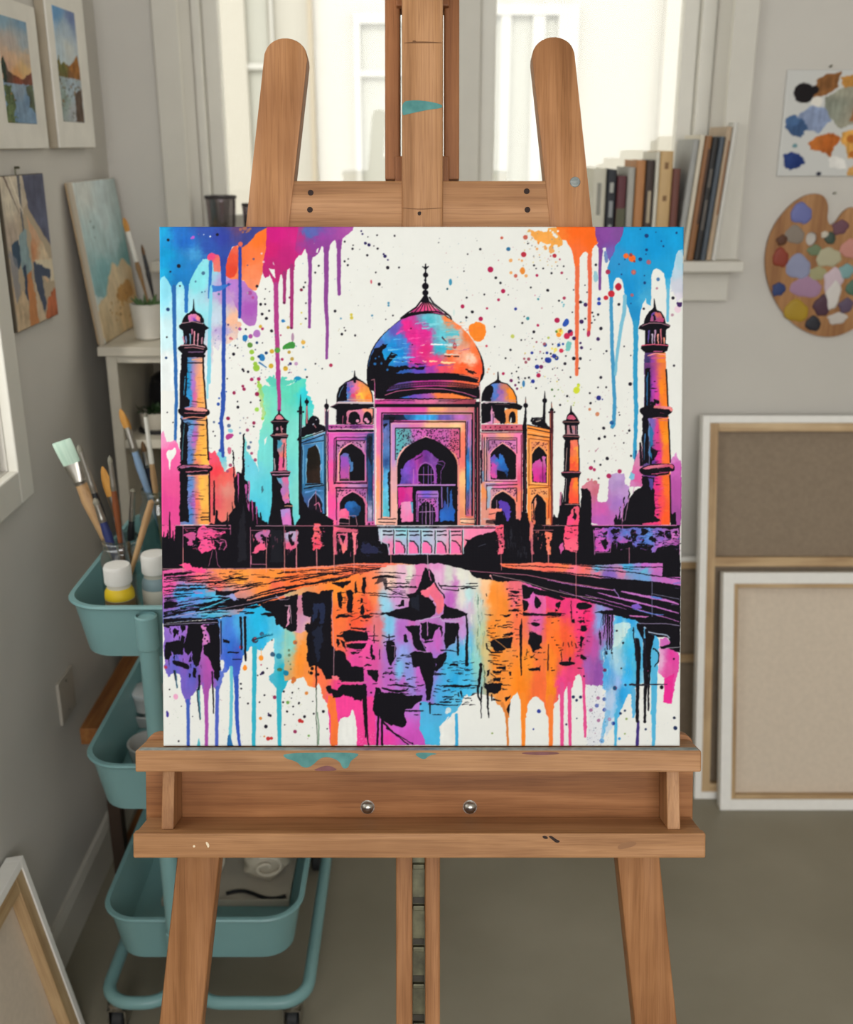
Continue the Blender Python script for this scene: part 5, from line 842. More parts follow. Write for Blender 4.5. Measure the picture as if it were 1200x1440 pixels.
L('d87a98','420,195 640,215 900,230 1200,290 1400,320 1640,360',5,w=.25); L('c8a0a8','620,230 860,280 1080,350 1280,400 1500,430',4.5,w=.25)
wedge('c070c0','1080,275 1300,315 1500,345 1640,360 4 8 6','1700,370 1900,410 2100,450 2190,480 8 26 8','1500,380 1700,430 1880,470 2190,555 4 18 8','1400,400 1600,450 1750,490 2000,570 2195,625 4 8 6','1880,580 2195,660 3 6 3','1180,360 1400,430 1600,480 1750,520 3 6 3',ww=.5); F('7a58c0','1800,480 1850,470 1880,510 1830,520 1790,505',w=.8)
wedge('5878c8','1950,415 2050,435 6 22 8','1800,515 1950,560 2060,570 3 10 4',ww=.5); L('9a98b8','1960,390 2195,435',4,w=.3); L('a080c8','1640,350 1680,400 1690,430',9,5,w=.8); LL('9090b8',4.5,'1963,290 1965,650',w=.2); LL('e0808c',4.5,'1323,0 1323,450','950,0 952,120','690,0 692,190','1090,0 1090,120',w=.2); L('c8808c','1770,0 1772,120',4,w=.2)
L('e0a0a8','600,232 625,290',7,4,w=.4); DD('e8a0a0','600,238,9')

# ---- reflections: colour
AN=.42
O(220,770)
F('150,700,9468c8 100,850,8060b8 350,750,c070b8 420,780,b868b8 250,950,8458b8 150,980,6060c0 300,1050,5858b8 450,1000,b050a8 420,1100,a04ca0 600,700,4478d0 620,850,2f68c8 600,960,3a60c8 680,950,4058c0 560,1050,5a70c8 700,620,48a0d8 850,600,22aedc 900,700,2aaee0 800,780,2aa8d4 1000,800,70c8dc 1100,900,8cc0b8 1080,1050,1aa4c0 1000,700,50b8dc 1150,800,b0c0a0 550,620,4488d0',
 '60,655 520,600 700,560 760,500 850,475 930,500 1000,560 1100,640 1180,720 1185,1040 1130,1080 1110,1120 1090,1180 1050,1230 1020,1230 1000,1160 960,1130 950,1090 990,1050 1000,960 990,760 930,810 890,870 850,860 800,830 770,870 740,900 720,960 700,1060 690,1130 655,1130 640,1060 620,1000 595,1050 570,1060 555,1130 530,1200 500,1200 470,1150 440,1220 400,1240 380,1160 350,1180 340,1200 290,1260 280,1330 250,1330 240,1280 210,1220 200,1080 150,1050 100,1100 70,1020',w=1.4,pw=3.5,tex=.08)
F(W,'535,950 570,950 572,1000 550,1060 540,1000',1,w=.6)
O(400,770)
F('60,800,80c8c0 130,750,e8a070 150,850,f09038 140,950,f08a30 200,1050,f08a40 300,1100,f07048 450,600,f07038 450,700,f07040 600,500,f06a38 700,500,f05a3c 600,600,f05838 800,650,d87078 750,400,f5804c 600,350,f58038 450,350,f58a30 900,250,e8c0b0 1000,200,e0b0c8 1060,220,d8d8c8 1100,300,c878a8 950,400,c890c8 850,500,90c8e0 880,650,78c0e4 1000,700,b068c0 1100,650,c868b8 900,900,a868c0 1000,900,8898d8 980,1040,70b0dc 1050,1050,8890d8 700,850,e8509c 600,950,e04a98 750,900,d8509c 1000,1150,b468c0 1150,1000,b868c0 500,1250,e83888 480,1330,e03c8c 600,1300,e04090 1150,1350,8c70c8 700,1200,d04ca8 900,1150,b860b8',
 '0,400 150,340 420,280 620,230 900,150 1000,140 1190,140 1190,1440 980,1440 400,1440 385,1330 330,1270 310,1180 295,1145 270,1190 200,1160 160,1090 60,1110 0,1130',w=1.6,pw=4,tex=.07)
F('60,660,d890b0 160,600,c890b0 180,680,d8a8b0 130,500,c07890','0,420 230,380 240,600 220,640 190,640 180,700 140,720 60,700 0,680',w=1.2)
O(590,770)
F('30,300,d870a8 150,160,e090c8 150,250,d8a8cc 250,220,d4d4cc 350,230,dcdcd0 450,270,dcd8c8 300,320,c078b8 260,450,b860b8 350,400,dcd8d0 420,400,b8dcdc 430,480,c8b0c8 480,450,c8d4c8 500,600,bcc8b8 520,700,b8c8a0 560,340,f5c090 620,400,f58a30 700,500,f58a30 620,700,f08830 560,850,c8b880 650,900,f08a30 700,1100,f08c38 850,1150,f5821e 800,360,e86a78 850,600,f07048 950,400,d060b0 1100,480,e060a0 1000,620,d860a0 1100,700,f06048 1050,900,f0783c 900,1000,f08a2c 1000,1150,f06a38 400,800,58b8dc 350,900,48b0dc 250,1000,40acd8 400,1000,40acdc 300,1150,2aa0d8 200,1200,48a8e0 380,1200,40b0e0 100,850,b868c0 150,800,c060b8 30,1050,c060c0 40,1300,9c70cc 300,1280,58b4dc 370,700,c090d0 120,950,9870c8 470,950,88c8c0 200,1380,38a0d0 350,620,c080c0',
 '-30,140 200,135 330,170 420,195 450,235 560,270 700,283 860,285 1080,370 1300,450 1320,1000 1200,1260 1180,1230 1140,1300 1120,1440 1095,1440 1080,1380 1050,1310 1000,1265 960,1262 910,1320 900,1440 860,1440 855,1290 830,1220 790,1250 760,1320 750,1440 725,1440 700,1350 660,1320 620,1260 560,1240 480,1230 420,1250 400,1230 330,1350 250,1440 -30,1440',w=1.3,pw=4,tex=.08)
O(770,770)
F('50,450,e83c7c 150,480,e83878 250,480,e83c7c 60,650,f07030 150,750,f05a34 80,800,f57028 200,850,f05a38 30,950,f58028 280,700,e83870 330,600,e82c6c 350,800,c84890 400,850,b050a0 350,1000,9c58a8 430,1050,8c4ca0 250,950,e04070 200,1080,e04078 120,1150,e04080 30,1150,f08420 450,620,7aa0d8 460,750,a070b8 510,640,a068b8 480,900,6aa8d0',
 '-10,400 150,420 250,430 560,520 555,850 470,880 470,1155 400,1160 310,1150 300,1110 270,1065 240,1090 215,1140 205,1200 180,1220 165,1170 150,1190 145,1240 120,1250 100,1230 90,1280 60,1330 40,1440 10,1440 -10,1400',w=1.2,pw=4,tex=.1)
F('620,630,3aa0dc 700,600,2a98d8 640,700,b8dcdc 600,800,a8d0d4 680,800,4ab4d8 580,950,a0c8d8 700,900,38b0e0 620,1000,90c0d8 680,1050,30a8e4 740,1000,4aacd0 800,700,5aa8d8 800,900,50b0e0 900,800,48a8d8 900,1000,40a8d4 600,1150,90b0e0 540,1100,60a0d8 640,1250,2aa0e0 600,1350,4aa8dc 540,1300,b0c0dc 850,1100,a8c8d8 900,1200,4aa8d0 500,1050,48a0d8 900,1400,58b0d0',
 '560,580 700,570 780,620 830,640 920,740 935,800 940,900 930,1060 915,1250 912,1440 880,1440 885,1200 860,1140 780,1150 730,1200 735,1440 710,1440 715,1300 700,1235 680,1240 650,1320 610,1400 600,1440 540,1440 500,1380 490,1300 495,1200 470,1190 470,1000 475,880 555,850',w=1.6,pw=3.5,tex=.1)
F('620,650,c4dcda 640,660,c8e0dc','570,640 710,640 690,690 640,760 600,830 560,850',w=2.,a=.8); F('1050,900,d83a94 1080,850,d848a0 960,950,d8a8c8 1030,1050,d8509c 1000,780,c060b0 1020,1200,e0308c 1040,1280,d8409c','940,770 1000,760 1040,800 1050,850 1110,890 1110,1000 1095,1100 1070,1200 1050,1300 1045,1315 985,1300 1000,1180 990,1120 960,1070 935,1040 945,900',w=1.4)
F('c878b8','1100,780 1120,760 1120,830 1090,830',w=.8)
AN=1.
# drips at the foot
O(220,770)
for c,s,a,b in (('3c5ab0','265,1290 268,1500 268,1690',28,26),('a04aa0','425,1200 420,1300 425,1500 420,1690',40,26),('4a5cb8','515,1180 513,1350 508,1690',30,30),('60b8cc','632,1010 635,1250 628,1500 615,1690',26,26),('3050b0','675,1100 680,1440 690,1550 705,1690',36,22),('30a8c0','828,850 825,1200 822,1690',38,32),('30a8bc','1035,1180 1038,1440 1040,1690',44,28),('8858b0','390,1150 395,1180',22,14)): L(c,s,a,b,w=.5)
F('2868a0','595,1690 605,1590 625,1570 640,1640 650,1690',w=.8); F('50b0c0','340,1690 345,1640 360,1600 370,1690',w=.8)
L('4a8a9c','358,1180 360,1330 375,1440',22,6,w=.6); L('1c2c40','345,1200 352,1330 370,1450',10,8,w=.6); L(K,'360,1080 358,1200',18,14,w=.8); L(K,'470,1050 480,1250 485,1400',14,8,w=.5); L('24506c','158,1040 175,1180',14,12,w=.8); L('223','150,1040 160,1120',14,6)
F('f08a2c','745,985 768,1010 765,1035 740,1040 725,1020',1,w=.4); D('f0902c',883,932,20,22); L('f0a050','885,850 885,920',5)
DD('1a7a9a','1035,915,24 1095,1060,22 1085,1050,14'); DD('3a5a78','980,900,20 890,730,18 990,905,14'); D('3a2a3a',832,780,26); D('8a3a4a',835,770,14); L('2480a0','830,780 900,740 980,730',18,12,w=1.4); D('4a6a4a',1040,1030,22,14); DD('5a6a4a','1120,868,11 1122,908,12 1130,985,7 1115,960,6 1135,1025,7',a=.8); DD('c87030','1160,1110,20 1150,1135,14 1170,800,18 1165,1120,14'); DD('9a5a48','1175,805,12')
DD('a83858','78,1010,14 715,840,16 885,990,6'); DD('501828','998,1262,14'); D('e0a0c0',163,1258,20,24); F('44348c','85,1370 100,1385 108,1410 95,1440 80,1420',1); DD('281c48','893,1060,12 900,1050,8 880,1070,7 950,1415,11 945,1400,6'); DD('1c1822','855,1080,6 710,1150,6 715,1190,7 705,1265,5 775,1315,7 870,1305,7 912,1247,6 1070,1305,8 1155,1342,6 1102,1383,8 112,1197,6 975,780,6 210,1338,4 1075,1215,9 115,1258,4 305,1425,4 935,1020,6'); DD('7a9a4a','1110,1305,12',a=.9)
O(400,770)
DD('1c1822','125,1310,8 75,1342,7 22,1385,8 172,1425,10 330,1385,10 248,1402,8 120,1190,5 60,1270,5 240,1298,5'); DD('c86a3c','188,1228,13 75,1110,14'); DD('4a6a4a','30,1305,10')
spray('a0a888 888c80 b0b890',0,1150,150,1350,30,2,6,a=.6,seed=20)
L('4a5a4a','270,1180 272,1300 270,1440 278,1560 280,1690',8,6,w=.5)
for c,s,a,b in (('ee7038','395,1270 405,1400 408,1500 410,1690',34,30),('e04a90','620,1400 650,1500 640,1690',60,60),('e03c88','560,1430 680,1440',30,30)): L(c,s,a,b,w=.6)
O(220,900,1200/370)
F('e84090','780,260 900,250 990,260 1010,480 920,480 912,360 895,320 880,330 885,350 850,345 828,380 825,480 795,480',w=1.); F(W,'830,480 832,380 850,350 885,352 892,312 905,330 915,400 918,480',1,w=.5)
F('1100,400,c858c0 1180,300,b070c8 1060,450,e040a0 1150,460,c04cb0','1000,270 1210,260 1260,480 1000,480',w=.5); F('ee7038','785,250 815,260 830,380 825,480 795,480 795,350 780,300',w=.6)
DD('1c1822','386,200,4 388,222,4 418,290,4 650,290,4 520,345,6 500,395,8 676,350,6 762,325,6 493,252,4 597,327,4 585,387,3 780,405,3 101,462,4 625,340,3 488,150,5 620,240,4'); DD('8a2a50','540,262,8 633,418,8'); DD('b83030','655,368,9 665,372,7 510,450,9 525,448,7'); DD('d08038','475,357,7 685,243,8 493,440,4'); DD('6a9a4a','600,285,7 695,437,5'); F('40348c','45,320 58,340 52,356 44,345',1)
L('507858','735,330 742,400 740,475',4,4,w=.4); spray('888 6a7a8a a86a80 7a9a7a',60,200,780,470,90,.8,2.2,a=.7,seed=21); spray('f0a0c8',925,420,1000,480,60,1,2,a=.7,seed=22)
O(600,900,1200/370)
F('20,450,48b0dc 40,300,50a8d8','-30,280 80,300 100,340 110,350 60,395 60,480 -5,480 -30,400',w=1.2); L('38a0d0','136,340 138,480',13,14,w=.6); L('dfe0dc','70,390 100,350',8,4,w=1.)
F(W,'62,480 66,395 100,365 105,350 118,348 126,380 130,480',1,w=.4); DD(W,'100,320,13 92,330,8',a=.8)
L('d07a38','345,290 365,340 372,480',14,9,w=.5); L('f0842a','440,250 442,480',24,17,w=.4); L('f07a34','568,260 567,480',24,18,w=.4)
for s,a,b in (('618,200 618,480',18,15),('652,200 655,480',18,13),('714,130 722,320 725,440',14,10)): L('dc4a88',s,a,b,w=.5)
F('d84a88','715,330 735,380 722,440 715,400',1,w=.6)
for c,s,a,b in (('4aaad4','865,320 862,480',14,12),('50acd4','1040,50 1038,300 1035,480',34,14),('5aa8d0','945,230 948,330',18,12),('3a2a70','965,370 962,480',13,14),('181420','955,0 965,100 962,370',18,14),('181420','995,0 998,200 996,370',16,10),('181420','1012,0 1012,320',11,5)): L(c,s,a,b,w=.5)
DD(K,'996,372,7'); L('4aa4d8','800,455 812,400 830,330',14,26,w=1.6,a=.8); DD('3a90d0','800,460,11 880,450,6'); L('28242e','930,205 985,206',9,8,w=.8); L('28242e','985,203 1095,202',6,4,w=.6); D(K,1073,215,8)
F('e02c8c','1085,180 1130,150 1118,290 1100,292 1080,282',w=.8)
DD('2c3a90','513,325,9 488,407,4 777,300,9 812,318,9 775,302,6'); DD('28408c','852,380,9 811,270,9'); DD('8a3a6a','785,367,8 750,320,8 783,265,8 835,362,8 860,220,10 638,385,5'); DD('1c2a50','670,260,7 685,275,6 703,260,7 638,386,4 1130,355,6 1135,402,9 1000,407,5 686,358,3 860,218,6 905,322,5 885,335,6 820,55,6 808,140,3'); DD('c07090','835,362,5'); DD('8aa060','300,425,4 912,360,5 905,428,4')
F('c8cce0','735,200 805,205 810,480 735,480',w=2.,a=.35); spray('607090 303050 90a0b0 8a5a7a',725,205,830,485,170,.8,2.6,a=.7,seed=24); spray('607090 b06080 70a0c0',600,250,1140,470,50,.8,2,a=.6,seed=25)
F('a8c4e0','810,250 860,220 870,300 850,400 820,450',w=2.4,a=.5)

# ---- reflections: black marks
O(400,770)
scrib(K,440,400,800,620,26,44,6,seed=50); scrib(K,440,700,720,1150,34,40,8,seed=51); scrib(K,820,900,1180,1260,40,60,7,seed=52); scrib(K,860,230,1100,420,18,90,5,seed=53); scrib(K,205,700,330,1050,16,30,8,vert=True,seed=54)
O(590,770)
scrib(K,100,950,460,1330,60,60,6,seed=55); scrib(K,560,560,820,1200,60,40,6,seed=56); scrib(K,740,340,850,560,22,40,6,seed=57); scrib(K,880,580,1180,1040,26,26,6,seed=58); scrib('dfe0d8 a0d0d8',360,350,540,900,26,90,5,vert=True,seed=59,a=.7); scrib('5a7a70 304850',470,400,560,1300,22,70,4,vert=True,seed=60,a=.7)
O(770,770)
scrib(K,240,440,340,960,30,30,6,seed=61); scrib(K,440,560,560,860,18,90,4,vert=True,seed=62); scrib('c04a88 8a50b0',300,560,470,1120,20,60,5,vert=True,seed=63,a=.4); scrib('8ac8e0 2a8cd0 c8e0e4',490,650,930,1200,60,70,7,vert=True,seed=64,a=.4); scrib('a86cc8 5a70c8',1000,250,1120,640,8,60,5,seed=65)
O(220,770)
scrib(K,75,660,380,1000,36,40,8,vert=True,seed=66); scrib('9a68c8 b070b8',75,660,380,980,26,30,6,vert=True,seed=67); scrib('3a58c0 6a80e0',545,640,720,1050,20,50,6,vert=True,seed=68,a=.4); scrib('18a0d0 60c8e0',760,520,980,860,22,50,7,vert=True,seed=69,a=.4)
O(220,770)
F(K,'60,640 520,605 530,640 60,668',w=.7); L('a8a0c0','60,650 250,640 520,632',5,w=.4)
F(K,'270,650 380,640 400,680 395,740 390,830 375,900 370,960 350,1000 320,990 305,940 300,870 270,900 240,880 230,840 250,760 265,700',w=1.2)
F(K,'450,650 525,640 535,700 538,950 535,1060 520,1130 490,1100 480,1040 460,970 430,920 400,900 395,830 430,810 450,780 440,720',w=1.2)
F(K,'75,795 150,790 200,790 210,740 240,750 235,830 225,860 225,905 150,910 130,870 125,910 105,945 70,945',w=1.2); F(K,'130,950 200,965 270,985 280,1010 265,1035 220,1010 160,1000 135,980',1,w=.8)
for s in ('75,670 110,680 110,660','150,680 190,700 180,740 170,720 150,770 135,700','200,660 250,660 250,690 225,700 215,720','395,660 420,650 470,670 440,720','290,900 300,960 270,960','310,1010 335,1020 330,1100 308,1090 300,1060','270,1060 288,1060 280,1110','560,770 625,790 620,808 560,800','600,880 700,885 695,895 600,892'): F(K,s,w=1.)
L(K,'330,920 335,1000',26,14,w=.8); L(K,'645,943 715,943',6,5,w=.5); L(K,'712,590 718,700 720,860',20,12,w=.9); L(K,'748,590 750,800 752,955',24,16,w=.6); L('a0c0d0','735,600 738,860',4,w=.3); L(K,'545,620 547,900',9,6); L('b0a8d0','537,640 540,950',4,w=.2)
F('c878b8','375,660 420,670 410,720 430,760 450,800 400,820 385,790 395,740',w=1.8); DD(K,'415,740,8 430,790,8 400,700,6 408,770,7')
wedge(K,'750,510 830,500 880,490 4 24 3','740,555 830,548 3 18 3','560,575 640,580 2 12 2','880,560 960,565 1000,570 3 30 6','680,545 760,540 3 12 3','800,780 960,740 2 8 3')
F(K,'880,470 1190,400 1190,440 1130,480 1000,520 900,510',w=1.2); F(K,'910,500 1000,480 1100,430 1140,420 1130,480 1110,520 1105,600 1095,690 1070,680 1040,650 1010,650 1000,600 970,550 930,530',w=1.2); L('c0a0b8','1010,410 1040,440 1110,440 1180,400',6,4,w=.8); 
O(400,770)
F(K,'50,410 110,390 105,700 60,715 20,700 15,680 40,650 50,560 45,500',w=1.1); F(K,'-10,450 30,440 20,520 -10,560',w=1.); L('c8a8b8','10,490 50,495 55,560 60,640',7,4,w=.6)
F(K,'150,380 200,370 290,385 330,360 410,355 405,500 400,600 395,700 405,830 425,860 450,920 490,990 540,1000 560,1060 520,1110 470,1120 440,1100 400,1110 360,1110 330,1050 300,1010 250,990 215,1010 190,950 190,760 200,720 170,690 175,650 220,640 230,580 200,590 160,570 150,480',w=1.2)
F('30406c','235,470 330,465 345,540 330,640 300,640 290,520 250,640',w=2.5,a=.55); F('283450','240,700 330,650 300,950 270,950',w=3,a=.5)
L('c890a0','405,370 403,600 420,850 415,1080',5,w=.3); F('e8707c','395,1080 430,1085 470,1050 480,1060 465,1100 440,1120 400,1110',w=1.)
F(K,'350,1165 390,1160 400,1190 440,1205 490,1150 560,1155 650,1150 695,1150 695,1240 640,1290 600,1285 560,1260 500,1240 470,1265 410,1265 400,1230 360,1215',w=1.4); F(K,'480,1100 560,1000 670,1005 675,1130 480,1130',w=1.); L('d07890','470,1135 700,1135',5,w=.3); F(K,'430,1000 480,1060 470,1100 430,1080',w=1.)
F(K,'495,710 540,700 700,715 712,760 700,785 520,792 500,760 440,750 440,738 490,735',w=.8); F(K,'520,810 700,808 680,840 650,862 600,855 560,845 530,840',w=.8); F(K,'430,870 470,870 510,890 520,940 560,980 560,1010 470,1060 430,1000',w=1.)
for s in ('445,380 480,370 490,440 485,520 460,500 450,440','520,360 560,355 578,380 575,500 565,550 530,545 520,500 540,440','590,300 600,280 610,380 590,390','660,250 685,245 690,320 680,390 655,380','640,490 660,480 675,540 665,575 640,565','640,430 665,430 660,470 645,470','700,1035 795,1030 790,1120 770,1135 745,1100 710,1070','440,580 480,570 560,575 590,585 440,600','620,580 680,570 760,575 680,598','440,770 460,770 470,810 450,850','480,780 500,780 520,860 490,840','560,670 690,680 690,698 560,690','560,880 640,880 620,895 560,900','675,990 745,985 740,998 680,998','730,820 745,820 750,900 770,920 765,950 740,940 728,880','540,640 560,645 555,660','400,290 460,290 560,280 560,300 500,320 490,340 460,320 400,300'): F(K,s,w=1.2)
wedge(K,'440,385 600,375 800,390 1000,398 3 6 4','720,400 850,412 1050,425 5 8 5','740,262 860,240 980,258 8 22 3','760,215 900,212 1020,215 3 8 6','840,300 1000,300 1060,302 5 8 8','860,335 1000,330 1115,330 8 10 10','860,340 930,375 1000,398 10 6 4','560,620 700,560 800,560 2 6 3','740,1150 790,1150 2 6 2','450,570 590,560 2 6 2'); F(K,'800,260 860,262 870,350 850,360 830,290 760,320',w=1.6,a=.7)
L(K,'760,650 758,800',5,7,w=1.2); L(K,'805,860 806,940',8,8,w=.8); LL(K,7,'720,745 790,742','745,778 795,780',w=1.)
F(K,'1190,170 1210,180 1250,290 1240,330 1180,370 1170,400 1190,420 1200,440 1260,450 1200,600 1100,620 1000,600 930,590 880,575 850,560 800,575 830,550 880,545 950,520 1010,515 1050,500 1060,430 1030,400 1060,390 1110,380 1150,280 1170,200',w=1.); F('242a38','1060,430 1140,410 1190,440 1190,560 1080,520',w=2,a=.6); F(K,'930,495 980,480 990,445 1010,440 1010,500',w=1.2)
F(K,'865,790 900,780 930,800 945,850 940,930 910,970 900,1000 885,990 870,930 860,850',w=.8); LL(K,8,'830,740 870,760 930,745','840,800 890,790 930,775','880,730 885,780','850,825 870,830','880,1020 905,1020',w=1.2); L('c090c0','905,830 935,830 930,930',5,w=.5); DD(K,'897,1115,9 905,1050,7')
F(K,'1020,660 1140,655 1145,760 1200,840 1200,880 1150,870 1100,850 1080,790 1070,720',w=1.3); F(K,'1005,740 1030,730 1040,800 1015,800',w=1.); L('d080c0','1150,640 1150,780 1200,840',6,w=.4)
F(K,'1060,900 1100,870 1250,890 1280,980 1250,1180 1230,1290 1200,1290 1190,1160 1160,1080 1140,1000 1110,1015 1080,990 1075,930',w=1.2); LL(K,8,'1025,980 1055,985','1025,1010 1050,1012',w=1.)
wedge(K,'870,1165 960,1160 1100,1170 4 16 3','820,1185 900,1210 1000,1215 1050,1190 8 24 3','1120,1165 1180,1160 4 10 2','1010,1380 1090,1378 1180,1382 5 14 3','1090,1410 1140,1412 2 8 2'); F(K,'770,1180 800,1190 830,1235 900,1240 1000,1260 1100,1245 1168,1245 1160,1290 1100,1320 1080,1350 1000,1370 975,1420 960,1480 900,1500 850,1470 800,1440 770,1420 745,1370 750,1300 760,1260',w=1.3); L('9a60a8','800,1230 810,1300 830,1420',5,w=.4)
L(K,'670,1240 680,1440 690,1600',30,10,w=.6); L(K,'640,1250 645,1290',20,14); DD(K,'732,1225,8 1150,1320,9'); L(K,'268,985 272,1130 270,1200',16,7,w=.6); DD(K,'228,1060,14 285,1070,12 235,1020,14')
O(220,900,1200/370)
F(K,'1010,240 1100,240 1170,260 1180,280 1140,300 1130,340 1145,370 1130,400 1090,390 1040,370 1020,340 1000,350 990,320 1000,280',1,w=1.2); L(K,'1012,340 1008,480',9,9,w=.5); L(K,'1028,345 1030,480',9,10,w=.5); L(K,'1030,370 1080,420 1150,478',10,6,w=.8); L('d060b0','1040,372 1090,425 1145,470',3,w=.6); L('c060b0','1018,350 1020,470',2.5); L(K,'955,250 960,400 968,480',9,5,w=.5); L(K,'1050,400 1110,440 1170,475',6,4,w=1.)
O(590,770)
F(K,'40,190 75,175 100,200 130,240 130,290 100,320 60,350 20,380 -20,400 0,330 20,270',w=1.); L('d070a8','80,200 95,290',10,5,w=1.2); F('50,380,f07088 160,400,e86888 180,480,e87080','10,370 60,350 130,300 160,360 200,420 215,480 190,540 160,560 140,540 145,480 120,440 90,400 80,440 40,410 20,400',w=1.1); F(K,'0,400 40,420 90,430 140,500 130,560 80,600 0,600',w=1.1); L(K,'130,300 160,350 205,400 210,430',12,8,w=.6); L('e0a8b8','65,345 75,350',6); L('b8a0b0','70,60 72,190',6,w=.2)
F(K,'200,560 215,470 235,500 330,515 400,560 400,580 300,590 200,600 170,590',w=1.); L('b8a8c8','0,620 60,600 170,580 200,620 340,620',7,w=.5); L(K,'200,350 330,365 330,350',7); L(K,'170,320 350,330 490,325',9,6,w=.6); wedge(K,'390,305 490,300 2 8 3','340,350 400,340 480,345 2 14 3','260,595 350,580 2 14 2'); L(K,'160,300 190,345',8)
F(K,'215,635 330,635 335,680 310,760 300,800 260,820 220,860 212,760 218,700',w=1.); F(K,'10,640 60,625 130,640 190,660 200,720 190,770 185,700 170,670 140,700 110,760 50,790 20,760',w=1.4); L('c080c0','65,620 70,740',8,w=.6); L(K,'50,800 110,785',18,10,w=.8); L('a070c0','5,660 10,770 60,870',6,w=.6); L('c0a0c8','0,875 80,880',5)
F(K,'0,890 60,885 100,880 110,930 140,930 200,890 230,885 225,940 200,1000 150,1050 110,1040 150,990 130,960 100,980 100,1080 85,1180 75,1300 60,1290 50,1180 30,1080 0,990',w=1.3); L(K,'180,865 280,868 330,880',10,5,w=.8); L(K,'322,680 325,900',10,20,w=.8); L(K,'400,560 405,700 395,860 400,990',12,26,w=.8); L(K,'320,1330 200,1325 80,1320',6,12,w=.8); L(K,'88,1310 90,1400',14,8)
wedge(K,'250,995 290,985 330,990 3 24 12','120,1065 230,1068 3 12 2','295,1062 370,1065 2 9 2','180,1165 330,1168 430,1168 4 26 4','190,1258 290,1258 3 12 3','170,1300 270,1302 3 14 3','390,1270 440,1268 2 8 2','365,1115 410,1120 2 8 2','390,1035 430,1040 2 8 2','0,1165 30,1165 2 9 2','0,1255 20,1262 8 30 8','0,1380 40,1380 2 8 2','300,1285 350,1280 2 8 2','110,1410 195,1412 2 8 2','370,1160 500,1165 4 10 3'); L(K,'350,1210 358,1250',14,8,w=1.); L(K,'330,1225 332,1255',8)
L(K,'520,990 510,1060 498,1170',26,20,w=1.2); L(K,'490,1170 495,1260 520,1300 520,1440',18,6,w=.8); L(K,'525,1180 520,1300',14,12,w=.8); L(K,'575,1180 578,1330 590,1430',22,6,w=.9); L('5a6a50','548,1000 545,1180',10,6,w=1.5); LL('8aa890',6,'495,400 495,560','492,680 494,740','492,800 494,860',w=1.); LL('40605a',5,'500,420 500,480','490,690 492,750','493,820 495,850',w=1.)
F(K,'545,1140 590,1150 640,1145 700,1155 690,1200 640,1230 590,1220 560,1200',w=1.8); F(K,'600,790 640,770 700,760 760,750 795,755 780,800 770,845 730,840 720,860 640,880 620,850 600,830',w=1.2); L('d08a48','640,775 720,840 780,880',6,w=.5); L(K,'568,810 575,860 610,890 700,880',10,12,w=.9); L(K,'590,905 680,915',6); L(K,'860,660 855,850 862,1080',26,8,w=.6); L(K,'862,600 863,650',4,12); F(K,'930,720 960,715 1000,735 1030,740 1030,780 1020,830 1030,850 980,860 965,885 940,840 920,800',w=1.6); F(K,'935,640 970,630 1020,640 1015,662 970,668',1,w=.6); L('3a1820','1087,820 1085,1035',8,10,w=.5)
F(K,'870,310 960,340 1080,370 1180,400 1200,440 1100,420 1010,400 980,400 960,370 930,430 880,430',w=1.); F(K,'870,440 910,450 920,480 910,520 875,540',w=1.); F(K,'980,410 1010,430 1030,480 1000,520 975,510 970,460',w=1.2); F(K,'870,545 1000,560 1200,560 1200,575 1000,578 875,575',w=.6); F(K,'1150,470 1190,450 1190,500 1150,495',w=1.2)
for s in ('750,370 800,360 850,370 845,388 790,388','760,530 800,515 838,525 830,535 790,540','680,570 770,565 760,580 735,590','710,730 795,720 790,740 720,742','920,1020 1010,1015 1020,1000 1018,1050 1000,1040 925,1040','650,1005 730,1000 730,1030 650,1020','620,1040 700,1035 690,1060 630,1060','565,1040 590,1035 590,1080 570,1090','755,1045 780,1045 775,1080 760,1078','620,1100 690,1095 680,1130 625,1130','720,1270 770,1245 760,1270 730,1300','735,1360 765,1300 750,1420'): F(K,s,w=1.2)
wedge(K,'750,410 840,410 3 12 4','740,440 800,430 3 12 3','700,655 780,655 2 8 2','695,675 790,675 3 8 2','620,955 680,958 2 6 2','700,960 755,955 2 8 2','620,985 730,990 3 8 2','595,720 650,720 2 6 2','550,565 610,568 2 5 2','620,1280 690,1295 16 10 3','1110,1035 1145,1030 3 12 3','540,1160 750,1162 3 8 2'); DD(K,'740,350,7 822,568,8 640,660,7 825,920,7 815,465,9 990,945,7 945,925,8 440,1290,5'); L(K,'610,1240 612,1290',9); LL(K,5,'565,390 570,410','600,1060 660,1110','905,860 905,910','970,900 950,925 990,945',w=.8)
O(770,770)
F(K,'0,385 100,410 150,430 120,445 60,435 0,410',w=.8); F(K,'250,465 320,460 380,485 365,510 280,528 245,510',1,w=.8); wedge(K,'0,560 70,550 160,562 20 12 3','0,590 80,580 150,575 4 6 2','400,552 500,535 700,545 3 20 20','100,980 160,980 235,975 10 40 8','255,1020 300,1018 2 10 2','30,1032 65,1030 2 12 2'); F(K,'395,550 700,540 850,570 1120,650 1125,890 1050,860 1000,850 960,860 945,840 1020,820 1035,800 1020,760 930,750 870,720 840,690 760,620 560,570',w=1.1); F('c870b8','690,570 780,575 860,580 830,592 700,582',w=.4); L('b0a0c8','770,640 1000,642 1120,660',5,w=.3); L('a8b8d0','820,670 860,710 950,730 1010,740 1030,760',9,w=.6); L('b0b0b8','1000,850 1120,838',5,w=.3)
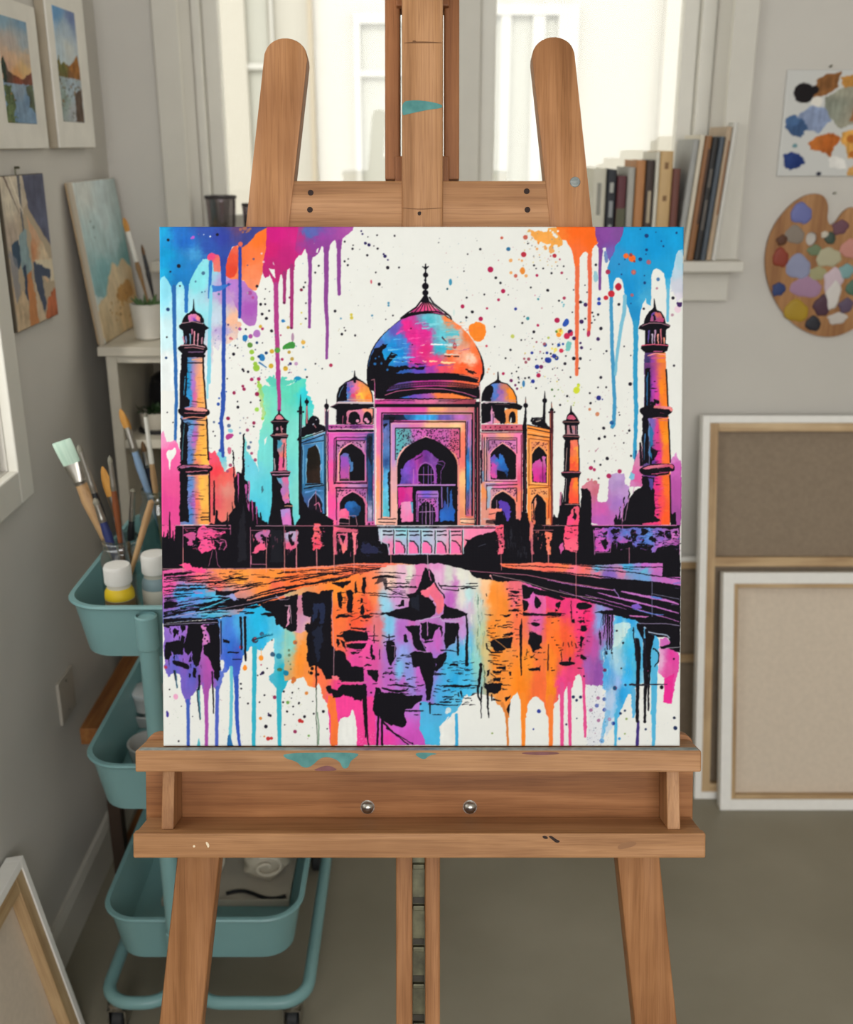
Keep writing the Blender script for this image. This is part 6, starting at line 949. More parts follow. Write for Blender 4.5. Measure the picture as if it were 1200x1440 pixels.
F(K,'760,640 810,650 820,690 810,780 795,760 780,720 755,690',w=1.); F(K,'840,700 900,740 890,800 870,900 870,1080 850,1060 830,900 835,780',w=1.); L(K,'760,780 775,900 765,1200 755,1440',30,22,w=.8); L(K,'840,700 850,1000 830,1200 822,1440',30,18,w=.7); L(K,'870,1000 855,1200 858,1380',14,7,w=.7); L(K,'900,850 940,900 935,960 905,1000',10,8,w=1.); L(K,'810,900 812,1010',14,10,w=1.); L(K,'725,680 740,900 745,960',8,5,w=1.)
for x,a,b in ((470,560,650),(488,565,640),(508,570,860),(525,580,820),(545,570,870),(450,720,820),(528,760,860)): L(K,'%d,%d %d,%d'%(x,a,x,b),12,7,w=.8)
for s in ('80,480 100,460 105,490 90,520','70,510 90,530 70,540','200,610 225,600 230,640 205,630','250,620 310,610 320,635 270,632','285,660 325,655 335,690 310,710 280,700','280,740 310,760 290,800 285,850 270,830','280,890 300,910 335,935 300,955 280,940','180,920 195,930 195,975 182,975'): F(K,s,w=1.2)
DD(K,'305,595,6 195,745,5 310,1085,8 120,920,5 500,895,9 545,890,8 640,805,9 585,703,8 895,855,7 625,1020,7 1068,940,8 75,530,8 725,700,8 200,545,9 250,545,6'); LL(K,6,'105,870 130,860','118,880 122,960','205,790 210,830','180,800 185,835','230,810 245,840','135,800 135,830','200,450 205,600',w=.9); DD('6a2a50','485,1035,14 850,1040,7'); D('1c4a70',568,1187,16); D('1c3a60',660,1160,10)
L('28242e','705,1160 860,1160',12,10,w=.7); L('28242e','860,1156 1010,1155',7,5,w=.6); D(K,965,1182,13); F(K,'1060,1430 1080,1430 1085,1440 1060,1440')
PIC=IMG
# front picture: flatten the drawing onto the canvas
_c=[e(223.5,318),e(963,318),e(957,1050),e(229,1050)]
CW=((_c[1][0]-_c[0][0])+(_c[2][0]-_c[3][0]))/2; CX=sum(p[0] for p in _c)/4; CT=(_c[0][1]+_c[1][1])/2; CH=CT-CB
def flat(cx,cy,w_,h_,nx,ny,src):
    U,V_=np.meshgrid(np.linspace(-.5,.5,nx),np.linspace(.5,-.5,ny)); X=cx+U*w_; Y=cy+V_*h_
    wx=EO.x+X; wy=EO.y+Vv.y*Y; wz=EO.z+Vv.z*Y-CAMZ
    dep=wy*cP-wz*sP; px=600+FPX*wx/dep; py=720-FPX*(wy*sP+wz*cP)/dep
    gx=np.clip((px-PX0)*S-.5,0,src.shape[1]-1.01); gy=np.clip((py-PY0)*S-.5,0,src.shape[0]-1.01); ix=gx.astype(int); iy=gy.astype(int); fx=(gx-ix)[...,None]; fy=(gy-iy)[...,None]
    return (src[iy,ix]*(1-fx)+src[iy,ix+1]*fx)*(1-fy)+(src[iy+1,ix]*(1-fx)+src[iy+1,ix+1]*fx)*fy
def blur(a):
    a=(a+np.roll(a,1,0)+np.roll(a,-1,0)+np.roll(a,1,1)*1+np.roll(a,-1,1))/5; return a
_p=flat(CX,CB+CH/2,CW,CH,1240,1230,blur(PIC)); del IMG
pic=thing('painted_canvas','large square canvas painted with a colourful dripping domed palace, on the easel','painting')
pic.matrix_world=EM@Matrix.Translation((CX,CB+CH/2,0))
o=picture_mesh('painted_face',_p,CW,CH,.0345,880,870,paintmat('acrylic_picture',.6,.05,.06),pic)
b=new_bm(); s=.018
for (x0,x1,y0,y1) in ((-CW/2+.002,-CW/2+.04,-CH/2+.002,CH/2-.002),(CW/2-.04,CW/2-.002,-CH/2+.002,CH/2-.002),(-CW/2+.04,CW/2-.04,-CH/2+.002,-CH/2+.04),(-CW/2+.04,CW/2-.04,CH/2-.04,CH/2-.002)): add_box(b,x0,x1,y0,y1,-.0365,-.0347)
obj('stretcher_bars',b,'pine',pic)

# ------------------------------------------------------------ small pictures: same painter on its own patch
def patch(w,h,base):
    """start a fresh w x h picture in drawing units"""
    global PW,PH,GX,GY,NX,NY,NS,NB,IMG,PX0,PY0
    PW,PH=w,h; PX0=PY0=0
    GY,GX=np.mgrid[0:PH*S,0:PW*S].astype(np.float32); GX=(GX+.5)/S; GY=(GY+.5)/S
    NX=noi(5,5)*.6+noi(16,16)*.6+noi(2,2)*.35; NY=noi(5,5)*.6+noi(16,16)*.6+noi(2,2)*.35; NS=noi(3,20); NB=noi(12,12)*.6+noi(4,4)*.4
    IMG=np.empty((PH*S,PW*S,3),np.float32); IMG[:]=hx(base)
PM=paintmat('watercolour',.8,0,.2)
def frame_on_left_wall(name,label,corners,draw,inner,depth,frame_m,grp):
    """corners: TL,TR,BR,BL pixels on the wall plane, inner: same for the picture inside the mount"""
    def yz(c): 
        P_=[at_x(x,y,XL+depth) for x,y in c]
        return ((P_[0].y+P_[3].y)/2,(P_[1].y+P_[2].y)/2,(P_[2].z+P_[3].z)/2,(P_[0].z+P_[1].z)/2)
    y0,y1,z0,z1=yz(corners); t=thing(name,label,'picture',(XL,(y0+y1)/2,(z0+z1)/2),group=grp)
    W_=y1-y0; H_=z1-z0
    b=new_bm(); add_box(b,.0005,depth-.004,-W_/2,W_/2,-H_/2,H_/2,.002); obj('backing',b,frame_m,t)
    b=new_bm(); add_box(b,depth-.004,depth,-W_/2+.001,W_/2-.001,-H_/2+.001,H_/2-.001,.001); obj('mount',b,'e0dcd2',t)
    a0,a1,c0,c1=yz(inner); 
    o=picture_mesh('watercolour',draw(),a1-a0,c1-c0,.0008,60,110,PM,t,rnd=.0002)
    o.location=(depth+.001,(a0+a1)/2-(y0+y1)/2,(c0+c1)/2-(z0+z1)/2); o.rotation_euler=(R_(90),0,R_(90))
    return t
def art1():
    patch(60,160,'9fb4c8'); O(0,0,1)
    F('10,5,8eaec2 50,5,7fa0ba 20,40,bcb0a8 50,35,a4b0b8 20,60,dcb898 45,75,e0bc84 10,75,d0a890 55,60,d0b498 30,85,dca46c','0,0 60,0 60,95 0,95',w=0,tex=.08)
    F('30,100,8a4a34 50,85,7a4a3c 5,90,5a4a40','0,78 8,70 12,82 25,88 40,90 52,82 60,76 60,100 0,104',w=1.5,tex=.2)
    F('30,110,8fa0b0 30,140,7f98b0 10,150,6c8cac 50,120,7898b8','0,100 60,98 60,160 0,160',w=.5,tex=.15)
    F('10,120,5a6a48 10,150,6a7a50','0,102 14,104 18,125 14,160 0,160',w=3,tex=.3); F('50,115,5c6450','44,100 60,98 60,140 48,130',w=3,tex=.3); spray('5a6a3c 7a8a58 3c4a30 a07a50',0,105,22,160,60,.5,2,seed=3)
    F('2c3a30','0,70 4,60 8,72 6,100 0,100',w=1.2); return IMG
def art2():
    patch(60,160,'a8bccc'); O(0,0,1)
    F('10,5,6c9cc8 50,5,7080a8 30,30,b0c0cc 30,55,c8ccc8 10,60,b8c8d0','0,0 60,0 60,80 0,80',w=0,tex=.08)
    F('15,85,6a6a38 40,82,a06830 30,92,7a5430','0,78 4,66 8,80 18,76 30,80 44,72 56,60 60,80 60,98 0,98',w=1.6,tex=.3)
    F('30,115,a8b8c4 30,145,b0b4b8 10,130,8a9a90','0,97 60,97 60,160 0,160',w=.5,tex=.15); spray('6a6a50 5a5248 8a6a48 a0a8b0 3c4034',0,98,60,160,130,.6,2.6,seed=4); F('5c4c40','40,120 60,110 60,160 36,160',w=3,tex=.3); return IMG
frame_on_left_wall('framed_watercolour','white mounted watercolour of an orange sunset over a lake, nearest on left wall',[(-62,-14),(55,0),(62,207),(0,213)],art1,[(-4,22),(36,29),(51,172),(9,175)],.012,'c8bfae','pair of white mounted watercolours')
frame_on_left_wall('framed_watercolour','white mounted watercolour of autumn trees by pale water, nearer the window',[(62,-40),(119,-20),(130,207),(82,210)],art2,[(73,9),(105,17),(117,171),(89,172)],.022,'a89c88','pair of white mounted watercolours')
def art3():
    patch(90,160,'b8a890'); O(0,0,1)
    F('60,10,5a5c70 80,50,62667c 60,60,585a70','44,0 90,0 90,82 76,66 62,50 50,36',w=1,tex=.15)
    F('15,30,d8cdb8 10,60,b8a898 30,50,c0b09c','0,0 44,0 48,30 30,44 24,70 8,100 0,60',w=1.5,tex=.15); L('7a6a60','8,0 30,40',3,1,w=1); L('6a6a70','36,0 34,60',5,3,w=1.5); L('e8dcc8','20,2 38,40',3,2,w=1)
    F('60,60,d8b090 50,80,cc9068 70,85,dcc8a8','44,42 60,60 78,86 86,100 74,120 56,104 44,90 48,64',w=1.5,tex=.1); F('3e5266','8,70 22,66 26,86 16,96 8,90',w=2); F('8aa0a4','24,60 40,56 42,110 30,120 22,100',w=2,tex=.15)
    F('dccfb4','50,90 90,96 90,120 60,110',w=2); F('4a5468','46,92 66,100 84,108 80,116 62,110 66,140 60,150 46,120',w=2); F('c88858','30,104 40,100 46,160 26,160',w=2,tex=.1); F('3e4c60','24,96 32,92 30,120 24,140',w=2)
    F('b86a48','70,136 90,126 90,160 60,160',w=3,tex=.2); F('cdb89c','44,110 56,150 64,160 44,160',w=2,tex=.1); F('c8b090','0,110 24,120 28,160 0,160',w=2,tex=.2); F('8a8c94','0,74 14,84 16,120 4,130',w=2,a=.7); return IMG
def wall_canvas():
    c=[(3,250),(65,242),(88,443),(32,467)]; P_=[at_x(x,y,XL+.018) for x,y in c]
    y0=(P_[0].y+P_[3].y)/2; y1=(P_[1].y+P_[2].y)/2; z0=(P_[2].z+P_[3].z)/2; z1=(P_[0].z+P_[1].z)/2
    t=thing('abstract_canvas','unframed abstract canvas in navy, sand and rust hanging on left wall','painting',(XL,(y0+y1)/2,(z0+z1)/2))
    o=picture_mesh('painted_face',art3(),y1-y0,z1-z0,.010,80,140,PM,t,rnd=.0015,side='5c5448'); o.location=(.0115,0,0); o.rotation_euler=(R_(90),0,R_(90))
    b=new_bm(); add_tube(b,[(.004,-.01,(z1-z0)/2+.012),(.012,-.01,(z1-z0)/2+.012)],.0022,8); add_tube(b,[(.004,-.01,(z1-z0)/2+.014),(.004,-.01,(z1-z0)/2-.006)],.0014,8); obj('hook',b,'dmetal',t)
wall_canvas()

# ------------------------------------------------------------ corner shelf unit and what stands on it
SZ=1.114; SY0=2.15; SY1=2.44; SX0=-.652; SX1=-.20
sh=thing('shelf_unit','cream painted open shelf unit standing in the corner behind the trolley','shelf',(SX0,SY0,0))
def sb(name,x0,x1,y0,y1,z0,z1,m='c9c2b2'): b=new_bm(); add_box(b,x0,x1,y0,y1,z0,z1,.0015); return obj(name,b,m,sh)
w_=SX1-SX0; d_=SY1-SY0
sb('top_board',-.012,w_+.01,-.012,d_,SZ-.018,SZ)
sb('side_panel',0,.022,0,d_,0,SZ-.0182); sb('side_panel',w_-.022,w_,0,d_,0,SZ-.0182); sb('back_panel',.0222,w_-.0222,d_-.008,d_,0,SZ-.0182,'8f8574')
for z in (.12,.46,.899): sb('shelf_board',.0222,w_-.0222,.004,d_-.0082,z,z+.018)
sb('face_rail',.0222,w_-.0222,0,.0035,SZ-.034,SZ-.0182)
SB=.9178      # top of the highest inner shelf board
# leaning seascape
def art4():
    patch(90,160,'c4d2d0'); O(0,0,1)
    F('20,10,d2d6d0 60,10,c4d2d2 30,60,b4cccc 60,60,b8d2d4 30,95,84b4b8 80,85,7cacae 50,40,c8d8d8','0,0 90,0 90,104 60,92 40,110 20,118 0,110',w=1.5,tex=.1)
    F('30,120,d8c4a0 60,110,dccaa8 80,130,cfae80 50,140,d8b888 20,150,d0bc98','0,118 22,116 34,98 46,86 58,92 70,84 90,100 90,160 0,160',w=2.5,tex=.12)
    F('c08c4c','46,112 76,108 84,126 60,130 44,124',w=3,a=.8); spray('7a5a3c c89858 b08048',20,110,80,150,26,1,3,seed=6); F('4a88908','0,0 0,0 0,0') if False else None
    DD('4a5a58','20,40,1 24,46,1.2 22,56,.8'); return IMG
BL=at_z(140,485,SZ); BR=at_z(192,460,SZ); TL=at_x(92,258,XL+.006); TR=at_x(151,247,XL+.006)
ln=(BR-BL).length; yb0=BL.y; yb1=BL.y+ .29
hh=math.hypot(TL.z-SZ,.05); lean_=math.asin(.034/hh)
t=thing('seascape_canvas','small canvas of teal sea above sand leaning on left wall, atop the shelf unit','painting',(XL+.055,(BL.y+TR.y)/2,SZ+.0008)); t.rotation_euler=(0,-lean_,0)
W_=TR.y-BL.y
o=picture_mesh('painted_face',art4(),W_,hh,.013,80,140,PM,t,rnd=.002,side='b8ac98'); o.location=(.0,0,hh/2); o.rotation_euler=(R_(90),0,R_(90))
b=new_bm(); 
for (y0,y1,z0,z1) in ((-W_/2+.001,-W_/2+.03,.001,hh-.001),(W_/2-.03,W_/2-.001,.001,hh-.001),(-W_/2+.03,W_/2-.03,.001,.03),(-W_/2+.03,W_/2-.03,hh-.03,hh-.001)): add_box(b,-.0155,-.0132,y0,y1,z0,z1)
obj('stretcher_bars',b,'pinev',t)
# brushes -----------------------------------------------------------------
def frame_along(p,q):
    z=(q-p).normalized(); x=z.cross(Vector((0,1,0))).normalized(); y=z.cross(x); return Matrix.Translation(p)@Matrix((x,y,z)).transposed().to_4x4()
def brush(label,foot,tip,kind,handle,bristle,w=.008,fl=.05,bl=.03,hr=.0045,grp=None,fm='metal'):
    L_=(tip-foot).length; t=thing('paint_brush',label,'brush',group=grp); t.matrix_world=frame_along(foot,tip)
    hz=L_-fl-bl
    b=new_bm(); add_lathe(b,[(0,0),(hr*.45,.003),(hr*.6,hz*.3),(hr*1.0,hz*.68),(hr*1.25,hz*.88),(hr*1.0,hz*.97),(hr*.95,hz+.004),(0,hz+.005)],seg=14); obj('handle',b,handle,t,smooth=True)
    fx=w/2 if kind!='round' else hr*.85; fy=hr*.8
    b=new_bm(); sg=16; rings=[]
    for k,(z,a) in enumerate([(0,0),(.1,0),(.13,.05),(.2,.0),(.6,.6),(1,1)]):
        rx=hr*(1.02)*(1-a)+fx*a; ry=hr*1.02*(1-a)+(fy*.55 if kind!='round' else fy)*a
        if k==2: rx*=1.08; ry*=1.08
        rings.append([b.verts.new((rx*math.cos(i*2*math.pi/sg),ry*math.sin(i*2*math.pi/sg),hz+z*fl)) for i in range(sg)])
    for a_,c_ in zip(rings,rings[1:]):
        for i in range(sg): b.faces.new((a_[i],a_[(i+1)%sg],c_[(i+1)%sg],c_[i]))
    b.faces.new(rings[0][::-1]); b.faces.new(rings[-1]); obj('ferrule',b,fm,t,smooth=True)
    prof={'flat':[(0,1,1),(.5,1.08,1),(.92,1.1,.8),(1,1.05,.3)],'round':[(0,1,1),(.3,1.15,1.15),(.7,.8,.8),(.95,.2,.2),(1,.05,.05)],'filbert':[(0,1,1),(.35,1.25,1.1),(.65,1.1,.9),(.85,.75,.6),(1,.2,.2)]}[kind]
    b=new_bm(); rings=[]; ry0=fy*.55 if kind!='round' else fy
    for z,ax,ay in prof: rings.append([b.verts.new((fx*.96*ax*math.cos(i*2*math.pi/sg),ry0*.95*ay*math.sin(i*2*math.pi/sg),hz+fl+z*bl)) for i in range(sg)])
    for a_,c_ in zip(rings,rings[1:]):
        for i in range(sg): b.faces.new((a_[i],a_[(i+1)%sg],c_[(i+1)%sg],c_[i]))
    b.faces.new(rings[0][::-1]); b.faces.new(rings[-1]); obj('bristles',b,bristle,t,smooth=True)
    return t
M['bris_o']=mat('amber_bristle','b0762c',.6,scale=300,c2='d8a050',stretch=(1,1,.05)); M['bris_m']=mat('mint_bristle','a4c0ae',.7,scale=300,c2='bcd2c0',stretch=(1,1,.05)); M['bris_g']=mat('grey_bristle','6a665c',.7,scale=300,c2='8c8878',stretch=(1,1,.05)); M['bris_d']=mat('dark_bristle','4a3a2a',.7,scale=300,c2='7a5a3a',stretch=(1,1,.05))
M['hl']=wood('pale_handle','c8a478','a88458','dcbc90',2); M['hb']=cm('7a4426',.35)
# white pot with succulent and two brushes on the shelf top
P0=at_z(214,470,SZ); px_=Vector((P0.x+.008,SY0+.09,SZ))
pot=thing('planter','small white pot with a green succulent on the shelf top','pot',tuple(px_))
b=new_bm(); add_lathe(b,[(0,.0008),(.024,.0008),(.028,.004),(.034,.07),(.034,.074),(.031,.074),(.030,.062),(0,.062)],seg=32); obj('pot',b,'cbc7bd',pot,smooth=True)
b=new_bm(); add_lathe(b,[(0,.0632),(.0298,.0632),(.0298,.0655),(0,.067)],seg=24); obj('soil',b,'4a3a2c',pot)
rp=random.Random(4); b=new_bm()
for k in range(22):
    a=rp.uniform(0,6.28); r0=rp.uniform(.003,.024); l=rp.uniform(.014,.03); el=rp.uniform(.5,1.3)
    add_tube(b,[(r0*math.cos(a),r0*math.sin(a),.066),(r0*math.cos(a)+l*.5*math.cos(a)*math.cos(el),r0*math.sin(a)+l*.5*math.sin(a)*math.cos(el),.066+l*.5*math.sin(el)),(r0*math.cos(a)+l*math.cos(a)*math.cos(el),r0*math.sin(a)+l*math.sin(a)*math.cos(el),.066+l*math.sin(el))],[.003,.0035,.0004],7)
obj('succulent',b,'4c6a3c',pot,smooth=True)
def tipat(px,py,y): return at_y(px,py,y)
brush('amber tipped brush with white ferrule leaning left out of the succulent pot',px_+Vector((.006,0,.067)),tipat(174,306,px_.y),'filbert','8a6a44','bris_o',.010,.062,.028,.0045,fm='white')
brush('dark brush with black handle upright in the succulent pot',px_+Vector((.018,.004,.067)),tipat(199,343,px_.y),'round','black','bris_d',.008,.03,.022,.0042,fm='black')
# inside the shelf: kettle-like black pot, plant in white pot, black tray
c=at_y(212,600,SY0+.085); t=thing('plant_pot','white pot with trailing green plant inside the shelf unit','pot',(-.578,SY0+.085,SB))
b=new_bm(); add_lathe(b,[(0,.0005),(.042,.0005),(.042,.006),(.038,.007),(0,.007)],seg=30); obj('saucer',b,'black',t,smooth=True)
b=new_bm(); add_lathe(b,[(0,.0072),(.033,.0072),(.035,.01),(.038,.040),(.038,.043),(.035,.043),(.034,.036),(0,.036)],seg=30); obj('pot',b,'b9b2a4',t,smooth=True)
b=new_bm(); rp=random.Random(9)
for k in range(60):
    a=rp.uniform(0,6.28); r0=rp.uniform(.0,.034); l=rp.uniform(.01,.028); el=rp.uniform(-.6,1.3); x,y=r0*math.cos(a),r0*math.sin(a); dx,dy=math.cos(a)*math.cos(el)*l,math.sin(a)*math.cos(el)*l
    p=Vector((x,y,.038+(.007 if el<0 else 0))); q=p+Vector((dx,dy,l*math.sin(el)+ .004)); n=Vector((-math.sin(a),math.cos(a),0))*.005
    m_=(p+q)/2+Vector((0,0,.003)); v=[b.verts.new(z) for z in (p,m_+n,q,m_-n)]; f=b.faces.new(v)
bmesh.ops.solidify(b,geom=list(b.faces),thickness=.0006); obj('foliage',b,'34502c',t)
c=at_y(212,550,SY0+.205); t=thing('black_pot','round black lidded pot behind the plant inside the shelf unit','pot',(-.572,SY0+.205,SB))
b=new_bm(); add_lathe(b,[(0,.0005),(.040,.0005),(.050,.02),(.052,.05),(.048,.078),(.044,.086),(0,.086)],seg=32); obj('body',b,'black',t,smooth=True)
b=new_bm(); add_lathe(b,[(0,.0862),(.045,.0862),(.045,.091),(.03,.102),(.01,.106),(.008,.110),(.012,.116),(0,.119)],seg=32); obj('lid',b,'black',t,smooth=True)

# ------------------------------------------------------------ trolley
TX0,TX1,TY0,TY1=-.560,-.222,1.50,1.95
tr=thing('utility_trolley','three-tier teal metal trolley on castors beside the left wall','trolley',((TX0+TX1)/2,(TY0+TY1)/2,0))
TC=Vector(((TX0+TX1)/2,(TY0+TY1)/2,0)); hw=(TX1-TX0)/2; hd=(TY1-TY0)/2
def rrect(hx_,hy_,r,n=7): return [(sx*(hx_-r)+r*math.cos(a0+k*math.pi/2/n),sy*(hy_-r)+r*math.sin(a0+k*math.pi/2/n)) for sx,sy,a0 in ((1,1,0),(-1,1,math.pi/2),(-1,-1,math.pi),(1,-1,1.5*math.pi)) for k in range(n+1)]
def tray(zt,zb_,g=0):
    b=new_bm(); t0=.0016; tp=.016
    secs=[(hw-tp,hd-tp,.05,zb_),(hw-.001,hd-.001,.06,zt-.004),(hw+.004,hd+.004,.064,zt-.003),(hw+.006,hd+.006,.066,zt),(hw+.004,hd+.004,.064,zt+.003),(hw-.003,hd-.003,.058,zt+.003),(hw-.004,hd-.004,.057,zt-.001),(hw-tp-t0,hd-tp-t0,.048,zb_+t0)]
    rs=[[b.verts.new((x,y,z)) for x,y in rrect(a,c,r)] for a,c,r,z in secs]
    for a_,c_ in zip(rs,rs[1:]):
        n=len(a_)
        for i in range(n): b.faces.new((a_[i],a_[(i+1)%n],c_[(i+1)%n],c_[i]))
    b.faces.new(rs[0][::-1]); b.faces.new(rs[-1]); return obj('tray',b,'teal',tr,smooth=45)
TZ=[(.828,.738),(.548,.456),(.245,.152)]
for zt,zb_ in TZ: tray(zt,zb_)
PXp=-.426-TC.x
for sy in (-1,1):
    yy=sy*(hd+.022); b=new_bm(); add_tube(b,[(PXp,yy,.085),(PXp,yy,.80)],.0145,16); p=obj('post',b,'teal',tr,smooth=True)
    for zt,zb_ in TZ: b=new_bm(); add_lathe(b,[(.0147,-.028),(.0168,-.026),(.0168,.026),(.0147,.028)],(PXp,yy,zt-.03),seg=18); obj('collar',b,'teal',p,smooth=True)
    b=new_bm(); add_tube(b,[(PXp,yy,.80),(PXp,yy-.0*sy,.822)],[.0145,.0140],16); obj('post_cap',b,'teal',p,smooth=True)
# U-shaped feet tubes, left and right of the posts
for (xa,xb) in ((-hw-.005,PXp-.018),(PXp+.018,hw+.012)):
    pts=rrect((xb-xa)/2,hd+.02,.05,6); cx_=(xa+xb)/2; b=new_bm(); P_=[Vector((cx_+x,y,.085)) for x,y in pts]; P_.append(P_[0]); P_.append(P_[1]); add_tube(b,P_,.0115,12); obj('base_tube',b,'teal',tr,smooth=60)
for sy in (-1,1): b=new_bm(); add_box(b,PXp-.02,PXp+.02,sy*(hd+.010),sy*(hd+.034),.072,.098,.002); obj('base_bracket',b,'teal',tr)
for sx,sy in ((-1,-1),(1,-1),(-1,1),(1,1)):
    x=sx*(hw-.016) if sx>0 else -hw+.012; y=sy*(hd-.002)
    b=new_bm(); add_lathe(b,[(0,.074),(.012,.074),(.012,.069),(.016,.066),(.016,.058),(.010,.055),(0,.055)],(x,y,0),seg=18); add_box(b,x-.016,x-.013,y-.012,y+.020,.022,.0575,.001); add_box(b,x+.013,x+.016,y-.012,y+.020,.022,.0575,.001); add_box(b,x-.016,x+.016,y-.012,y+.02,.0545,.0575); c=obj('castor',b,'metal',tr,smooth=30)
    b=new_bm(); add_lathe(b,[(0,-.011),(.02,-.011),(.0245,-.008),(.0245,.008),(.02,.011),(0,.011)],seg=24,M4=Matrix.Translation((x,y+.008,.0248))@Matrix.Rotation(R_(90),4,'Y')); obj('wheel',b,'rubber',c,smooth=30)
T0=TZ[0][1]+.0022; T1=TZ[1][1]+.0022; T2=TZ[2][1]+.0022
# jars of brushes
def jar(label,x,y,h,r):
    t=thing('glass_jar',label,'jar',(x,y,T0)); b=new_bm()
    add_lathe(b,[(0,.0005),(r*.93,.0005),(r,.004),(r,h*.72),(r*.97,h*.79),(r*.80,h*.86),(r*.80,h*.89),(r*.86,h*.895),(r*.80,h*.91),(r*.80,h*.945),(r*.87,h*.95),(r*.87,h*.965),(r*.81,h*.97),(r*.83,h),(r*.79,h),(r*.76,h*.88),(r*.92,h*.78),(r*.95,h*.7),(r*.95,.008),(0,.007)],seg=40); obj('vessel',b,'jar',t,smooth=50)
    return t
J1=Vector((-.503,1.645,T0)); J2=Vector((-.487,1.84,T0))
j1=jar('clear glass jar of brushes behind the yellow paint bottle',J1.x,J1.y,.150,.036)
j2=jar('taller clear glass jar of brushes at the back of the top tray',J2.x,J2.y,.172,.036)
def inj(J,h,foot,tippx,dy,*a,**k):
    """a brush standing in a jar: foot offset on the jar's floor, tip on the ray of a pixel"""
    f=J+Vector((foot[0],foot[1],.011)); return f,at_y(tippx[0],tippx[1],J.y+dy)
g1='brushes in the jar behind the yellow bottle'; g2='brushes in the taller rear jar'
for (J,h,foot,tp,dy,lab,kind,hm,bm_,w,fl,bl,hr,fm) in (
 (J1,.132,(.022,.004),(86,620),.004,'wide flat brush with mint stained bristles and pale wood handle','flat','hl','bris_m',.031,.036,.040,.0100,'metal'),
 (J1,.132,(.016,-.012),(110,625),-.012,'thin brush with black handle just right of the mint flat brush','round','black','bris_g',.006,.07,.012,.0052,'metal'),
 (J1,.132,(.018,.014),(144,656),.01,'filbert brush with amber bristles and blue-grey handle','filbert','8c98a4','bris_o',.013,.035,.052,.0042,'metal'),
 (J1,.132,(.008,-.02),(154,640),-.016,'small round brush with grey tip and reddish brown handle','round','hb','bris_g',.008,.045,.014,.0045,'metal'),
 (J1,.132,(-.006,.02),(187,687),.02,'short brush with bright steel ferrule and black handle leaning right','round','black','bris_g',.007,.05,.006,.005,'metal'),
 (J1,.132,(.02,-.02),(133,700),-.018,'brush with deep blue handle, lowest in the jar','round','2a3468','bris_g',.008,.03,.012,.006,'metal'),
 (J2,.172,(.02,-.004),(169,575),-.004,'amber pointed brush with pale blue handle leaning left','filbert','8ca8c8','bris_o',.011,.045,.035,.0055,'metal'),
 (J2,.172,(.012,.012),(177,585),.012,'amber round brush with steel ferrule close beside the pale blue one','round','6a727c','bris_o',.009,.04,.025,.004,'metal'),
 (J2,.172,(.0,.02),(200,620),.016,'dark brush with navy handle standing in the rear jar','round','1c2438','bris_d',.008,.03,.02,.0055,'metal'),
 (J2,.172,(.008,-.02),(204,580),-.01,'slim brush with long white ferrule in the rear jar','round','hl','bris_g',.007,.085,.008,.0045,'white')):
    f,q=inj(J,h,foot,tp,dy); brush(lab,f,q,kind,hm,bm_,w,fl,bl,hr,grp=g1 if J is J1 else g2,fm=fm)
# wooden handles sticking up at the right of jar 1
f=J1+Vector((-.012,-.026,.011)); q=at_y(214,702,J1.y-.030); b=new_bm(); L_=(q-f).length
t=thing('palette_tool','pale wooden tool handle leaning right out of the front jar','tool'); t.matrix_world=frame_along(f,q); add_lathe(b,[(0,0),(.003,.002),(.004,L_*.5),(.006,L_*.85),(.005,L_*.98),(0,L_)],seg=14); obj('handle',b,'hl',t,smooth=True)
# paint bottles
def bottle(label,x,y,r,h,cap_h,neck_m,body_m,lab_m):
    t=thing('paint_bottle',label,'bottle',(x,y,T0)); b=new_bm(); hb=h-cap_h
    add_lathe(b,[(0,.0005),(r*.94,.0005),(r,.004),(r,hb*.80),(r*.97,hb*.86),(r*.80,hb*.93),(r*.78,hb),(0,hb)],seg=32); obj('body',b,body_m,t,smooth=50)
    b=new_bm(); add_lathe(b,[(r*1.006,hb*.765),(r*1.012,hb*.77),(r*1.012,hb*.80),(r*.985,hb*.865),(r*.82,hb*.93),(r*.80,hb*.935)],seg=32); obj('shoulder_band',b,neck_m,t,smooth=50)
    b=new_bm(); add_lathe(b,[(r*1.005,hb*.08),(r*1.012,hb*.085),(r*1.012,hb*.755),(r*1.005,hb*.76)],seg=32); lb=obj('label',b,lab_m,t,smooth=50)
    b=new_bm(); add_lathe(b,[(0,hb+.0003),(r*.90,hb+.0003),(r*.92,hb+.002),(r*.90,hb+cap_h*.9),(r*.84,h),(0,h)],seg=40)
    c=obj('cap',b,'dcdad4',t,smooth=50); b=new_bm()
    for k in range(36):
        a=k*2*math.pi/36; add_box(b,r*.895,r*.925,-.0006,.0006,hb+.003,hb+cap_h*.85,M4=Matrix.Rotation(a,4,'Z'))
    obj('cap_ribs',b,'dcdad4',c); return t,lb,hb
def marks(lb,r,rows,m):
    b=new_bm()
    for (z,a0,a1,hh_) in rows:
        n=max(2,int((a1-a0)/.12)); vs_=[]
        for k in range(n+1):
            a=a0+(a1-a0)*k/n; vs_.append([b.verts.new((r*math.cos(a),r*math.sin(a),z+s)) for s in (-hh_/2,hh_/2)])
        for p,q in zip(vs_,vs_[1:]): b.faces.new((p[0],q[0],q[1],p[1]))
    bmesh.ops.solidify(b,geom=list(b.faces),thickness=.0003); obj('print',b,m,lb)
t,lb,hb=bottle('squat bottle of yellow paint with a white screw cap in the top tray',-.487,1.558,.0232,.136,.030,'d8b820','c9c4b4','6e5636')
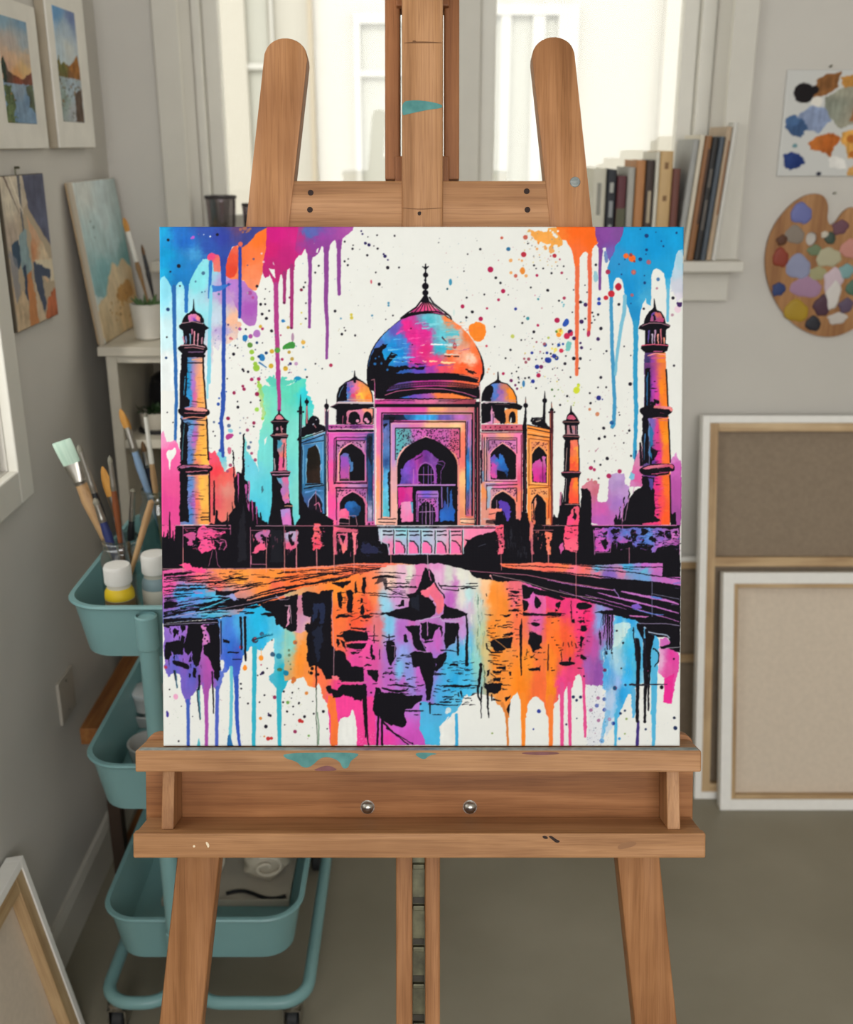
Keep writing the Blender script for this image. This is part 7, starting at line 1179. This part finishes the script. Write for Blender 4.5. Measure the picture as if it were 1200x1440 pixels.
marks(lb,.0225*1.013+.0004,[(hb*.69,-2.6,-.6,.008),(hb*.30,-2.5,-.8,.004)],'3c3024'); marks(lb,.0225*1.013+.0004,[(hb*.59,-2.4,-1.0,.007),(hb*.18,-2.6,-.5,.012)],'d8d2c0')
t,lb,hb=bottle('bottle of blue-grey paint with a white screw cap by the trolley post',-.437,1.592,.0225,.142,.032,'7c9298','a8a89c','c0bcae')
marks(lb,.0212*1.013+.0004,[(hb*.70,-1.5,-.7,.002),(hb*.64,-1.5,-.8,.002),(hb*.58,-1.5,-.6,.002)],'5a5c58'); marks(lb,.0212*1.013+.0004,[(hb*.60,-2.5,-1.7,.026)],'8a8470')
# middle tray: stacked tubs
for (px,py,yy,r,h,z,lab) in ((202,1008,1.80,.034,.026,T1,'low round plastic tub under the lidded one in the middle tray'),(203,985,1.80,.030,.034,T1+.0275,'white lidded tub stacked on another in the middle tray'),(205,1030,1.665,.040,.036,T1,'round grey-white dish at the front of the middle tray')):
    x=at_y(px+6,py,yy).x; t=thing('plastic_tub',lab,'tub',(x,yy,z)); b=new_bm(); add_lathe(b,[(0,.0005),(r*.86,.0005),(r*.9,.003),(r,h-.004),(r*1.04,h-.003),(r*1.04,h),(r*.95,h),(r*.86,.004),(0,.0035)],seg=36); obj('bowl',b,'b8b8b4',t,smooth=50)
    if 'lidded' in lab and 'under' not in lab: b=new_bm(); add_lathe(b,[(r*1.05,h+.0002),(r*1.08,h+.001),(r*1.08,h+.006),(r*1.0,h+.008),(0,h+.007)],seg=36); obj('lid',b,'c6c8c8',t,smooth=50)
# bottom tray: folded cloths and a cable
bx=thing('cardboard_box','low white box lid filling the back of the bottom tray','box',(-.375,1.735,T2))
b=new_bm(); xa,xb,ya,yb_=-.12,.118,-.09,.15; add_box(b,xa,xb,ya,yb_,.0005,.003); add_box(b,xa,xb,ya,ya+.003,.003,.014); add_box(b,xa,xb,yb_-.003,yb_,.003,.014); add_box(b,xa,xa+.003,ya+.003,yb_-.003,.003,.014); add_box(b,xb-.003,xb,ya+.003,yb_-.003,.003,.014); obj('walls',b,'b8b0a0',bx)
def ragroll(label,c,L_,r,col,seed,rz):
    t=thing('paint_rag',label,'cloth',c,(0,0,rz)); rr_=random.Random(seed); b=new_bm(); rings=[]
    for k in range(15):
        x=-L_/2+L_*k/14; ring=[]
        for i in range(30):
            a=i*2*math.pi/30; q=r*(1+.10*math.sin(5*a+k*.5+seed)+.07*math.sin(9*a-k*.8))*(1 if 0<k<14 else .8); ring.append(b.verts.new((x+.004*math.sin(3*a),q*math.cos(a),max(.0006,r*.8+q*.8*math.sin(a)))))
        rings.append(ring)
    for a_,c_ in zip(rings,rings[1:]):
        for i in range(30): b.faces.new((a_[i],a_[(i+1)%30],c_[(i+1)%30],c_[i]))
    b.faces.new(rings[0][::-1]); b.faces.new(rings[-1]); f=obj('folds',b,col,t,smooth=80)
    b=new_bm(); pts=[Vector((L_/2+.003,q*math.cos(a),r*.8+q*.75*math.sin(a))) for q,a in [(r*(.15+.045*k),k*.55) for k in range(16)]]; add_tube(b,pts,.0035,8); obj('rolled_end',b,'cfc6b2',f,smooth=True); return t
ragroll('cream rolled paint rag, larger one in the white box',(-.318,1.775,T2+.0035),.13,.042,'b9b09c',2,R_(-80))
ragroll('brown stained paint rag on the left of the white box',(-.44,1.74,T2+.0035),.075,.026,'7c6650',5,R_(-10))
b=new_bm(); pts=[(-.385+.018*k,1.668+.012*math.sin(k*.9),T2+.0075) for k in range(8)]; 
for _ in range(2): pts=[tuple((Vector(a)*.75+Vector(c)*.25)) if s==0 else tuple((Vector(a)*.25+Vector(c)*.75)) for a,c in zip(pts,pts[1:]) for s in (0,1)]
tag(obj('cable',add_tube(b,pts,.0035,8),'black',smooth=True),'black cable lying over the rags in the bottom tray','cable')
# low bench between the trolley and the wall
t=thing('wooden_bench','low orange-brown wooden bench squeezed between trolley and left wall','bench',(-.633,1.96,0))
b=new_bm(); add_box(b,-.034,.034,-.16,.16,.405,.44,.002); obj('bench_top',b,'crate',t)
for y in (-.13,.13): b=new_bm(); add_box(b,-.003,.022,y-.013,y+.013,0,.4048,.001); obj('leg',b,'3a2c22',t)
b=new_bm(); add_box(b,.002,.016,-.1168,.1168,.10,.13,.001); obj('stretcher',b,'crate',t)
# ------------------------------------------------------------ stretched canvases leaning, seen from behind
def back_canvas(label,x0,W_,H_,yf,yt,rim,bar,th,lm,cross=None,rotz=0,loc=None,vbar=None,grp='blank stretched canvases leaning on the walls'):
    """foot at y=yf on the floor, top at y=yt; back (stretcher) side towards the viewer"""
    an=math.asin((yt-yf)/H_)
    t=thing('stretched_canvas',label,'canvas',loc or (x0+W_/2,yf,.001),(0,0,0),grp); t.rotation_euler=(-an,0,rotz)
    T_=th
    b=new_bm()
    for (xa,xb,za,zb_) in ((-W_/2,-W_/2+rim,0,H_),(W_/2-rim,W_/2,0,H_),(-W_/2+rim,W_/2-rim,0,rim),(-W_/2+rim,W_/2-rim,H_-rim,H_)): add_box(b,xa,xb,0,T_,za,zb_,.001)
    add_box(b,-W_/2+rim,W_/2-rim,T_-.002,T_,rim,H_-rim); obj('cloth_edge',b,'cloth',t)
    r=rim+.0002
    for (xa,xb,za,zb_) in ((-W_/2+r,-W_/2+r+bar,r,H_-r),(W_/2-r-bar,W_/2-r,r,H_-r)): b=new_bm(); add_box(b,xa,xb,.002,T_-.006,za,zb_,.001); obj('stretcher_bar',b,'pinev2',t)
    for (za,zb_) in ((r,r+bar),(H_-r-bar,H_-r)): b=new_bm(); add_box(b,-W_/2+r+bar+.0002,W_/2-r-bar-.0002,.002,T_-.006,za,zb_,.001); obj('stretcher_bar',b,'pine',t)
    for zc in cross or (): b=new_bm(); add_box(b,-W_/2+r+bar+.0002,W_/2-r-bar-.0002,.004,T_-.008,zc-bar*.55,zc+bar*.55,.001); obj('cross_bar',b,'pine',t)
    b=new_bm(); add_box(b,-W_/2+r+.001,W_/2-r-.001,T_-.0055,T_-.0025,r+.001,H_-r-.001); obj('linen',b,lm,t)
    return t
M['pinev2']=wood('pine_stretcher_stile','c8aa80','b4946a','d6bc94',2,scale=.7)
def fit(pt,pb,yf):
    """height of a leaning panel from the pixels of its top and foot"""
    return at_z(pb[0],pb[1],0)
Bf=at_z(976,1124,0); Bt=at_y(990,585,YW-.06); HB=math.hypot(Bt.z,Bt.y-Bf.y)
back_canvas('tall blank canvas turned to show brown linen, leaning on back wall',Bt.x*.5+Bf.x*.5,.80,HB,Bf.y,Bt.y,.017,.020,.032,'linen',cross=(HB*.625,))
Af=at_z(1009,1140,0); yt=Bf.y+(.63/HB)*(Bt.y-Bf.y)-.040; At=at_y(1022,806,yt); HA=math.hypot(At.z,At.y-Af.y)
back_canvas('smaller blank canvas with pale linen back, in front of the tall one',At.x*.5+Af.x*.5,.70,HA,Af.y,At.y,.026,.010,.030,'linen2')
Ct=at_y(960,784,YW-.03); Cf=YW-.14; HC=math.hypot(Ct.z,Ct.y-Cf)
back_canvas('low blank canvas mostly hidden, rearmost of the three on the back wall',.30,.62,HC,Cf,Ct.y,.012,.018,.022,'linen',cross=(HC*.52,))
# canvas low on the left wall, near the camera
c0=at_x(20,1203,XL+.02); Hn=math.hypot(c0.z,.07)
t=back_canvas('blank canvas leaning on left wall in the bottom left corner',0,.62,Hn,0,.07,.014,.028,.030,'linen2',loc=(XL+.105,c0.y-.31,.001)); t.rotation_euler=(-math.asin(.07/Hn),0,R_(90))

# ------------------------------------------------------------ window sill: books, tumbler
def book(label,px0,px1,pyt,cols,tilt=0,d=.15,marks_=None,cover2=None,yy=YW-.06,grp='books standing in a row on the window sill'):
    a=at_z(px0,372,SILL); a=at_y(px0,372,yy); c=at_y(px1,372,yy); x0,x1=a.x,c.x; zt=at_y((px0+px1)/2,pyt,yy).z; h=zt-SILL; w=(x1-x0)*.97
    t=thing('book',label,'book',(x0+w/2,yy,SILL+.0008),(0,tilt,0),grp); cv,pg=cols
    b=new_bm(); add_prism(b,[(-w/2,0),(-w/2+w*.15,-.003),(0,-.004),(w/2-w*.15,-.003),(w/2,0),(w/2,d),(w/2-.0018,d),(w/2-.0018,.003),(-w/2+.0018,.003),(-w/2+.0018,d),(-w/2,d)],0,h,axis=2); obj('cover',b,cv,t)
    b=new_bm(); add_box(b,-w/2+.002,w/2-.002,.0034,d-.004,.003,h-.004); obj('pages',b,pg,t)
    for (z0,z1,f0,f1,m) in marks_ or (): b=new_bm(); add_box(b,-w/2+w*f0,-w/2+w*f1,-.0046,-.0036,h*z0,h*z1); obj('spine_print',b,m,t)
    return t
V='vol'
book('pale cream book at the left end of the sill row beside the easel',828,847,238,('c9c5b4','d8d2c0'),marks_=[(.5,.85,.35,.65,'8c8a80')])
book('black book with grey lettering down its spine, second in the row',848,861,239,('26282e','cfc9b8'),marks_=[(.18,.40,.3,.7,'8c8f90'),(.48,.66,.3,.7,'8c8f90'),(.75,.86,.3,.7,'a8a8a0')])
book('short maroon and olive book right of the black one',862,875,248,('5c2f35','cfc9b8'),marks_=[(.0,.62,.02,.98,'55543e')])
book('slim light grey book with a white top',876,886,236,('a6a49c','d8d4c8'))
book('orange-brown book between the light grey and dark brown ones',887,900,226,('b07a4c','d8cdb8'))
book('dark brown book with pale lettering on its spine',900.5,912,226,('3c2e28','c8bfae'),marks_=[(.15,.28,.3,.8,'a89a80'),(.38,.7,.35,.75,'a89a80')])
book('cream white book narrow beside the tan one',913,918.5,214,('d2cebf','dedacb'))
book('tan yellow book with two small brown emblems on the spine',919,937,213,('c0a070','dad0b4'),marks_=[(.84,.9,.35,.65,'7a5a34'),(.55,.6,.35,.65,'7a5a34')])
book('reddish brown book leaning beside the grey one',937.5,948,238,('6a3f36','cbbfae'),tilt=R_(0))
book('tall grey book leaning right, left of the pale thin one',949,957.6,196,('9c9c98','d5d2c8'),tilt=R_(4.6))
book('tall cream slim book leaning right between grey and brown ones',958,964.6,190,('cfc6b2','dcd5c4'),tilt=R_(4.6))
book('tall brown book with a dark spine band leaning right',965,974.6,191,('8a5f3a','d5cbb6'),tilt=R_(4.6),marks_=[(.3,.9,.6,.95,'4a3222')])
book('tall black book with faint spine figures leaning right',975,984.2,193,('262423','c5beb0'),tilt=R_(4.6),marks_=[(.25,.5,.3,.7,'5c5650'),(.6,.75,.3,.7,'5c5650')])
book('tall slate blue book leaning right next to the black one',984.6,992,192,('4c545c','c5c0b4'),tilt=R_(4.6))
book('tall beige and brown book, second from the right end of the row',992.4,999.6,178,('b09a80','d5cbb8'),tilt=R_(4.6),marks_=[(.35,.9,.5,.9,'8a6444')])
book('large white book at the right end of the sill row',1000,1007,172,('cac8c0','dcd8ce'),tilt=R_(4.6))
def tumbler(label,px0,px1,pyt,yy,m,dark):
    a=at_y(px0,pyt,yy); c=at_y(px1,pyt,yy); r=(c.x-a.x)/2; h=a.z-SILL; t=thing('tumbler',label,'glass',((a.x+c.x)/2,yy,SILL+.0008)); b=new_bm()
    add_lathe(b,[(0,0),(r*.72,0),(r*.76,.003),(r*.98,h-.003),(r,h),(r*.96,h),(r*.94,h-.003),(r*.72,.01),(0,.009)],seg=36); obj('vessel',b,m,t,smooth=50)
    b=new_bm(); add_lathe(b,[(r*.99,h-.006),(r*1.02,h-.004),(r*1.02,h),(r*.985,h+.001)],seg=36); obj('rim',b,'3a3434',t,smooth=50)
    b=new_bm(); add_lathe(b,[(0,.0105),(r*.70,.0105),(r*.82,h*.55),(0,h*.55)],seg=30); obj('liquid',b,dark,t,smooth=50)
tumbler('smoky glass tumbler of dark rinse water on the sill left of the easel',288,332,276,YW+.01,'smoke','6a5248')
tumbler('second smoky tumbler on the sill half hidden by the left easel leg',340,362,287,YW+.03,'smoke','403a38')

# ------------------------------------------------------------ right wall: colour chart and palette
def art5():
    patch(110,150,'ccccc8'); O(0,0,1)
    F('70,30,9c9a88 60,50,8a8e80 90,60,a09a88','48,38 70,24 90,18 108,30 104,70 88,74 70,82 50,60',w=2,tex=.15); F('90,20,b88a50 60,20,8a5c34','36,14 50,4 62,2 60,24 48,34 40,40 32,36',w=2,tex=.2); F('c08a44','62,10 84,4 104,8 108,30 90,22 66,26',w=2,tex=.2)
    D('1e1a1c',22,32,12,14,w=1.2); D('1e1a1c',34,28,5,6); D('17171a',86,8,6,4); DD('e4e0d6','38,44,7'); F('8c9ab8','20,60 34,50 50,54 58,70 44,88 28,84 16,74',w=2,tex=.15); F('20,78,3c5478 14,70,4c6a94','4,66 16,62 26,72 32,82 24,94 14,92 6,80',w=2,tex=.15)
    F('40,100,c07034 60,100,b06028','32,102 44,92 62,88 70,96 64,112 60,122 50,114 38,112',w=2,tex=.2); F('d8a050','72,88 88,82 94,96 88,114 94,126 84,124 78,108 70,100',w=2,tex=.2); DD('b86c2c','84,96,6 88,118,5'); F('28,130,22346a 12,126,2c4078','4,120 14,114 26,120 34,130 24,138 14,142 8,134',w=2,tex=.15)
    F('a06c44','84,50 92,48 84,72 78,72',w=1.5); DD('2a2c3c','50,146,3'); DD('6a9098','18,106,3'); F('c89858','86,136 104,126 108,148 84,148',w=2,tex=.2); F('e4e2dc','60,120 80,126 82,140 60,136',w=2); return IMG
a=at_y(1106,98,YW-.006); c=at_y(1095,248,YW-.006); W5=.205; H5=a.z-c.z; xl=(a.x+c.x)/2
t=thing('colour_chart','white board of paint swatches pinned on the back wall above the palette','board',(xl+W5/2,YW,(a.z+c.z)/2))
o=picture_mesh('swatches',art5(),W5,H5,.004,110,100,PM,t,rnd=.0008); o.location=(0,-.0055,0); o.rotation_euler=(R_(90),0,0)
b=new_bm(); add_tube(b,[(-.045+.035,-.001,H5/2+.006),(-.045+.035,-.012,H5/2+.008)],.002,8); obj('nail',b,'dmetal',t)
# kidney shaped palette
def bez(pts,n=3):
    p=[Vector(q) for q in pts]
    for _ in range(n): p=[q for i in range(len(p)) for q in (p[i]*.75+p[(i+1)%len(p)]*.25,p[i]*.25+p[(i+1)%len(p)]*.75)]
    return p
YP=YW-.010
def pw(x,y): q=at_y(x,y,YP); return q.x,q.z
out=[(1148,272),(1160,276),(1166,290),(1163,308),(1168,318),(1176,314),(1186,298),(1200,290),(1225,300),(1246,335),(1250,380),(1238,425),(1210,458),(1178,474),(1148,473),(1118,458),(1094,430),(1079,395),(1076,358),(1086,322),(1108,292),(1130,276)]
cc=Vector((*pw(1163,373),)) if False else None; cx_,cz_=pw(1163,373)
t=thing('artist_palette','oval wooden palette crusted with many colours hung on the back wall','palette',(cx_,YW,cz_))
pts=bez([(pw(x,y)[0]-cx_,pw(x,y)[1]-cz_) for x,y in out])
hole=bez([(pw(x,y)[0]-cx_,pw(x,y)[1]-cz_) for x,y in ((1141,325),(1150,328),(1150,340),(1141,348),(1133,342),(1134,330))],2)
M['palwood']=wood('palette_wood','a97a4c','8f6038','bb8c5c',2,scale=.8)
cu=bpy.data.curves.new('palette_outline','CURVE'); cu.dimensions='2D'; cu.fill_mode='BOTH'; cu.extrude=.003; cu.bevel_depth=.0008
for pp in (pts,hole):
    s_=cu.splines.new('POLY'); s_.points.add(len(pp)-1); s_.use_cyclic_u=True
    for k,p in enumerate(pp): s_.points[k].co=(p.x,p.y,0,1)
tmp=bpy.data.objects.new('board',cu); SC.collection.objects.link(tmp); dg=bpy.context.evaluated_depsgraph_get(); dg.update(); me=bpy.data.meshes.new_from_object(tmp.evaluated_get(dg)); bpy.data.objects.remove(tmp)
me.transform(Matrix.Translation((0,-.0058,0))@Matrix.Rotation(R_(90),4,'X')); me.materials.clear(); me.materials.append(M['palwood']); bo=bpy.data.objects.new('board',me); SC.collection.objects.link(bo); bo.parent=t
rp=random.Random(11)
def dab(px,py,rx,ry,m,th=.003,rot=0):
    x,z=pw(px,py); b=new_bm(); n=44; k1=rp.uniform(0,6); rings=[]
    for s,dz in ((1,0),(.97,.5),(.8,.85),(.4,1.0)):
        rings.append([b.verts.new(((rx*s*(1+.10*math.sin(3*a+k1)+.05*math.sin(7*a+2*k1)))*math.cos(a)*.00140,-.0100-th*dz,(ry*s*(1+.12*math.sin(2*a+k1)+.09*math.sin(5*a)))*math.sin(a)*.00140)) for a in [i*2*math.pi/n for i in range(n)]])
    for a_,c_ in zip(rings,rings[1:]):
        for i in range(n): b.faces.new((a_[i],a_[(i+1)%n],c_[(i+1)%n],c_[i]))
    b.faces.new(rings[0]); b.faces.new(rings[-1][::-1]); bmesh.ops.transform(b,matrix=Matrix.Translation((x-cx_,0,z-cz_))@Matrix.Rotation(rot,4,'Y'),verts=b.verts); obj('paint_dab',b,m,t,smooth=60)
for (x,y,rx,ry,m,th) in ((1127,300,17,17,'6a70a8',.003),(1118,330,16,14,'84786c',.001),(1100,338,9,8,'54301c',.003),(1098,362,13,16,'8a3826',.003),(1123,375,20,20,'8c90ac',.0015),(1134,404,26,16,'a07c98',.0012),(1095,407,11,12,'2c3c6c',.003),(1120,437,20,18,'a88820',.003),(1144,455,13,12,'26262e',.003),(1157,430,15,16,'4a2c3c',.003),(1172,395,16,22,'c8b4bc',.003),(1165,362,20,17,'b0aa8c',.002),(1190,382,12,13,'7aa0a0',.003),(1146,352,12,8,'6c7c5c',.0015),(1168,335,9,9,'3c4c40',.003),(1182,320,13,12,'6a4450',.002),(1172,415,12,24,'d4cec8',.0045),(1190,430,12,12,'5a4a60',.003),(1196,350,16,14,'c08478',.002),(1200,405,12,12,'4c6c58',.003),(1150,385,14,12,'9c9870',.001),(1178,448,16,10,'c4bcb4',.002),(1215,375,14,16,'d8d0c4',.002),(1225,410,12,14,'c0a050',.003),(1160,330,6,6,'c8c0b0',.003)): dab(x,y,rx,ry,m,th)
b=new_bm(); add_tube(b,[(0,-.001,(pw(1150,272)[1]-cz_)),(0,-.012,(pw(1150,272)[1]-cz_)+.001)],.002,8); obj('nail',b,'dmetal',t)
